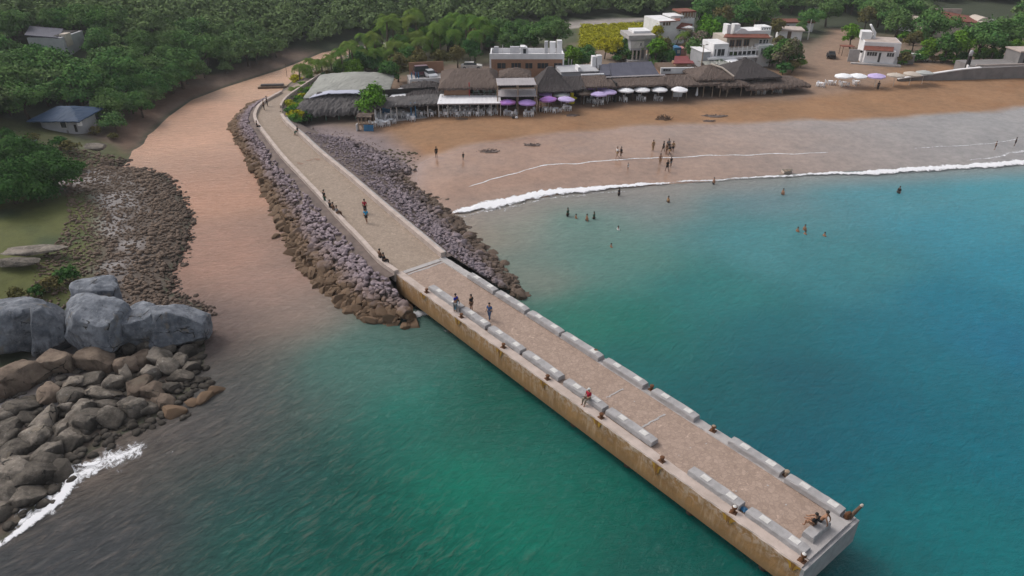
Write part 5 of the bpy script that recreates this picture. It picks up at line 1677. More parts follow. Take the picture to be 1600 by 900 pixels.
# 14 big red roof house among the trees
f = Fr((1452, 52), (1540, 52), 3.6)
r = f.root('red_tiled_house', 'big house with a broad dark red tiled roof behind the round trees', 'house')
za = f.zr(35, 0)
slab(r, 'wall', 'canvas_cream', 0, f.w, 0, 10, -1, za)
sheet(r, 'roof', 'terracotta', [(f.xc(1466, -.5, za), -.6, f.zr(30, -.6)), (f.xc(1527, -.5, za), -.6, f.zr(35.5, -.6)), (f.xc(1529, 8, za), 8, f.zr(27, 8)), (f.xc(1460, 8, za), 8, f.zr(15.5, 8))], .2)
slab(r, 'ridge_wall', 'concrete_pink', f.xc(1459, 8.2, za), f.xc(1500, 8.2, za), 8.2, 8.6, za, f.zr(13.8, 8.2))
mb = MB(); x0, x1 = f.xc(1527, 2, za), f.xc(1550, 2, za)
mb.add([(x0 + (x1 - x0) * k / 8, 2 + 5 * j, f.zr(33, 2) + .9 * math.sin(math.pi * k / 8)) for j in (0, 1) for k in range(9)] + [(x0 + (x1 - x0) * k / 8, 2 + 5 * j, za - 2) for j in (0, 1) for k in range(9)],
       [(k, k + 1, k + 10, k + 9) for k in range(8)] + [(18 + k, 19 + k, k + 1, k) for k in range(8)])
mb.build('vault', M['canvas_cream'], r)
f = Fr((1540, 52), (1582, 53), 3.6)
r = f.root('grey_roofed_house', 'pale house with a grey roof right of the red tiled one', 'house')
slab(r, 'wall', 'white_plaster', 0, f.w, 0, 6, -1, f.zr(38.5, 0))
sheet(r, 'roof', 'metal_grey', [(-.4, -.5, f.zr(38, -.5)), (f.w, -.5, f.zr(37.5, -.5)), (f.w + .3, 5, f.zr(31, 5)), (0, 5, f.zr(30, 5))], .15)
window(r, 1, 2.2, f.zr(46, 0), f.zr(41, 0), 0); window(r, 3.2, 4.4, f.zr(46, 0), f.zr(41, 0), 0)
f = Fr((1424, 44), (1455, 40), 3.6)
r = f.root('low_house', 'low pale house with a tan roof edge left of the red tiled one', 'house')
slab(r, 'wall', 'white_plaster', 0, f.w, 0, 6, -1, f.zr(33, 0)); slab(r, 'roof', 'thatch_brown', -.3, f.w + .2, -.4, 6.3, f.zr(33, 0), f.zr(30, 0))
window(r, 1, 2, f.zr(40, 0), f.zr(36, 0), 0)
# 15 small houses up the lane
f = Fr((1217, 60), (1252, 61), 3.2)
r = f.root('flat_roofed_shed', 'flat roofed white shed at the left side of the dirt lane', 'shed')
slab(r, 'wall', 'white_plaster', 0, f.w, 0, 5, -1, f.zr(48.5, 0)); slab(r, 'roof', 'concrete_pink', -.5, f.w + .5, -.5, 5.5, f.zr(48.5, 0), f.zr(46.5, 0))
slab(r, 'door', 'wood', f.w * .35, f.w * .35 + .9, -.05, -.003, -.2, 1.9)
f = Fr((1216, 45), (1270, 45), 3.4)
r = f.root('long_low_house', 'long low pale house with a thin red roof edge behind the flat roofed shed', 'house')
slab(r, 'wall', 'white_plaster', 0, f.w, 0, 5, -1, f.zr(36, 0)); slab(r, 'roof', 'terracotta', -.4, f.w + .3, -.4, 5.3, f.zr(36, 0), f.zr(34, 0))
window(r, 1.5, 2.8, f.zr(43, 0), f.zr(39, 0), 0); window(r, 4.5, 5.8, f.zr(43, 0), f.zr(39, 0), 0)
f = Fr((1380, 25), (1415, 24), 4)
r = f.root('distant_house', 'distant pale pink house half hidden in the trees above the beach house', 'house')
slab(r, 'wall', 'canvas_cream', 0, f.w, 0, 5, -1, f.zr(17, 0)); slab(r, 'roof', 'concrete_pink', -.3, f.w + .3, -.3, 5.3, f.zr(17, 0), f.zr(15.5, 0)); window(r, 2, 3.2, f.zr(23, 0), f.zr(19, 0), 0)

# 16 left side: house on the wooded hill, boathouse by the river
q = G(44, 66)
f = Fr((44, 66), (98, 66), q.z + 1.0)
HILL_HOUSE = f
r = f.root('hillside_house', 'grey flat house with a slate blue roof on the wooded hill at left', 'house')
z1 = f.zr(59, 0); z2 = f.zr(52, 3)
slab(r, 'wall', 'grey_plaster', 0, f.w, 0, 8, -4, z1)
slab(r, 'recess', 'dark', .3, f.w - .6, .9, 7.5, z1, f.zr(56.5, .9))
sheet(r, 'roof', 'slate_roof', [(-.3, 0, f.zr(54.5, 0)), (f.w - .6, 0, f.zr(59, 0)), (f.xc(95, 8, 3), 8, f.zr(45, 8)), (f.xc(43, 8, 3), 8, f.zr(40.5, 8))], .2)
slab(r, 'chimney', 'canvas_cream', f.w - .9, f.w + .3, 1, 3, -1, z1 + .5)
f = Fr((58, 206), (128, 206))
r = f.root('boathouse', 'round cornered stucco boathouse with a faded blue pitched roof by the river', 'boathouse')
ze = f.zr(187, 0)
mb = MB(); n = 28
wd, dp = f.w, 6.5
ringp = []
for k in range(n):
    t = 2 * math.pi * k / n
    ca, sa = math.cos(t), math.sin(t)
    ringp.append((wd / 2 + wd / 2 * math.copysign(abs(ca) ** .6, ca), dp / 2 + dp / 2 * math.copysign(abs(sa) ** .6, sa)))
mb.prism(ringp, -1.5, ze)
wl = mb.build('wall', M['grey_plaster'], r)
roof_field(-.7, wd + .5, -.7, dp + .7, ze - .05, f.zr(165.5, dp / 2), wd * .45, wd * .42, dp * .5 + .6, dp * .5 + .6, .95, .12, 30, 18, .05, .03, 0, 51).build('roof', M['blue_roof'], r)
window(r, f.xc(94, 0, 1.5), f.xc(102.5, 0, 1.5), f.zr(199.5, 0), f.zr(189.5, 0), -.02, 'white_paint', 'glass', 0)
slab(r, 'door', 'dark', f.xc(118.5, .05), f.xc(122, .05), -.04, .05, 0, f.zr(195, 0))
slab(r, 'tank', 'white_plaster', f.xc(120, -.2, 2), f.xc(126, -.2, 2), -.45, -.05, ze - .9, ze - .2)
f = Fr((108, 212), (160, 196))
r = f.root('dry_stone_wall', 'low grey masonry wall running from the boathouse towards the river', 'wall')
mb = MB()
for k in range(16):
    mb.box(f.w * k / 16 + .01, f.w * (k + 1) / 16 - .01, rnd.uniform(-.05, .05), .5 + rnd.uniform(-.05, .05), -.8, .75 + rnd.uniform(-.1, .1), taper=.05)
mb.build('masonry', M['sea_wall'], r)
f = Fr((138, 186), (158, 186))
r = f.root('lean_to', 'small grey lean to shelter at the right of the boathouse', 'shelter')
roof_field(0, f.w, 0, 3.5, f.zr(184, 0), f.zr(178, 1.7), f.w / 2, f.w / 2, 1.7, 1.7, 1, .12, 14, 8, .05, .03).build('roof', M['slate_roof'], r)
posts(r, [(.3, .3), (f.w - .3, .3), (.3, 3), (f.w - .3, 3)], f.zr(184, 0), .08, 'wood')

# right: sea wall
f = Fr((1405, 128), (1620, 122))
r = f.root('sea_wall', 'long grey sea wall with a white rim along the right edge of the beach', 'wall')
zz = lambda c, row: f.zr(row, 0, f.xc(c, 0, 1))
prof = [(1405, 124), (1440, 119), (1470, 114), (1500, 109.5), (1530, 106.5), (1600, 103), (1690, 99)]
pr2 = [(f.xc(c, 0, 1), zz(c, rw)) for c, rw in prof]
mb = MB()
for (xa, za), (xb, zb) in zip(pr2, pr2[1:]):
    mb.add([(xa, 0, -1), (xb, 0, -1), (xb, 0, zb), (xa, 0, za), (xa, .5, -1), (xb, .5, -1), (xb, .5, zb), (xa, .5, za)], [(0, 1, 2, 3), (3, 2, 6, 7), (7, 6, 5, 4)])
mb.build('face', M['sea_wall'], r)
mb = MB()
for (xa, za), (xb, zb) in zip(pr2[:5], pr2[1:5]):
    mb.add([(xa, -.12, za + .01), (xb, -.12, zb + .01), (xb, .6, zb + .03), (xa, .6, za + .03), (xa, -.12, za + .2), (xb, -.12, zb + .2), (xb, .6, zb + .2), (xa, .6, za + .2)], [(0, 1, 5, 4), (4, 5, 6, 7), (7, 6, 2, 3), (0, 4, 7, 3), (1, 2, 6, 5)])
mb.build('rim', M['white_plaster'], r)
mb = MB()
xa, xb = pr2[4][0], pr2[6][0]
mb.box(xa, xb, .55, 8, -.5, pr2[4][1] - .05)
mb.build('promenade', M['sea_wall'], r)
mb = MB()
mb.box(xa, xb, 1.5, 1.8, pr2[4][1] - .04, pr2[4][1] + .35)
mb.build('kerb', M['concrete_pink'], r)
f4 = Fr((1585, 100), (1612, 100), 4.2)
r = f4.root('gate_house', 'dark grey gate block at the right frame edge above the sea wall', 'building')
slab(r, 'wall', 'sea_wall', .6, f4.w + 4, 0, 5, -1, f4.zr(82, 0)); slab(r, 'coping', 'concrete_pink', .4, f4.w + 4.2, -.2, 5.2, f4.zr(82, 0), f4.zr(80, 0))
slab(r, 'shutter', 'dark', 1.6, 3.6, -.05, -.003, -.9, 1.4)
q = P(1511, 105, 4.0)
r = empty('water_tank_stand', q, 0, 'dark post topped by a pale rounded tank behind the sea wall', 'tank')
mb = MB(); mb.box(-.35, .35, -.3, .3, -1, zrow(q.y, 87) - q.z, taper=.05); mb.build('stand', M['dark'], r)
mb = MB(); zt = zrow(q.y, 87) - q.z; mb.tube([(0, 0, zt), (0, 0, zt + .8), (0, 0, zt + 1.05), (0, 0, zt + 1.1)], [.36, .36, .25, .08], 12); mb.build('tank', M['grey_plaster'], r, smooth=True)
q = P(1518, 110, 3.6)
r = empty('white_bench', q, -.05, 'white bench with one raised end on top of the sea wall', 'bench')
mb = MB(); mb.box(-1.0, 1.1, -.3, .3, .4, .55); mb.build('seat', M['white_plaster'], r)
mb = MB(); mb.add([(-1.1, -.3, .4), (-.6, -.3, .56), (-.95, -.3, 1.1), (-1.1, -.3, 1.1), (-1.1, .3, .4), (-.6, .3, .56), (-.95, .3, 1.1), (-1.1, .3, 1.1)], [(0, 1, 2, 3), (7, 6, 5, 4), (0, 4, 5, 1), (1, 5, 6, 2), (2, 6, 7, 3), (3, 7, 4, 0)]); mb.build('raised_end', M['white_plaster'], r, fix=True)
for x in (-.8, .9):
    slab(r, 'leg', 'white_plaster', x - .1, x + .1, -.25, .25, -.4, .4)

# ------------------------------------------------------------------ trees and plants
def leaf_cloud(seed, n, lobes, leaf, flat=.75, hollow=.55):
    """n leaf-clump cards spread through lumpy lobes; lobes = (x, y, z, rx, ry, rz). Returns V, Q, tint"""
    r = np.random.default_rng(seed)
    L = np.array(lobes, float)
    wts = (L[:, 3] * L[:, 4] * L[:, 5]) ** .67
    k = r.choice(len(L), n, p=wts / wts.sum())
    d = r.normal(size=(n, 3)); d /= np.linalg.norm(d, axis=1)[:, None]
    d[:, 2] = np.where(d[:, 2] < -.35, -d[:, 2] * .6, d[:, 2])
    rad = hollow + (1 - hollow) * r.random(n) ** .6
    rad *= 1 + .22 * np.sin(d[:, 0] * 5 + k) * np.sin(d[:, 1] * 6 + 2 * k) + .12 * r.normal(size=n)
    c = L[k, :3] + d * rad[:, None] * L[k, 3:]
    nrm = d + r.normal(size=(n, 3)) * .55; nrm[:, 2] += flat * .5
    nrm /= np.linalg.norm(nrm, axis=1)[:, None]
    a = np.cross(nrm, r.normal(size=(n, 3))); a /= np.linalg.norm(a, axis=1)[:, None]
    b = np.cross(nrm, a)
    s = leaf * (.6 + .8 * r.random(n))[:, None]
    V = np.stack([c - a * s - b * s * .3, c + b * s * .75 - a * s * .1, c + a * s + b * s * .25, c - b * s * .7 + a * s * .15], 1).reshape(-1, 3)
    Q = np.arange(4 * n).reshape(n, 4)
    tint = np.repeat(np.clip(.5 + .28 * r.normal(size=n) + .3 * np.sin(k * 2.1), 0, 1), 4)
    return V, Q, tint


def dome_lobes(seed, rx, rz, zc, m=9):
    r = random.Random(seed)
    out = [(0, 0, zc + rz * .15, rx * .6, rx * .6, rz * .75)]
    for i in range(m):
        a = 6.283 * i / m + r.uniform(-.4, .4)
        q = r.uniform(.42, .74)
        s = r.uniform(.32, .5)
        out.append((rx * q * math.cos(a), rx * q * math.sin(a), zc + rz * r.uniform(-.35, .45), rx * s, rx * s, rz * s * 1.05))
    for i in range(3):
        a = r.uniform(0, 6.28)
        out.append((rx * .28 * math.cos(a), rx * .28 * math.sin(a), zc + rz * .6, rx * .36, rx * .36, rz * .42))
    return out


def trunk_mb(seed, h, r0, spread):
    r = random.Random(seed)
    mb = MB()
    k = Vector((r.uniform(-.3, .3), r.uniform(-.3, .3), h * .55))
    mb.tube([(0, 0, -.6), k * .5, k], [r0 * 1.35, r0, r0 * .75], 8)
    for i in range(5):
        a = 6.283 * i / 5 + r.uniform(-.4, .4)
        e = Vector((spread * math.cos(a), spread * math.sin(a), h * r.uniform(.8, 1.15)))
        mb.tube([k * .95, k.lerp(e, .5) + Vector((0, 0, .2)), e], [r0 * .55, r0 * .35, r0 * .12], 6)
    return mb


def tree_kind(name, seed, rx, rz, zc, n, leaf, mat, m=9, trunk_r=.18, hollow=.5):
    V, Q, t = leaf_cloud(seed, n, dome_lobes(seed, rx, rz, zc, m), leaf, hollow=hollow)
    crown = np_mesh('crown', V, Q, M[mat], False, {'tint': t})
    trunk = trunk_mb(seed, zc + rz * .2, trunk_r, rx * .5).mesh('trunk', M['bark'], True)
    return name, crown, trunk


BOOST = 1.0


def plant(kind_, loc, s=1.0, rz=0.0, label=None, cat='tree', group=None, mat=None, sz=None):
    name, crown, trunk = kind_
    r = empty(name, loc, rz, label, cat, group)
    s *= BOOST
    r.scale = (s, s, sz or s)
    c = link('crown', crown, r); link('trunk', trunk, r)
    if mat:
        c.material_slots[0].link = 'OBJECT'; c.material_slots[0].material = M[mat]
    return r


FOREST = [tree_kind('forest_tree', 600 + i, 2.6 + .35 * (i % 3), 1.9 + .25 * (i % 2), 2.6, 1500, .19, 'leaf_forest', 8) for i in range(4)]
DENSE = [tree_kind('broadleaf_tree', 620 + i, 3.4 + .4 * (i % 2), 2.9, 3.6, 3800, .19, 'leaf_dark', 10, .24) for i in range(4)]
MID = [tree_kind('broadleaf_tree', 640 + i, 2.3, 2.3, 3.0, 2200, .17, 'leaf_mid', 8, .16) for i in range(3)]
BUSH = [tree_kind('shrub', 660 + i, 1.2, .9, .9, 700, .13, 'leaf_mid', 7, .07) for i in range(3)]
BIG = [tree_kind('broadleaf_tree', 670 + i, 4.4, 3.2, 2.8, 15000, .15, 'leaf_bush', 13, .25, .45) for i in range(3)]

for i in range(9):
    q = HILL_HOUSE.M @ Vector((HILL_HOUSE.w * i / 8, -2.2 - .8 * (i % 3), 0)); q.z = gz(q.x, q.y) - .4
    plant(BUSH[i % 3], q, 1.3 + .2 * (i % 2), i, 'green bush growing at the foot of the grey hillside house', 'bush', 'bushes below the hillside house', 'leaf_dark' if i % 2 else None)

# palms
def palm_kind(seed, h, fr=24, fl=2.4):
    r = random.Random(seed)
    top = Vector((r.uniform(-.8, .8), r.uniform(-.8, .8), h))
    mb = MB(); mb.tube([(0, 0, -.5), top * .3 + Vector((-.1, .1, 0)), top * .7, top], [.22, .16, .13, .12], 7)
    trunk = mb.mesh('trunk', M['palm_bark'], True)
    V, Q, T = [], [], []
    for k in range(fr):
        a = 6.283 * k / fr + r.uniform(-.2, .2)
        up = r.uniform(-.45, 1.15)
        L = fl * r.uniform(.6, 1.2)
        dx, dy = math.cos(a), math.sin(a)
        pts = []
        for i in range(9):
            t = i / 8
            rr = L * t * (1 - .18 * t * (1 if up > .3 else .4)); zz = L * (up * t * .8 - (.55 + .35 * up) * t * t * 1.15)
            pts.append(top + Vector((dx * rr, dy * rr, zz)))
        tt = r.random()
        for i in range(8):
            p, q = pts[i], pts[i + 1]
            w = .56 * math.sin(math.pi * min(1, (i + 1.2) / 9)) + .06
            for sd in (-1, 1):
                for hf in (0, .5):
                    u0 = p.lerp(q, hf); u1 = p.lerp(q, hf + .25)
                    side = Vector((-dy * sd, dx * sd, 0)) * w + Vector((dx, dy, 0)) * w * .45 + Vector((0, 0, -w * r.uniform(.3, .8)))
                    b_ = len(V)
                    V += [u0, u1, u1 + side * .98, u0 + side]
                    Q.append((b_, b_ + 1, b_ + 2, b_ + 3)); T += [min(1, max(0, tt + r.uniform(-.2, .2)))] * 4
    crown = np_mesh('crown', [tuple(v) for v in V], Q, M['leaf_palm'], False, {'tint': T})
    return 'palm_tree', crown, trunk


PALMS = [palm_kind(700 + i, (4.2, 5.2, 6.2, 3.4)[i]) for i in range(4)]

# --- forest: nearest trees on the far river bank and the hill as things, the rest beyond as one mass
pts = []
step = 3.7
yy = 104.0
while yy < 300:
    xx = -215.0 - 40
    stp = step * (1 + max(0, yy - 200) / 300)
    while xx < 230:
        pts.append((xx + rnd.uniform(-.45, .45) * stp, yy + rnd.uniform(-.45, .45) * stp))
        xx += stp
    yy += stp * .92
pa = np.array(pts)
h_, sw_, se_ = ground(pa[:, 0], pa[:, 1])


def insd(poly):
    return sdf(poly, pa[:, 0], pa[:, 1])


wood_w = (sw_ > np.where(pa[:, 1] < 150, 2.6, 4.5)) & (insd(W([(-150, 262), (-60, 240), (0, 205), (60, 196), (170, 190), (200, 192), (262, 150), (340, 122), (420, 100), (470, 88), (545, 64), (640, 58), (800, 42), (900, 36)], 3) + [(24, 214), (250, 214), (250, 330), (-330, 330), (-330, 70), (-110, 70)]) > 0)
keep = wood_w & (insd(W([(40, 215), (170, 215), (165, 165), (40, 165)], 4)) < .5)
hc = HILL_HOUSE.M @ Vector((HILL_HOUSE.w / 2, 0, 0))
keep &= ~((np.abs(pa[:, 0] - hc.x) < 7.5) & (pa[:, 1] > hc.y - 8.5) & (pa[:, 1] < hc.y + 11))
keep &= insd(W([(895, 84), (1040, 82), (1046, 34), (895, 36)], 2.5)) < 0
keep &= insd(W([(770, 80), (905, 80), (1060, 40), (1050, 23), (960, 22), (860, 28), (770, 36)], 3.5)) < 0
keep &= insd(W([(1020, 140), (1215, 140), (1290, 40), (1310, 12), (1040, 16)], 3)) < 0
keep &= insd(W([(1205, 160), (1225, 62), (1290, 20), (1345, 20), (1400, 45), (1640, 50), (1640, 140)], 3)) < 0
keep &= insd(W([(1440, 60), (1600, 60), (1600, 10), (1440, 10)], 3)) < 0
keep &= ((pa[:, 0] / np.maximum(pa[:, 1], 1)) < .78) & ((pa[:, 0] / pa[:, 1]) > -.80)
fp = pa[keep]; fz = h_[keep]
order = np.argsort(np.hypot(fp[:, 0], fp[:, 1]) * (1 + (fp[:, 0] > 0) * .5))
NT = 190
for j in order[:NT]:
    s = rnd.uniform(.6, 1.5)
    near = fp[j, 1] < 165
    k = DENSE[rnd.randrange(4)] if (near and rnd.random() < .55) else FOREST[rnd.randrange(4)]
    if k in DENSE: s *= .85
    t = plant(k, (fp[j, 0], fp[j, 1], fz[j] - .3), s, rnd.uniform(0, 6.28), 'dark green bushy tree in the dense wood on the far river bank', 'tree', 'trees of the wood on the far bank')
FV, FQ, FT, base = [], [], [], 0
rawf = []
for i in range(6):
    V, Q, t = leaf_cloud(800 + i, 650, dome_lobes(800 + i, 2.7, 2.0, 2.3, 7), .30)
    rawf.append((V, Q, t))
for j in order[NT:]:
    V, Q, t = rawf[rnd.randrange(6)]
    s = rnd.uniform(.55, 1.4) * (1.15 if fp[j, 1] > 210 else 1); a = rnd.uniform(0, 6.28); ca, sa = math.cos(a), math.sin(a)
    v = np.stack([(V[:, 0] * ca - V[:, 1] * sa) * s + fp[j, 0], (V[:, 0] * sa + V[:, 1] * ca) * s + fp[j, 1], V[:, 2] * s + fz[j] - .3], 1)
    FV.append(v); FQ.append(Q + base); base += len(V)
    FT.append(np.clip(t * .6 + rnd.uniform(-.35, .65), 0, 1))
if FV:
    kind(link('forest', np_mesh('forest', np.concatenate(FV), np.concatenate(FQ), M['leaf_forest'], False, {'tint': np.concatenate(FT)})), 'stuff')

# yellow green crop in the field
poly = W([(905, 77), (907, 41), (1026, 38), (1030, 75)], 2.6)
bx = [p[0] for p in poly]; by = [p[1] for p in poly]
L = []
while len(L) < 900:
    x, y = rnd.uniform(min(bx), max(bx)), rnd.uniform(min(by), max(by))
    if sdf(poly, [x], [y])[0] > .3:
        L.append((x, y, gz(x, y) + .6, .8, .8, .55))
V, Q, t = leaf_cloud(900, 26000, L, .2)
kind(link('field_crop', np_mesh('field_crop', V, Q, M['leaf_yellow'], False, {'tint': t})), 'stuff')


def at_tree(u, v, z=None):
    return G(u, v) if z is None else P(u, v, z)


# big dark bush masses in the left foreground
for i, (u, v, s, lab) in enumerate([(25, 318, 1.0, 'large dark green tree crown at the left frame edge above the olive grass'), (88, 300, .95, 'large dark green tree leaning over the cobble shore at left'), (45, 262, .9, 'broad dark green tree behind the two on the left river shore'),
                                    (-40, 290, 1.1, 'dark green tree mostly cut off by the left frame edge')]):
    plant(BIG[i % 3], at_tree(u, v) - Vector((0, 0, .6)), s, i * 1.7, lab)
for i, (u, v, s) in enumerate([(112, 240, .95), (12, 222, 1.0), (52, 224, .8), (128, 268, .7), (80, 452, .7), (108, 440, .8), (30, 470, .7), (60, 462, .6), (178, 218, .6), (95, 232, .9), (150, 210, .7), (20, 240, .8)]):
    plant(BUSH[i % 3], at_tree(u, v) - Vector((0, 0, .25)), s * 1.3, i, 'low green bush growing in the grass of the left bank', 'bush', 'bushes on the left bank', 'leaf_bush' if i % 2 else 'leaf_olive')

for k, i in enumerate(range(72, 106, 2)):
    q = er[i] + (er[i] - el[i]).normalized() * (1.3 + .5 * (k % 3)); q.z = max(1.4, gz(q.x, q.y)) - .1
    plant(BUSH[k % 3], q, rnd.uniform(1.0, 1.4), k, 'green shrub growing along the wall between the road bend and the hall', 'bush', 'shrubs along the road bend wall', ('leaf_mid', 'leaf_bright', 'leaf_yellow', 'leaf_mid')[k % 4])
BOOST = 1.32
PB = 1.25
# palms of the village grove by the jetty
plab = 'slender green palm in the grove between the jetty road and the village'
for i, (u, v) in enumerate([(478, 132), (488, 140), (498, 122), (506, 134), (515, 118), (522, 130), (532, 116), (540, 126), (548, 112), (556, 122), (486, 118), (470, 142), (528, 106), (566, 112), (575, 104), (585, 116), (592, 104), (600, 112), (608, 100),
                            (618, 108), (628, 98), (580, 94), (598, 90), (616, 88), (640, 104), (650, 94), (662, 100), (636, 86), (672, 90), (690, 92), (656, 80), (680, 78), (700, 80), (715, 92), (728, 84), (742, 96), (752, 86), (705, 70), (735, 72), (760, 78)]):
    plant(PALMS[rnd.randrange(4)], at_tree(u, v), rnd.uniform(.85, 1.25) * (.62 if u < 545 else .82 if u < 600 else 1), rnd.uniform(0, 6.28), plab if u < 640 else 'green palm in the grove behind the thatched beach restaurants', 'palm', 'palms of the village grove')
for i in range(95):
    u = rnd.uniform(480, 765); v = rnd.uniform(max(66, 140 - (u - 480) * .55), max(82, 142 - max(0, u - 500) * .3))
    if 560 < u < 640 and v > 128: continue
    if u > 640 and v > 106: continue
    k = (MID, MID, BUSH, DENSE)[i % 4]
    plant(k[i % len(k)], at_tree(u, v) - Vector((0, 0, .3)), rnd.uniform(.45, .75) * (.7 if u < 550 else 1) * (.75 if k is DENSE else 1.3 if k is BUSH else 1), i, 'leafy green tree filling the grove between the palms', 'tree', 'undergrowth of the village grove', (None, 'leaf_mid', 'leaf_olive', 'leaf_bright', None)[i % 5])
for i in range(46):
    u = rnd.uniform(690, 868); v = rnd.uniform(50, 84)
    plant(MID[i % 3] if i % 3 else DENSE[i % 4], at_tree(u, v) - Vector((0, 0, .3)), rnd.uniform(.4, .62), i, 'dark leafy tree in the thicket behind the brown building', 'tree', 'thicket behind the brown building', ('leaf_dark', None, 'leaf_mid')[i % 3])
for u, v, s, lab in ((464, 158, .6, 'low bright palm leaning over the jetty road'), (480, 178, .6, 'young palm beside the thatched hall corner')):
    plant(PALMS[3], at_tree(u, v), s, 1, lab, 'palm')
for i, (u, v, s, mt) in enumerate([(462, 172, .9, 'leaf_mid'), (470, 160, 1.0, 'leaf_bright'), (456, 166, .7, 'leaf_olive'), (474, 150, 1.0, 'leaf_bright'), (468, 184, .8, 'leaf_mid'), (484, 192, .9, 'leaf_mid'), (466, 136, .9, 'leaf_yellow'), (490, 156, .8, 'leaf_mid'), (478, 168, .9, 'leaf_bright')]):
    plant(BUSH[i % 3], at_tree(u, v) - Vector((0, 0, .2)), s * 1.25, i, 'green shrub beside the jetty road next to the thatched hall', 'bush', 'shrubs beside the thatched hall', mt)
t = plant(MID[0], at_tree(578, 188) - Vector((.5, 0, 0)), .95, 0, 'leaning bright green almond tree in front of the thatched hall', mat='leaf_bright')
t.rotation_euler = (.1, .35, 0)
for i, (u, v, s, k, mt, lab) in enumerate([
    (655, 118, .8, MID, 'leaf_olive', 'olive brown tree behind the parking terrace'), (622, 128, .85, MID, 'leaf_olive', 'tan leaved tree right of the grey tarp roof'), (610, 138, .8, MID, 'leaf_mid', 'green tree at the back corner of the tarp hall'), (640, 112, .8, MID, 'leaf_mid', 'green tree left of the parking terrace'),
    (690, 112, .7, MID, 'leaf_olive', 'brownish tree just left of the broad thatch roof'), (715, 106, .7, MID, 'leaf_olive', 'olive tree behind the broad thatch roof'), (735, 100, .8, MID, 'leaf_mid', 'green tree left of the brown building'),
    (770, 74, .8, DENSE, None, 'dark tree behind the left end of the brown building'), (800, 76, .75, DENSE, None, 'dark tree behind the arched turret'), (835, 78, .75, DENSE, None, 'dark tree behind the middle of the brown building'), (868, 78, .85, DENSE, None, 'dark tree behind the right end of the brown building'),
    
    (895, 112, .75, MID, 'leaf_bright', 'bright green tree right of the two white poles'), (908, 110, .6, MID, 'leaf_mid', 'green tree in front of the yellow field'), (925, 104, .5, MID, 'leaf_mid', 'green tree left of the yellow one'),
    (960, 94, .72, MID, 'leaf_yellow', 'yellow green flowering tree left of the grey house'), (978, 94, .7, MID, 'leaf_dark', 'dark shrub tree at the foot of the grey house'), (944, 92, .7, MID, 'leaf_yellow', 'small yellow tree in front of the crop field'),
    (1024, 102, .85, MID, 'leaf_bright', 'tall bright tree between the grey house and the red roofed hut'), (1035, 98, .8, MID, 'leaf_olive', 'olive tree beside the lane left of the kiosk'), (1026, 70, .7, MID, 'leaf_yellow', 'yellowish tree at the left foot of the white villa'), (1046, 104, .55, MID, 'leaf_mid', 'small tree before the painted kiosk'),
    (1082, 98, .8, MID, 'leaf_dark', 'dark tree right of the red roofed hut'), (1095, 92, .9, MID, 'leaf_pink', 'tree with pale blossoms between the villa and the white house'), (1108, 76, .95, MID, 'leaf_bright', 'bright green tree behind the white house garage'), (1100, 62, .9, MID, 'leaf_bright', 'bright green tree up the lane right of the villa'),
    (1072, 78, .7, MID, 'leaf_pink', 'flowering tree right below the white villa'), (1120, 62, .85, MID, 'leaf_mid', 'green tree behind the white house tower'), (1128, 50, 1.0, MID, 'leaf_olive', 'brown olive tree above the white house'), (1092, 44, .9, DENSE, None, 'dark tree at the right side of the white villa'), (1110, 38, 1.0, DENSE, None, 'dark tree behind the villa garden'),
    (1160, 46, .9, DENSE, None, 'dark tree behind the white house vault'), (1185, 42, .9, DENSE, None, 'dark tree behind the white house roof tower'), (1210, 64, .8, MID, 'leaf_olive', 'brownish tree right of the white house'),
    (1228, 112, 1.0, MID, 'leaf_pink', 'green tree with white blossoms at the right of the white house'), (1236, 104, .8, MID, 'leaf_mid', 'green tree at the lane corner'), (1215, 108, .8, MID, 'leaf_dark', 'dark green tree behind the dark palapa'), (1200, 106, .7, MID, 'leaf_mid', 'green tree against the right wing of the white house'),
    (1328, 76, .85, MID, 'leaf_bright', 'vivid green round tree left of the white beach house'), (1350, 48, .9, MID, 'leaf_olive', 'olive tree behind the beach house tower'), (1370, 44, .9, DENSE, None, 'dark green tree above the beach house'), (1398, 62, .9, DENSE, None, 'dark round tree right of the beach house'), (1384, 50, .7, DENSE, None, 'dark tree behind the beach house roof'),
    (1425, 80, .7, MID, 'leaf_olive', 'brown sparse tree between the beach house and the round tree'), (1452, 74, 1.05, DENSE, None, 'big round dark green tree on the right'),
    (1448, 96, .75, MID, 'leaf_bright', 'light green tree above the sea wall start'), (1472, 98, .95, MID, 'leaf_mid', 'light green tree left of the tank post'), (1492, 98, 1.0, MID, 'leaf_bright', 'tall light green weeping tree left of the tank post'), (1528, 96, 1.0, DENSE, None, 'dark green tree right of the tank post'), (1550, 90, 1.05, DENSE, None, 'dark green tree below the grey roofed house'),
    (1575, 96, .75, MID, 'leaf_bright', 'bright green tree against the gate block'), (1590, 76, 1.0, DENSE, None, 'dark tree at the right frame edge'), (1512, 84, .9, MID, 'leaf_mid', 'green tree below the red tiled roof'), (1560, 66, .8, MID, 'leaf_mid', 'green tree at the right of the grey roofed house'),
    (1265, 50, .7, DENSE, None, 'dark tree at the right end of the long low house'), (1290, 42, .9, DENSE, None, 'dark tree left of the dirt lane top'), (1250, 58, .6, MID, 'leaf_dark', 'small dark tree right of the flat roofed shed')]):
    plant(k[i % len(k)], at_tree(u, v) - Vector((0, 0, .2)), s, i * 1.3, lab, 'tree', None, mt)
BOOST = 1.0
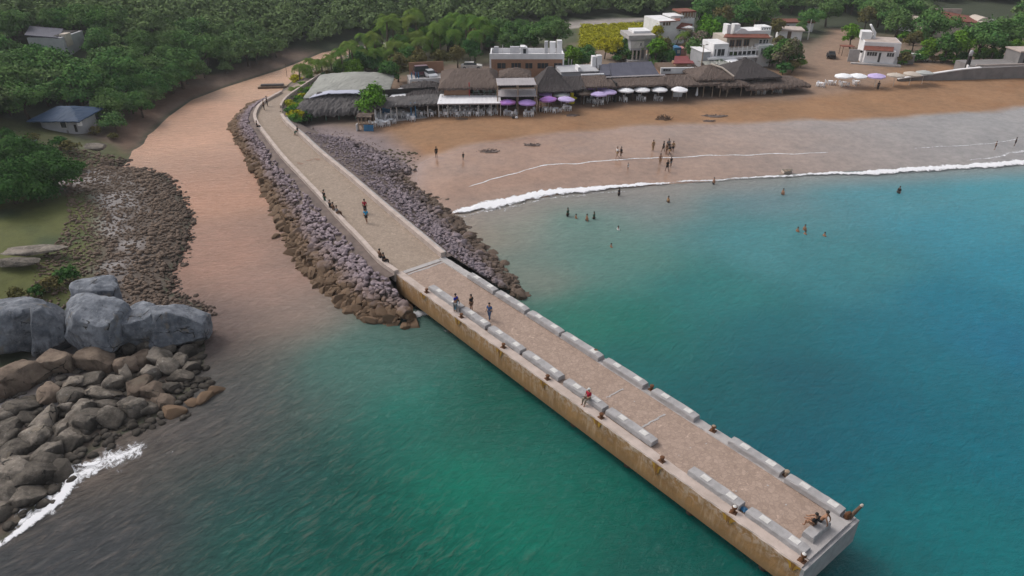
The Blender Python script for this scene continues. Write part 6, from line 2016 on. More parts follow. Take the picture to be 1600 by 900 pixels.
for i, (ua, ub, va, vb, n) in enumerate([(886, 938, 82, 112, 14), (1016, 1044, 66, 108, 12), (1062, 1132, 48, 112, 24), (1204, 1250, 66, 118, 16), (1405, 1590, 88, 101, 26), (950, 985, 88, 98, 6), (1150, 1215, 34, 46, 8), (1410, 1450, 55, 85, 8)]):
    for k in range(n):
        plant(BUSH[k % 3], at_tree(rnd.uniform(ua, ub), rnd.uniform(va, vb)) - Vector((0, 0, .3)), rnd.uniform(.9, 1.7), k, 'leafy garden shrub growing between the village houses', 'bush', 'garden shrubs of the village', ('leaf_mid', 'leaf_dark', 'leaf_bright', 'leaf_olive', 'leaf_mid')[k % 5])
# more wood behind the houses on the right
it = [(u, v) for u in range(1130, 1640, 17) for v in (8, 20, 33) if not (1440 < u < 1590 and v > 5) and not (1210 < u < 1345 and v > 26)]
for i, (u, v) in enumerate(it):
    q = at_tree(u + rnd.uniform(-7, 7), v + rnd.uniform(-4, 4))
    plant(FOREST[i % 4] if i % 3 else DENSE[i % 4], q - Vector((0, 0, .2)), rnd.uniform(.9, 1.35), i, 'dark green tree in the wood behind the right hand houses', 'tree', 'trees of the wood on the right')
for i, (u, v) in enumerate([(1140, 98), (1150, 94), (1172, 88), (1128, 94)]):
    plant(PALMS[i], at_tree(u, v + 6), .9, i, ['palm with hanging dry fronds left of the white house balcony', 'tall palm before the white house balcony', 'palm before the right end of the white house balcony', 'palm by the white house garage'][i], 'palm')
for i, (u, v, lab) in enumerate([(1000, 96, 'palm standing right of the grey house columns'), (1068, 84, 'palm at the foot of the white villa'), (1056, 72, 'palm close under the villa wall'), (1545, 100, 'small palm behind the sea wall kerb')]):
    plant(PALMS[(i + 1) % 4], at_tree(u, v), .75, i, lab, 'palm')

# ------------------------------------------------------------------ umbrellas, chairs, tables
def umbrella(u, v, mat, label, r=1.5, h=2.3, base=17, group='beach umbrellas', square=False, tilt=0.0):
    q = G(u, v + base)
    root = empty('beach_umbrella', q, rnd.uniform(0, 1), label, 'umbrella', group)
    mb = MB(); mb.tube([(0, 0, -.1), (0, 0, h + .02)], .04, 6); mb.build('pole', M['white_paint'], root)
    mb = MB(); n = 8; V = [(0, 0, h + .42)]; Fc = []
    rr = random.Random(int(u * 7 + v))
    for j, (f_, z) in enumerate(((.5, .30), (1.0, .0))):
        for k in range(2 * n):
            a = math.pi * k / n
            w = 1.0 if k % 2 == 0 else (.955 if j else .97)
            V.append((r * f_ * w * math.cos(a), r * f_ * w * math.sin(a), h + z * .95 - (.0 if k % 2 == 0 else -.03) + rr.uniform(-.02, .02)))
    m_ = 2 * n
    Fc += [(0, 1 + k, 1 + (k + 1) % m_) for k in range(m_)] + [(1 + k, 1 + m_ + k, 1 + m_ + (k + 1) % m_, 1 + (k + 1) % m_) for k in range(m_)]
    V += [(x, y, z - .2 - rr.uniform(0, .05)) for x, y, z in V[1 + m_:]]
    Fc += [(1 + m_ + k, 1 + 2 * m_ + k, 1 + 2 * m_ + (k + 1) % m_, 1 + m_ + (k + 1) % m_) for k in range(m_)]
    mb.add(V, Fc); mb.build('canopy', M[mat], root)
    mb = MB(); mb.tube([(0, 0, h + .4), (0, 0, h + .55)], [.06, .02], 6); mb.build('finial', M['white_paint'], root)
    root.rotation_euler = (rr.uniform(-.05, .05), rr.uniform(-.05, .05), root.rotation_euler.z)
    return root


UMB = [(793, 163, 'canvas_violet', 'violet and red umbrella just right of the white sheet awning'), (823, 163, 'canvas_purple', 'purple umbrella in front of the two tier grey canopy'),
       (853, 148, 'canvas_purple', 'purple umbrella at the back beside the grey one'), (877, 150, 'canvas_grey', 'grey umbrella among the purple ones'), (857, 158, 'canvas_violet', 'violet umbrella in front of the back purple one'),
       (883, 158, 'canvas_lilac', 'pale lilac umbrella in front of the grey one'), (912, 147, 'canvas_brown', 'dark brown umbrella right of the yellow float'), (917, 138, 'canvas_purple', 'purple umbrella behind the dark brown one'),
       (938, 140, 'canvas_purple', 'rightmost back purple umbrella with a pointed top'), (949, 146, 'canvas_lilac', 'lilac umbrella at the right end of the purple cluster'), (934, 150, 'canvas_lilac', 'front lilac umbrella with white chairs under it'),
       (976, 143, 'canvas_white', 'leftmost white umbrella before the long dark roof'), (1001, 142, 'canvas_white', 'second white umbrella from the left before the long dark roof'), (1028, 142, 'canvas_white', 'third white umbrella from the left before the long dark roof'),
       (1059, 142, 'canvas_white', 'white umbrella over a white table, right end of its row'),
       (1315, 124, 'canvas_white', 'white umbrella at the left end of the right hand row below the beach house'), (1337, 124, 'canvas_white', 'white umbrella second from the left below the beach house'), (1366, 124, 'canvas_lilac', 'pale lilac umbrella below the beach house'),
       (1395, 123, 'canvas_cream', 'cream umbrella at the start of the sea wall'), (1420, 121, 'canvas_cream', 'grey cream umbrella partly over the sea wall, left of two'), (1440, 119, 'canvas_grey', 'grey umbrella partly over the sea wall, right of two')]
for u, v, mt, lab in UMB:
    umbrella(u, v, mt, lab, 1.55 if u < 1300 else 1.7, 2.2, 16 if u < 1300 else 12)
q = G(1088, 151)
root = empty('closed_umbrella', q, 0, 'closed white umbrella standing upright right of the white ones', 'umbrella')
mb = MB(); mb.tube([(0, 0, .25), (0, 0, .5), (0, 0, 1.4), (0, 0, 2.0)], [.26, .24, .14, .03], 9); mb.build('canopy', M['canvas_white'], root)
mb = MB(); mb.tube([(0, 0, -.1), (0, 0, .3)], .05, 6); mb.build('pole', M['white_paint'], root)

mb = MB()
mb.box(-.23, .23, -.22, .22, .40, .45)
for x in (-.2, .2):
    for y in (-.19, .19):
        mb.box(x - .03, x + .03, y - .03, y + .03, 0, .40)
mb.box(-.23, .23, .19, .25, .46, .88, taper=.0)
for x in (-.25, .21):
    mb.box(x, x + .045, -.18, .19, .63, .68)
CHAIR = mb.mesh('plastic_chair', M['plastic_white'])
mb = MB(); mb.box(-.45, .45, -.45, .45, .70, .75)
for x in (-.38, .38):
    for y in (-.38, .38):
        mb.box(x - .035, x + .035, y - .035, y + .035, 0, .70)
TABLE = mb.mesh('plastic_table', M['plastic_white'])
mb = MB(); mb.box(-.45, .45, -.45, .45, .70, .75); mb.box(-.38, .38, -.38, .38, .05, .70, taper=-.05)
TABLEB = mb.mesh('draped_table', M['blue_paint'])


def seat_group(x, y, z, lab, grp, n=4, tab=True, rot=None):
    rot = rnd.uniform(0, 1.5) if rot is None else rot
    if tab:
        o = link('plastic_table', TABLE); o.location = (x, y, z); o.rotation_euler = (0, 0, rot)
        tag(o, 'white plastic table ' + lab, 'table', 'white tables ' + grp)
    for k in range(n):
        a = rot + math.pi / 2 * k + rnd.uniform(-.25, .25); d = rnd.uniform(.65, .85)
        c = link('plastic_chair', CHAIR)
        c.location = (x + d * math.sin(a) * -1, y + d * math.cos(a), z); c.rotation_euler = (0, 0, a)
        tag(c, 'white plastic chair ' + lab, 'chair', 'white chairs ' + grp)


f = Fr((588, 190), (690, 183))
for x, y in ((1.2, 1.2), (3.2, 1.6), (5.4, 1.0), (7.6, 1.5), (9.6, 1.0)):
    p = f.M @ Vector((x, y, .13)); seat_group(p.x, p.y, p.z, 'on the low terrace under the ragged thatch', 'under the ragged thatch')
for x, y in ((.6, -1.0), (2.4, -.9), (-.4, -1.8), (1.3, -2.0), (6.2, -.8)):
    p = f.M @ Vector((x, y, 0)); seat_group(p.x, p.y, gz(p.x, p.y), 'on the sand in front of the ragged thatch', 'on the sand', 3)
f = awn
for x, y in ((1.2, .9), (3.1, .7), (5.0, 1.0), (7.1, .8), (9.4, .9), (2.0, 2.8), (4.4, 3.0), (6.8, 2.7), (9.0, 2.9)):
    p = f.M @ Vector((x, y, 0)); seat_group(p.x, p.y, f.z, 'under the white sheet awning', 'under the awning')
for u, v, n in ((795, 180, 3), (812, 180, 2), (826, 181, 4), (838, 177, 2), (852, 174, 3), (868, 175, 3), (886, 172, 3), (925, 160, 3), (936, 162, 4), (950, 157, 3)):
    q = G(u, v); seat_group(q.x, q.y, q.z, 'under the purple and lilac umbrellas', 'under the purple umbrellas', n, n > 2)
for u, v in ((976, 158), (1002, 157), (1028, 157)):
    q = G(u, v); seat_group(q.x, q.y, q.z, 'in the shade of the white umbrellas', 'under the white umbrellas', 3)
q = G(1058, 151)
o = link('draped_table', mb.mesh('draped_table', M['canvas_white'])); o.location = q; o.scale = (2.0, 1, 1); tag(o, 'long white draped table under the right end white umbrella', 'table')
for u, v, n in ((1282, 135, 3), (1297, 132, 3), (1318, 134, 3), (1338, 132, 2), (1188, 146, 3), (1216, 144, 3)):
    q = G(u, v); seat_group(q.x, q.y, q.z, 'near the lane end at the right of the thatch roofs', 'at the lane end', n)

# blue skirted beach stall
q = G(571, 204)
r = empty('beach_stall', q, -.12, 'beach stall with rough timber poles, blue tarp skirt and white side panel', 'stall')
for x in (-1.1, -.4, .4, 1.1):
    posts(r, [(x, 0)], 2.4, .06, 'pale_wood'); posts(r, [(x, 1.6)], 2.5, .06, 'pale_wood')
mb = MB(); mb.tube([(-1.3, 0, 2.35), (1.3, 0, 2.4)], .06, 6); mb.build('rail', M['pale_wood'], r)
mb = MB(); mb.tube([(-1.3, 1.6, 2.45), (1.3, 1.6, 2.5)], .06, 6); mb.build('rail', M['pale_wood'], r)
roof_field(-1.3, 1.3, -.2, 1.8, 2.42, 2.62, 0, 0, 1, 1, 1, .08, 14, 8, .12, .05, 0, 61).build('palm_roof', M['thatch_brown'], r)
mb = MB(); V = []
for k in range(9):
    x = -.2 + 1.7 * k / 8; V += [(x, -.25 - .1 * (k % 2), 0), (x, -.12, 1.05)]
mb.add(V, [(2 * k, 2 * k + 2, 2 * k + 3, 2 * k + 1) for k in range(8)]); mb.build('tarp_skirt', M['blue_paint'], r)
slab(r, 'counter', 'wood', -1.1, 1.4, -.1, .5, .95, 1.05)
slab(r, 'panel', 'white_plaster', -1.45, -1.35, -.4, .5, .0, 1.1)
# yellow float
q = G(893, 163)
r = empty('yellow_float', q, 0, 'tall bright yellow inflatable float between the grey and brown umbrellas', 'inflatable')
mb = MB(); mb.tube([(0, 0, .1), (0, 0, .3), (0, 0, 1.3), (0, 0, 1.5)], [.45, .6, .5, .3], 12); mb.build('body', M['yellow'], r, smooth=True)
mb = MB(); mb.tube([(0, 0, 1.45), (0, 0, 1.6), (0, 0, 1.9), (0, 0, 2.2), (0, 0, 2.25)], [.2, .34, .38, .25, .1], 12); mb.build('top', M['yellow'], r, smooth=True)
for s in (-1, 1):
    mb = MB(); mb.tube([(.4 * s, 0, 1.25), (.8 * s, 0, 1.1), (.95 * s, 0, 1.2)], [.2, .2, .1], 8); mb.build('arm', M['yellow'], r, smooth=True)

# vehicles
def car(loc, rz, body, label, cat='car', name='parked_car', L=4.4, hh=1.45, van=False):
    r = empty(name, loc, rz, label, cat)
    w = .85
    prof = [(-L / 2, .35), (-L / 2, .85), (-L / 2 + .15, .98), (L / 2 - 1.2, .98), (L / 2 - .1, .8), (L / 2, .6), (L / 2, .35)]
    n = len(prof)
    mb = MB(); mb.add([(x, -w, z) for x, z in prof] + [(x, w, z) for x, z in prof], [tuple(range(n)), tuple(range(2 * n - 1, n - 1, -1))] + [(i, n + i, n + (i + 1) % n, (i + 1) % n) for i in range(n)])
    mb.build('body', M[body] if isinstance(body, str) else body, r, fix=True)
    x0, x1 = (-L / 2 + .1, L / 2 - 1.3) if van else (-L / 2 + .6, L / 2 - 1.3)
    c = [(x0, .985), (x0 + .25, hh), (x1 - .55, hh), (x1 + .1, .985)]
    mb = MB(); mb.add([(x, -w + .08 + (.1 if z > 1 else 0), z) for x, z in c] + [(x, w - .08 - (.1 if z > 1 else 0), z) for x, z in c], [(0, 1, 2, 3), (7, 6, 5, 4)] + [(i, 4 + i, 4 + (i + 1) % 4, (i + 1) % 4) for i in range(4)])
    mb.build('cabin', M['glass'], r, fix=True)
    mb = MB(); mb.box(x0 + .22, x1 - .5, -w + .2, w - .2, hh - .03, hh + .03); mb.build('roof', M[body] if isinstance(body, str) else body, r)
    for x in (-L / 2 + .8, L / 2 - .8):
        for y in (-w, w):
            mb = MB(); mb.tube([(x, y - .1, .33), (x, y + .1, .33)], .33, 12); wv = mb.build('wheel', M['dark'], r)
            mb = MB(); mb.tube([(x, y - .11, .33), (x, y + .11, .33)], .18, 10); mb.build('rim', M['metal_grey'], wv)
    for y in (-.6, .6):
        mb = MB(); mb.box(L / 2 - .08, L / 2 + .02, y - .15, y + .15, .6, .74); mb.build('headlight', M['white_paint'], r)
    return r


silver = simple('silver_paint', (.42, .43, .46), (.38, .39, .42), 1, .3, 0, spec=.5)
maroon = simple('maroon_paint', (.10, .02, .035), (.08, .016, .03), 1, .3, 0, spec=.5)
vf = van_frame
p = vf.M @ Vector((vf.xc(673, 2.5, .5), 2.5, .0)); car(p, vf.rz - 1.35, silver, 'silver car parked nose out on the terrace behind the ragged thatch', L=4.2)
p = vf.M @ Vector((vf.xc(664, 4.6, .5), 4.6, .0)); car(p, vf.rz + .1, maroon, 'dark maroon van parked behind the silver car', 'van', 'parked_van', 4.6, 2.0, True)
car(G(1432, 95) + Vector((0, 0, .05)), -.35, 'white_paint', 'white car parked between the beach house wall and the sea wall trees')
car(G(737, 108) + Vector((0, 0, .05)), 0.0, 'white_paint', 'white pickup behind the broad thatch roof, left of the brown building', L=4.6)
car(G(1298, 90), 1.25, 'dark', 'dark car parked on the dirt lane left of the beach house', L=3.8)
q = G(1322, 86)
r = empty('shade_roof', q, 0, 'flat brown shade roof on posts beside the vivid green round tree', 'shelter')
slab(r, 'roof', 'terracotta', -1.6, 1.2, -1, 1, 2.0, 2.12)
posts(r, [(-1.4, -.8), (1.0, -.8), (-1.4, .8), (1.0, .8)], 2.0, .06, 'wood')

# poles
def lamp_pole(u, v, top, label, mat='pale_wood', arms=True, name='street_lamp'):
    q = P(u, v, 2.6); r = empty(name, q, 0, label, 'lamp' if name == 'street_lamp' else 'pole')
    h = zrow(q.y, top) - q.z
    mb = MB(); mb.tube([(0, 0, 0), (0, 0, h)], [.13, .08], 8); mb.build('pole', M[mat], r)
    if name == 'street_lamp':
        for s in (-1, 1):
            mb = MB(); mb.tube([(0, 0, h), (.5 * s, 0, h + .15), (.8 * s, 0, h + .1)], [.05, .05, .05], 6); a = mb.build('arm', M[mat], r)
            mb = MB(); mb.box(.6 * s - .25, .6 * s + .25, -.12, .12, h + .16, h + .26); mb.build('lamp_head', M['canvas_grey'], a)
    else:
        mb = MB(); mb.box(-.9, .9, -.06, .06, h - .5, h - .36); mb.build('crossarm', M['wood'], r)
    return r


lamp_pole(1094, 118, 71, 'pale street lamp with two short arms in front of the white house garage')
lamp_pole(1175, 60, 30, 'wooden utility pole with a crossarm rising behind the white house', 'wood', name='utility_pole')
lamp_pole(1262, 62, 30, 'pale utility pole beside the long low house', 'white_paint', name='utility_pole')

# river raft, sticks and boats
q = P(427, 137, 0)
r = empty('river_raft', q, .12, 'narrow wooden raft floating in the river by the jetty bend', 'raft')
mb = MB()
for k in range(14):
    mb.box(-2.9 + .42 * k, -2.9 + .42 * k + .36, -.7 + rnd.uniform(-.1, .1), .7 + rnd.uniform(-.1, .1), .32, .42)
mb.build('deck_planks', M['pale_wood'], r)
for y in (-.5, .5):
    mb = MB(); mb.tube([(-3, y, .12), (3, y, .12)], .24, 8); mb.build('log', M['wood'], r)
slab(r, 'heap', 'thatch_grey', -2.4, 2.2, -.45, .45, .42, .75)
for u, v, h, lab in ((449, 123, 3.2, 'thin stick standing in the river behind the raft'), (461, 117, 2.2, 'short thin stick in the river at the jetty wall end')):
    q = P(u, v, -.5); mb = MB(); mb.T = Matrix.Translation(q); mb.tube([(0, 0, 0), (.05, .02, h)], [.06, .04], 6)
    tag(mb.build('mooring_stick', M['wood']), lab, 'stick')


def boat(loc, rz, L, mat, label):
    r = empty('small_boat', loc, rz, label, 'boat')
    V = []; n = 9
    for i in range(n):
        t = i / (n - 1); w = .75 * math.sin(math.pi * min(1, .18 + .82 * t)) ** .7 if t < 1 else .02
        w = max(.03, .75 * (1 - t ** 3)); sh = .55 + .25 * t * t
        V += [(L * (t - .5), -w, sh), (L * (t - .5), -w * .6, 0), (L * (t - .5), w * .6, 0), (L * (t - .5), w, sh)]
    mb = MB(); mb.add(V, [(4 * i + k, 4 * i + 4 + k, 4 * i + 5 + k, 4 * i + 1 + k) for i in range(n - 1) for k in range(3)] + [(0, 1, 2, 3)])
    mb.build('hull', M[mat], r)
    r.scale = (1, .7, .75) if L < 2 else (1, 1, 1)
    for t in (-.2, .15):
        mb = MB(); mb.box(L * t - .12, L * t + .12, -.62, .62, .42, .47); mb.build('thwart', M['pale_wood'], r)
    return r


boat(G(40, 222) + Vector((0, 0, .1)), .2, 3.2, 'tarp_blue', 'pale blue upturned boat in the grass below the boathouse')
boat(G(6, 247) + Vector((0, 0, .4)), .6, 3.6, 'blue_paint', 'blue boat among bushes at the left frame edge')
boat(P(1230, 270, .02), .15, 1.5, 'canvas_cream', 'small cream dinghy at the water edge right of the bathers')

# seaweed heaps and litter on the sand
def weed(u, v, r0, label, mat='bark', up=.12, n=40, cat='seaweed', name='seaweed_heap'):
    q = G(u, v); mb = MB()
    mb.add([q + Vector((1.75 * r0 * math.cos(t) * k, .85 * r0 * math.sin(t) * k, .02)) for t, k in [(i * .449, rnd.uniform(.75, 1.05)) for i in range(14)]], [tuple(range(14))])
    for k in range(n):
        a, d = rnd.uniform(0, 6.28), r0 * rnd.random() ** .7
        c = Vector((d * math.cos(a) * 1.7, d * math.sin(a) * .8, rnd.uniform(0, up) * (1 - d / r0)))
        e = Vector((rnd.uniform(-.4, .4), rnd.uniform(-.25, .25), rnd.uniform(.0, up)))
        mb.tube([q + c, q + c + e * .5 + Vector((0, 0, .04)), q + c + e], [.05, .06, .02], 5)
    return tag(mb.build(name, M[mat]), label, cat)


weed(1036, 186, .9, 'dark brushwood heap on the dry sand below the red roofed hut', 'wood', .6, 60, 'driftwood', 'driftwood_heap')
weed(1117, 181, 1.4, 'low brown seaweed patch on the sand right of the brushwood heap', 'embank', .05, 60)
weed(1107, 189, .7, 'smaller brown seaweed patch just below the larger one', 'embank', .05, 30)
weed(762, 236, 1.1, 'brown seaweed mat on the wet sand near the jetty', 'embank', .06, 60)
weed(832, 226, .9, 'thin seaweed mat at the wet sand edge below the purple umbrellas', 'embank', .04, 40)
weed(890, 180, 1.0, 'scattered twigs on the sand below the brown umbrella', 'embank', .05, 26)
weed(724, 186, .8, 'dark twigs on the sand in front of the white awning', 'wood', .08, 26)
q = G(927, 167); mb = MB(); mb.T = Matrix.Translation(q); mb.tube([(0, 0, 0), (0, 0, .12), (0, 0, .28), (0, 0, .36)], [.14, .25, .25, .1], 9)
tag(mb.build('bucket', M['canvas_cream'], smooth=True), 'small pale bucket alone on the sand below the front lilac umbrella', 'bucket')
for u, mt, lab in ((802, 'dark', 'dark bag lying on the sand below the violet umbrella'), (807, 'canvas_white', 'white bag lying beside the dark one on the sand')):
    q = G(u, 185); mb = MB(); mb.T = Matrix.Translation(q); mb.tube([(-.25, 0, .15), (0, 0, .2), (.25, 0, .15)], [.12, .24, .12], 8); tag(mb.build('bag', M[mt], smooth=True), lab, 'bag')

# ------------------------------------------------------------------ people
SKIN = simple('skin', (.30, .16, .095), (.25, .13, .08), 3, .6, 0)
SKIN_D = simple('dark_skin', (.16, .085, .055), (.13, .07, .045), 3, .6, 0)
HAIR = simple('black_hair', (.014, .011, .01), (.02, .016, .014), 3, .6, 0)
CL = {k: simple(k + '_cloth', c, tuple(x * .8 for x in c), 3, .85, 0) for k, c in dict(blue=(.05, .10, .24), royal=(.015, .03, .36), sky=(.03, .32, .58), red=(.36, .012, .035), denim=(.06, .09, .16), khaki=(.22, .18, .135), black=(.014, .014, .016),
                                                                                 white=(.6, .6, .6), grey=(.2, .2, .21), brown=(.14, .08, .05), green=(.03, .09, .06), tan=(.36, .23, .12)).items()}


def skin_mesh(name, verts, edges, radii, mat):
    me = bpy.data.meshes.new(name)
    me.from_pydata(verts, edges, [])
    o = bpy.data.objects.new(name, me); col.objects.link(o)
    o.modifiers.new('s', 'SKIN')
    for d, r in zip(me.skin_vertices[0].data, radii):
        d.radius = (r, r)
    me.skin_vertices[0].data[0].use_root = True
    o.modifiers.new('u', 'SUBSURF').levels = 1
    bpy.context.view_layer.update()
    out = bpy.data.meshes.new_from_object(o.evaluated_get(bpy.context.evaluated_depsgraph_get()))
    bpy.data.objects.remove(o); bpy.data.meshes.remove(me)
    out.name = name
    out.materials.clear(); out.materials.append(mat)
    out.polygons.foreach_set('use_smooth', [True] * len(out.polygons))
    return out


def joints(pose):
    """joint positions, facing +y, feet at z = 0 (seat height for the sitting poses)"""
    J = dict(pel=(0, 0, .93), spi=(0, 0, 1.13), che=(0, .01, 1.34), nek=(0, .01, 1.49), hd0=(0, .03, 1.57), hd1=(0, .03, 1.70))
    for s, n in ((-1, 'l'), (1, 'r')):
        J.update({n + 'sh': (.18 * s, 0, 1.41), n + 'el': (.25 * s, -.01, 1.13), n + 'wr': (.27 * s, .07, .90), n + 'ha': (.27 * s, .1, .81),
                  n + 'hi': (.09 * s, 0, .88), n + 'kn': (.11 * s, .02, .49), n + 'an': (.11 * s, -.02, .08), n + 'to': (.13 * s, .15, .03)})
    if pose == 'walk':
        J.update(lkn=(-.1, .16, .52), lan=(-.1, .22, .10), lto=(-.1, .38, .05), rkn=(.1, -.06, .48), ran=(.1, -.30, .13), rto=(.1, -.17, .03), lwr=(-.26, -.06, .92), lha=(-.26, -.06, .83), rwr=(.26, .2, .95), rha=(.25, .26, .87))
    if pose == 'bend':
        J.update(spi=(0, .12, 1.08), che=(0, .34, 1.14), nek=(0, .46, 1.13), hd0=(0, .53, 1.12), hd1=(0, .64, 1.10))
        for s, n in ((-1, 'l'), (1, 'r')):
            J.update({n + 'sh': (.18 * s, .40, 1.12), n + 'el': (.22 * s, .46, .84), n + 'wr': (.18 * s, .55, .60), n + 'ha': (.17 * s, .57, .51)})
    if pose in ('sit', 'recline'):
        lean = -.05 if pose == 'sit' else -.28
        J.update(pel=(0, 0, .12), spi=(0, lean * .3, .32), che=(0, lean * .8, .53), nek=(0, lean, .68), hd0=(0, lean + .03, .76), hd1=(0, lean + .05, .89))
        for s, n in ((-1, 'l'), (1, 'r')):
            J.update({n + 'hi': (.09 * s, .03, .09), n + 'kn': (.13 * s, .43, .11), n + 'an': (.13 * s, .46, -.34), n + 'to': (.14 * s, .62, -.41),
                      n + 'sh': (.18 * s, lean * .9, .60), n + 'el': (.24 * s, lean * .9 + .06, .34), n + 'wr': (.16 * s, .24, .24), n + 'ha': (.13 * s, .32, .21)})
        if pose == 'recline':
            for s, n in ((-1, 'l'), (1, 'r')):
                J.update({n + 'el': (.26 * s, -.42, .32), n + 'wr': (.24 * s, -.46, .08), n + 'ha': (.24 * s, -.40, .03), n + 'an': (.12 * s, .78, -.22), n + 'to': (.13 * s, .92, -.2)})
    return J


POSE = {}


def pose_mesh(pose):
    if pose in POSE:
        return POSE[pose]
    J = joints(pose)
    K = list(J)
    ix = {k: i for i, k in enumerate(K)}
    rad = dict(pel=.125, spi=.12, che=.135, nek=.06, hd0=.085, hd1=.085)
    for n in 'lr':
        rad.update({n + 'sh': .07, n + 'el': .048, n + 'wr': .034, n + 'ha': .036, n + 'hi': .095, n + 'kn': .062, n + 'an': .042, n + 'to': .035})
    ch = [('pel', 'spi'), ('spi', 'che'), ('che', 'nek'), ('nek', 'hd0'), ('hd0', 'hd1')]
    for n in 'lr':
        ch += [('che', n + 'sh'), (n + 'sh', n + 'el'), (n + 'el', n + 'wr'), (n + 'wr', n + 'ha'), ('pel', n + 'hi'), (n + 'hi', n + 'kn'), (n + 'kn', n + 'an'), (n + 'an', n + 'to')]
    body = skin_mesh('person', [J[k] for k in K], [(ix[a], ix[b_]) for a, b_ in ch], [rad[k] for k in K], SKIN)

    def sub(name, keys, edges, extra, mat):
        v = [J[k] if isinstance(k, str) else k for k in keys]
        return skin_mesh(name, v, edges, extra, mat)
    mid = lambda a, b_, t: tuple(J[a][i] + (J[b_][i] - J[a][i]) * t for i in range(3))
    shirt = sub('shirt', ['pel', 'spi', 'che', 'lsh', mid('lsh', 'lel', .8), 'rsh', mid('rsh', 'rel', .8)], [(0, 1), (1, 2), (2, 3), (3, 4), (2, 5), (5, 6)], [.145, .145, .155, .09, .075, .09, .075], SKIN)
    trousers = sub('trousers', ['pel', 'lhi', 'lkn', mid('lkn', 'lan', .85), 'rhi', 'rkn', mid('rkn', 'ran', .85)], [(0, 1), (1, 2), (2, 3), (0, 4), (4, 5), (5, 6)], [.142, .112, .085, .066, .112, .085, .066], SKIN)
    shorts = sub('shorts', ['pel', 'lhi', mid('lhi', 'lkn', .75), 'rhi', mid('rhi', 'rkn', .75)], [(0, 1), (1, 2), (0, 3), (3, 4)], [.145, .115, .095, .115, .095], SKIN)
    h0, h1 = Vector(J['hd0']), Vector(J['hd1'])
    ax = (h1 - h0).normalized(); bk = Vector((0, -1, 0))
    c = h1 + ax * .015 + bk * .02
    bm = bmesh.new(); bmesh.ops.create_uvsphere(bm, u_segments=12, v_segments=8, radius=.112)
    for v in bm.verts:
        v.co = v.co + c
    dele = [v for v in bm.verts if (v.co - c).dot(ax) < -.035 and (v.co - c).dot(bk) < .03]
    bmesh.ops.delete(bm, geom=dele, context='VERTS')
    hair = bpy.data.meshes.new('hair'); bm.to_mesh(hair); bm.free(); hair.materials.append(HAIR)
    hair.polygons.foreach_set('use_smooth', [True] * len(hair.polygons))
    POSE[pose] = (body, shirt, trousers, shorts, hair)
    return POSE[pose]


def person(loc, heading, pose, label, shirt=None, legs=None, long=True, hair='hair', scale=1.0, skin=None, group=None):
    b_, s_, t_, sh_, h_m = pose_mesh(pose)
    o = link('person', b_); o.location = loc; o.rotation_euler = (0, 0, heading); o.scale = (scale,) * 3
    if skin:
        o.material_slots[0].link = 'OBJECT'; o.material_slots[0].material = skin
    tag(o, label, 'person', group)
    for nm, me, key in (('shirt', s_, shirt), ('trousers' if long else 'shorts', t_ if long else sh_, legs), ('hair', h_m, hair)):
        if key is None:
            continue
        c = link(nm, me, o)
        if key != 'hair':
            c.material_slots[0].link = 'OBJECT'; c.material_slots[0].material = CL[key]
    return o


def deck(u, v):
    return P(u, v, 3.012)


person(deck(765, 500), 2.7, 'walk', 'person in a blue shirt and dark jeans walking in the middle of the pier', 'blue', 'denim')
person(deck(709, 488) + Vector((.2, .3, 0)), 1.0, 'stand', 'person in a royal blue top standing behind the first pier bench', 'royal', 'sky')
person(PM @ Vector((9.9, -2.55, 3.10)), PA + .6, 'bend', 'shirtless person bending over the pier ledge beside the blue clad one', None, 'grey', True, skin=SKIN_D)
person(PM @ Vector((10.6, -1.25, 3.01)), PA + 1.9, 'stand', 'person in black standing right of the bending one by the pier bench', 'black', 'brown', False)
fisher = person(PM @ Vector((26.9, -2.2, 3.50)), PA + math.pi, 'sit', 'person in a red hoodie and khaki trousers sitting on a pier bench with a rod', 'red', 'khaki', hair=None)
mb = MB(); mb.tube([(0, -.02, .86), (0, -.02, .93), (0, -.02, .97)], [.115, .105, .04], 10); mb.tube([(0, .08, .9), (0, .2, .88)], [.07, .04], 6); mb.build('cap', CL['white'], fisher)
mb = MB(); mb.T = fisher.matrix_world; mb.T = Matrix.Translation(fisher.location) @ Matrix.Rotation(PA + math.pi, 4, 'Z')
mb.tube([(-.13, .26, .18), (-.5, 1.0, 1.0), (-.85, 1.7, 1.5)], [.022, .015, .008], 6)
tag(mb.build('fishing_rod', M['dark']), 'thin dark fishing rod held by the red hooded person', 'rod')
eb = PM @ Matrix.Translation((PL - .95, -.1, 3.64))
person(eb @ Vector((-.05, .55, 0)), PA + math.pi / 2 + .2, 'recline', 'shirtless person in dark shorts leaning back on the end bench of the pier', None, 'black', False, skin=SKIN)
person(eb @ Vector((-.15, -.05, 0)), PA + math.pi / 2 - .1, 'sit', 'person in a black top sitting beside the shirtless one on the end bench', 'black', 'brown', False, skin=SKIN)
person(P(573, 348, 3.03), 3.1, 'walk', 'person in a bright blue shirt and dark shorts walking along the jetty road', 'sky', 'black', False)
person(P(571, 333, 3.03), 0, 'stand', 'person in a red top and dark trousers ahead of the blue shirted walker', 'red', 'black')
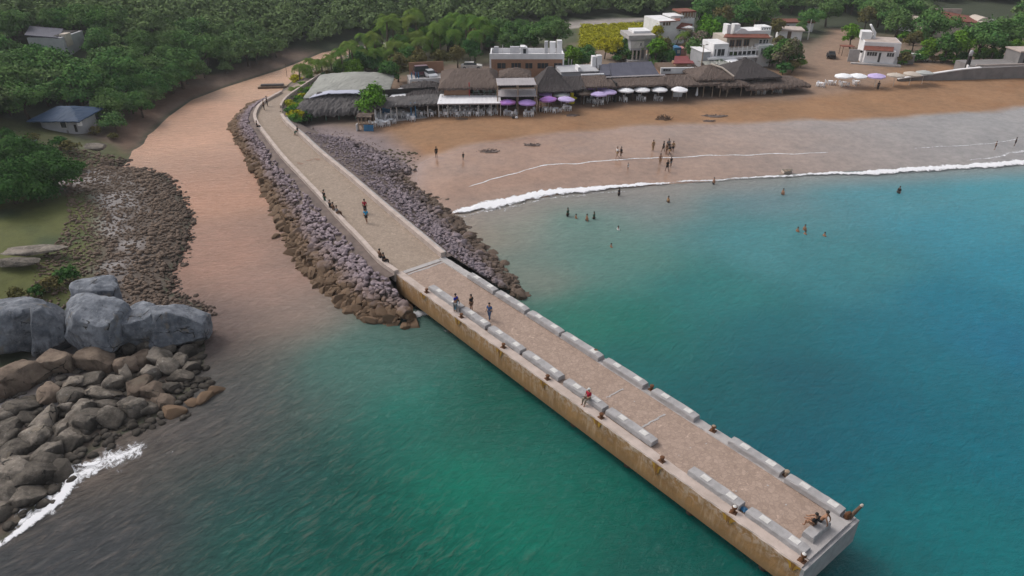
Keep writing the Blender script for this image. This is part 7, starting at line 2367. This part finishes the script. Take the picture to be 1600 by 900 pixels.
for (u, v, h, pose, sh, lg, lab) in ((508, 318, -.8, 'stand', 'black', 'green', 'person in dark clothes standing at the river parapet of the jetty'), (516, 324, -.8, 'sit', 'black', 'black', 'person in black sitting on the river parapet, nearest the standing one'), (521, 328, -.8, 'sit', 'brown', 'khaki', 'person in brown sitting second in the row on the river parapet'),
                                     (527, 333, -.8, 'sit', 'grey', 'brown', 'person in grey sitting last in the row on the river parapet'), (594, 402, -.7, 'sit', 'brown', 'black', 'person in brown sitting on the parapet end near the pier'), (600, 408, -.7, 'sit', 'black', 'black', 'person in black sitting nearest the pier on the parapet end'),
                                     (418, 166, -1.2, 'stand', 'black', 'black', 'person in black standing at the river side of the road bend'), (413, 172, -1.2, 'stand', 'brown', 'black', 'person in brown beside the one in black at the road bend'), (402, 198, -1.2, 'sit', 'black', 'black', 'person in black sitting on the parapet where the road bends'),
                                     (465, 206, 2.2, 'sit', 'black', 'green', 'person in black sitting on the beach side parapet near the palms')):
    person(P(u, v, 3.45 if pose == 'sit' else 3.03), h, pose, lab, sh, lg)
for (u, v, h, pose, sh, lg, lg_long, sc, lab) in (
        (682, 246, .5, 'stand', 'black', 'black', False, .95, 'person in dark swimwear standing alone on the wet sand near the jetty'), (724, 250, .5, 'stand', 'black', 'green', False, .65, 'small child in dark clothes on the wet sand near the jetty'),
        (964, 247, 2, 'walk', 'white', 'tan', False, 1.0, 'person in a white top walking on the wet sand, left of the pair'), (970, 247, 2, 'walk', 'black', 'brown', False, 1.0, 'person in black walking on the wet sand, right of the pair'),
        (1020, 236, .3, 'stand', 'tan', 'tan', True, 1.0, 'person in tan standing left of the large group on the wet sand'), (1036, 238, 1, 'walk', 'black', 'black', False, 1.0, 'person in black at the left of the large beach group'), (1041, 241, 2, 'stand', 'brown', 'brown', False, 1.05, 'person in brown at the middle of the large beach group'),
        (1046, 243, 2, 'walk', 'black', 'tan', False, 1.0, 'person in a black top and tan shorts in the large beach group'), (1051, 238, 3, 'stand', 'tan', 'black', False, 1.0, 'person in a tan top at the right of the large beach group'), (1044, 234, 3, 'stand', 'grey', 'black', True, 1.0, 'person in grey at the back of the large beach group'),
        (1031, 258, .2, 'stand', None, 'tan', False, 1.0, 'shirtless person at the swash line below the large group'), (1042, 268, .6, 'walk', 'black', 'black', False, 1.0, 'person in black wading below the swash line'), (1048, 260, .6, 'stand', 'black', 'grey', False, .85, 'smaller person in black behind the wading one'),
        (981, 265, .6, 'stand', 'white', 'white', False, .6, 'small child in white at the swash line'),
        (1371, 141, 0, 'stand', 'black', 'black', True, 1.0, 'person in black standing under the lilac umbrella at right'), (838, 174, 1, 'stand', 'white', 'brown', True, 1.0, 'person in a white shirt standing beside the two tier canopy'), (845, 176, 1, 'stand', 'brown', 'black', True, .95, 'person in brown between the purple umbrellas'),
        (1554, 234, 1, 'stand', 'brown', 'black', False, .8, 'small figure in brown on the wet sand at the far right'), (1585, 228, 1, 'stand', 'black', 'black', False, .8, 'small figure in black on the wet sand at the far right')):
    person(G(u, v), h, pose, lab, sh, lg, lg_long, scale=sc, skin=SKIN if sh != 'black' else SKIN_D)
# bathers in the sea: standing with the water around them
for (u, v, dep, h, sh, sc, lab) in ((967, 306, .55, 1, 'black', 1.0, 'bather in black standing knee deep just past the breaker'), (887, 338, .6, 1, 'green', 1.0, 'bather in dark green standing left of the small sea group'), (928, 342, .7, 1, 'green', .95, 'bather in dark green standing right of the small sea group'),
                                    (917, 345, .85, 2, None, 1.0, 'shirtless bather waist deep in the middle of the small sea group'), (900, 341, 1.2, 2, None, 1.0, 'bather with only head and shoulders above water in the small sea group'), (955, 386, 1.3, 2, None, 1.0, 'lone swimmer with head out of the water below the splash'),
                                    (966, 359, 1.25, 2, 'white', 1.0, 'swimmer splashing white water'), (1044, 316, .9, 2, 'tan', 1.0, 'bather in tan below the breaker'), (1115, 288, .6, 2, None, .9, 'bather standing at the foam line right of the beach group'),
                                    (1223, 304, .9, 2, None, 1.0, 'lone bather below the cream dinghy'), (1246, 362, 1.15, 2, None, 1.0, 'left swimmer of the four in deeper water'), (1257, 360, 1.0, 2, None, 1.0, 'tallest swimmer of the four in deeper water'), (1258, 366, 1.3, 2, None, 1.0, 'lowest swimmer of the four, only the head showing'),
                                    (1288, 369, 1.25, 2, None, 1.0, 'right swimmer set apart from the three in deeper water'), (1404, 302, .75, 2, 'black', 1.0, 'bather in dark clothes standing alone in blue water at right')):
    q = P(u, v, 0); q.z = -dep
    person(q, h, 'stand', lab, sh, 'black', False, scale=sc, skin=SKIN_D if sh else SKIN)

# ------------------------------------------------------------------ thin dusk haze over the whole place
mb = MB(); mb.box(-900, 900, -250, 1500, -8, 80)
hm = bpy.data.materials.new('haze_air'); hm.use_nodes = True
hn = hm.node_tree; hn.nodes.remove(hn.nodes['Principled BSDF'])
pv = hn.nodes.new('ShaderNodeVolumePrincipled'); pv.inputs['Color'].default_value = (.86, .90, .96, 1); pv.inputs['Density'].default_value = .00022; pv.inputs['Anisotropy'].default_value = .2
hn.links.new(pv.outputs[0], hn.nodes['Material Output'].inputs['Volume'])
hz = kind(mb.build('haze', hm), 'stuff')
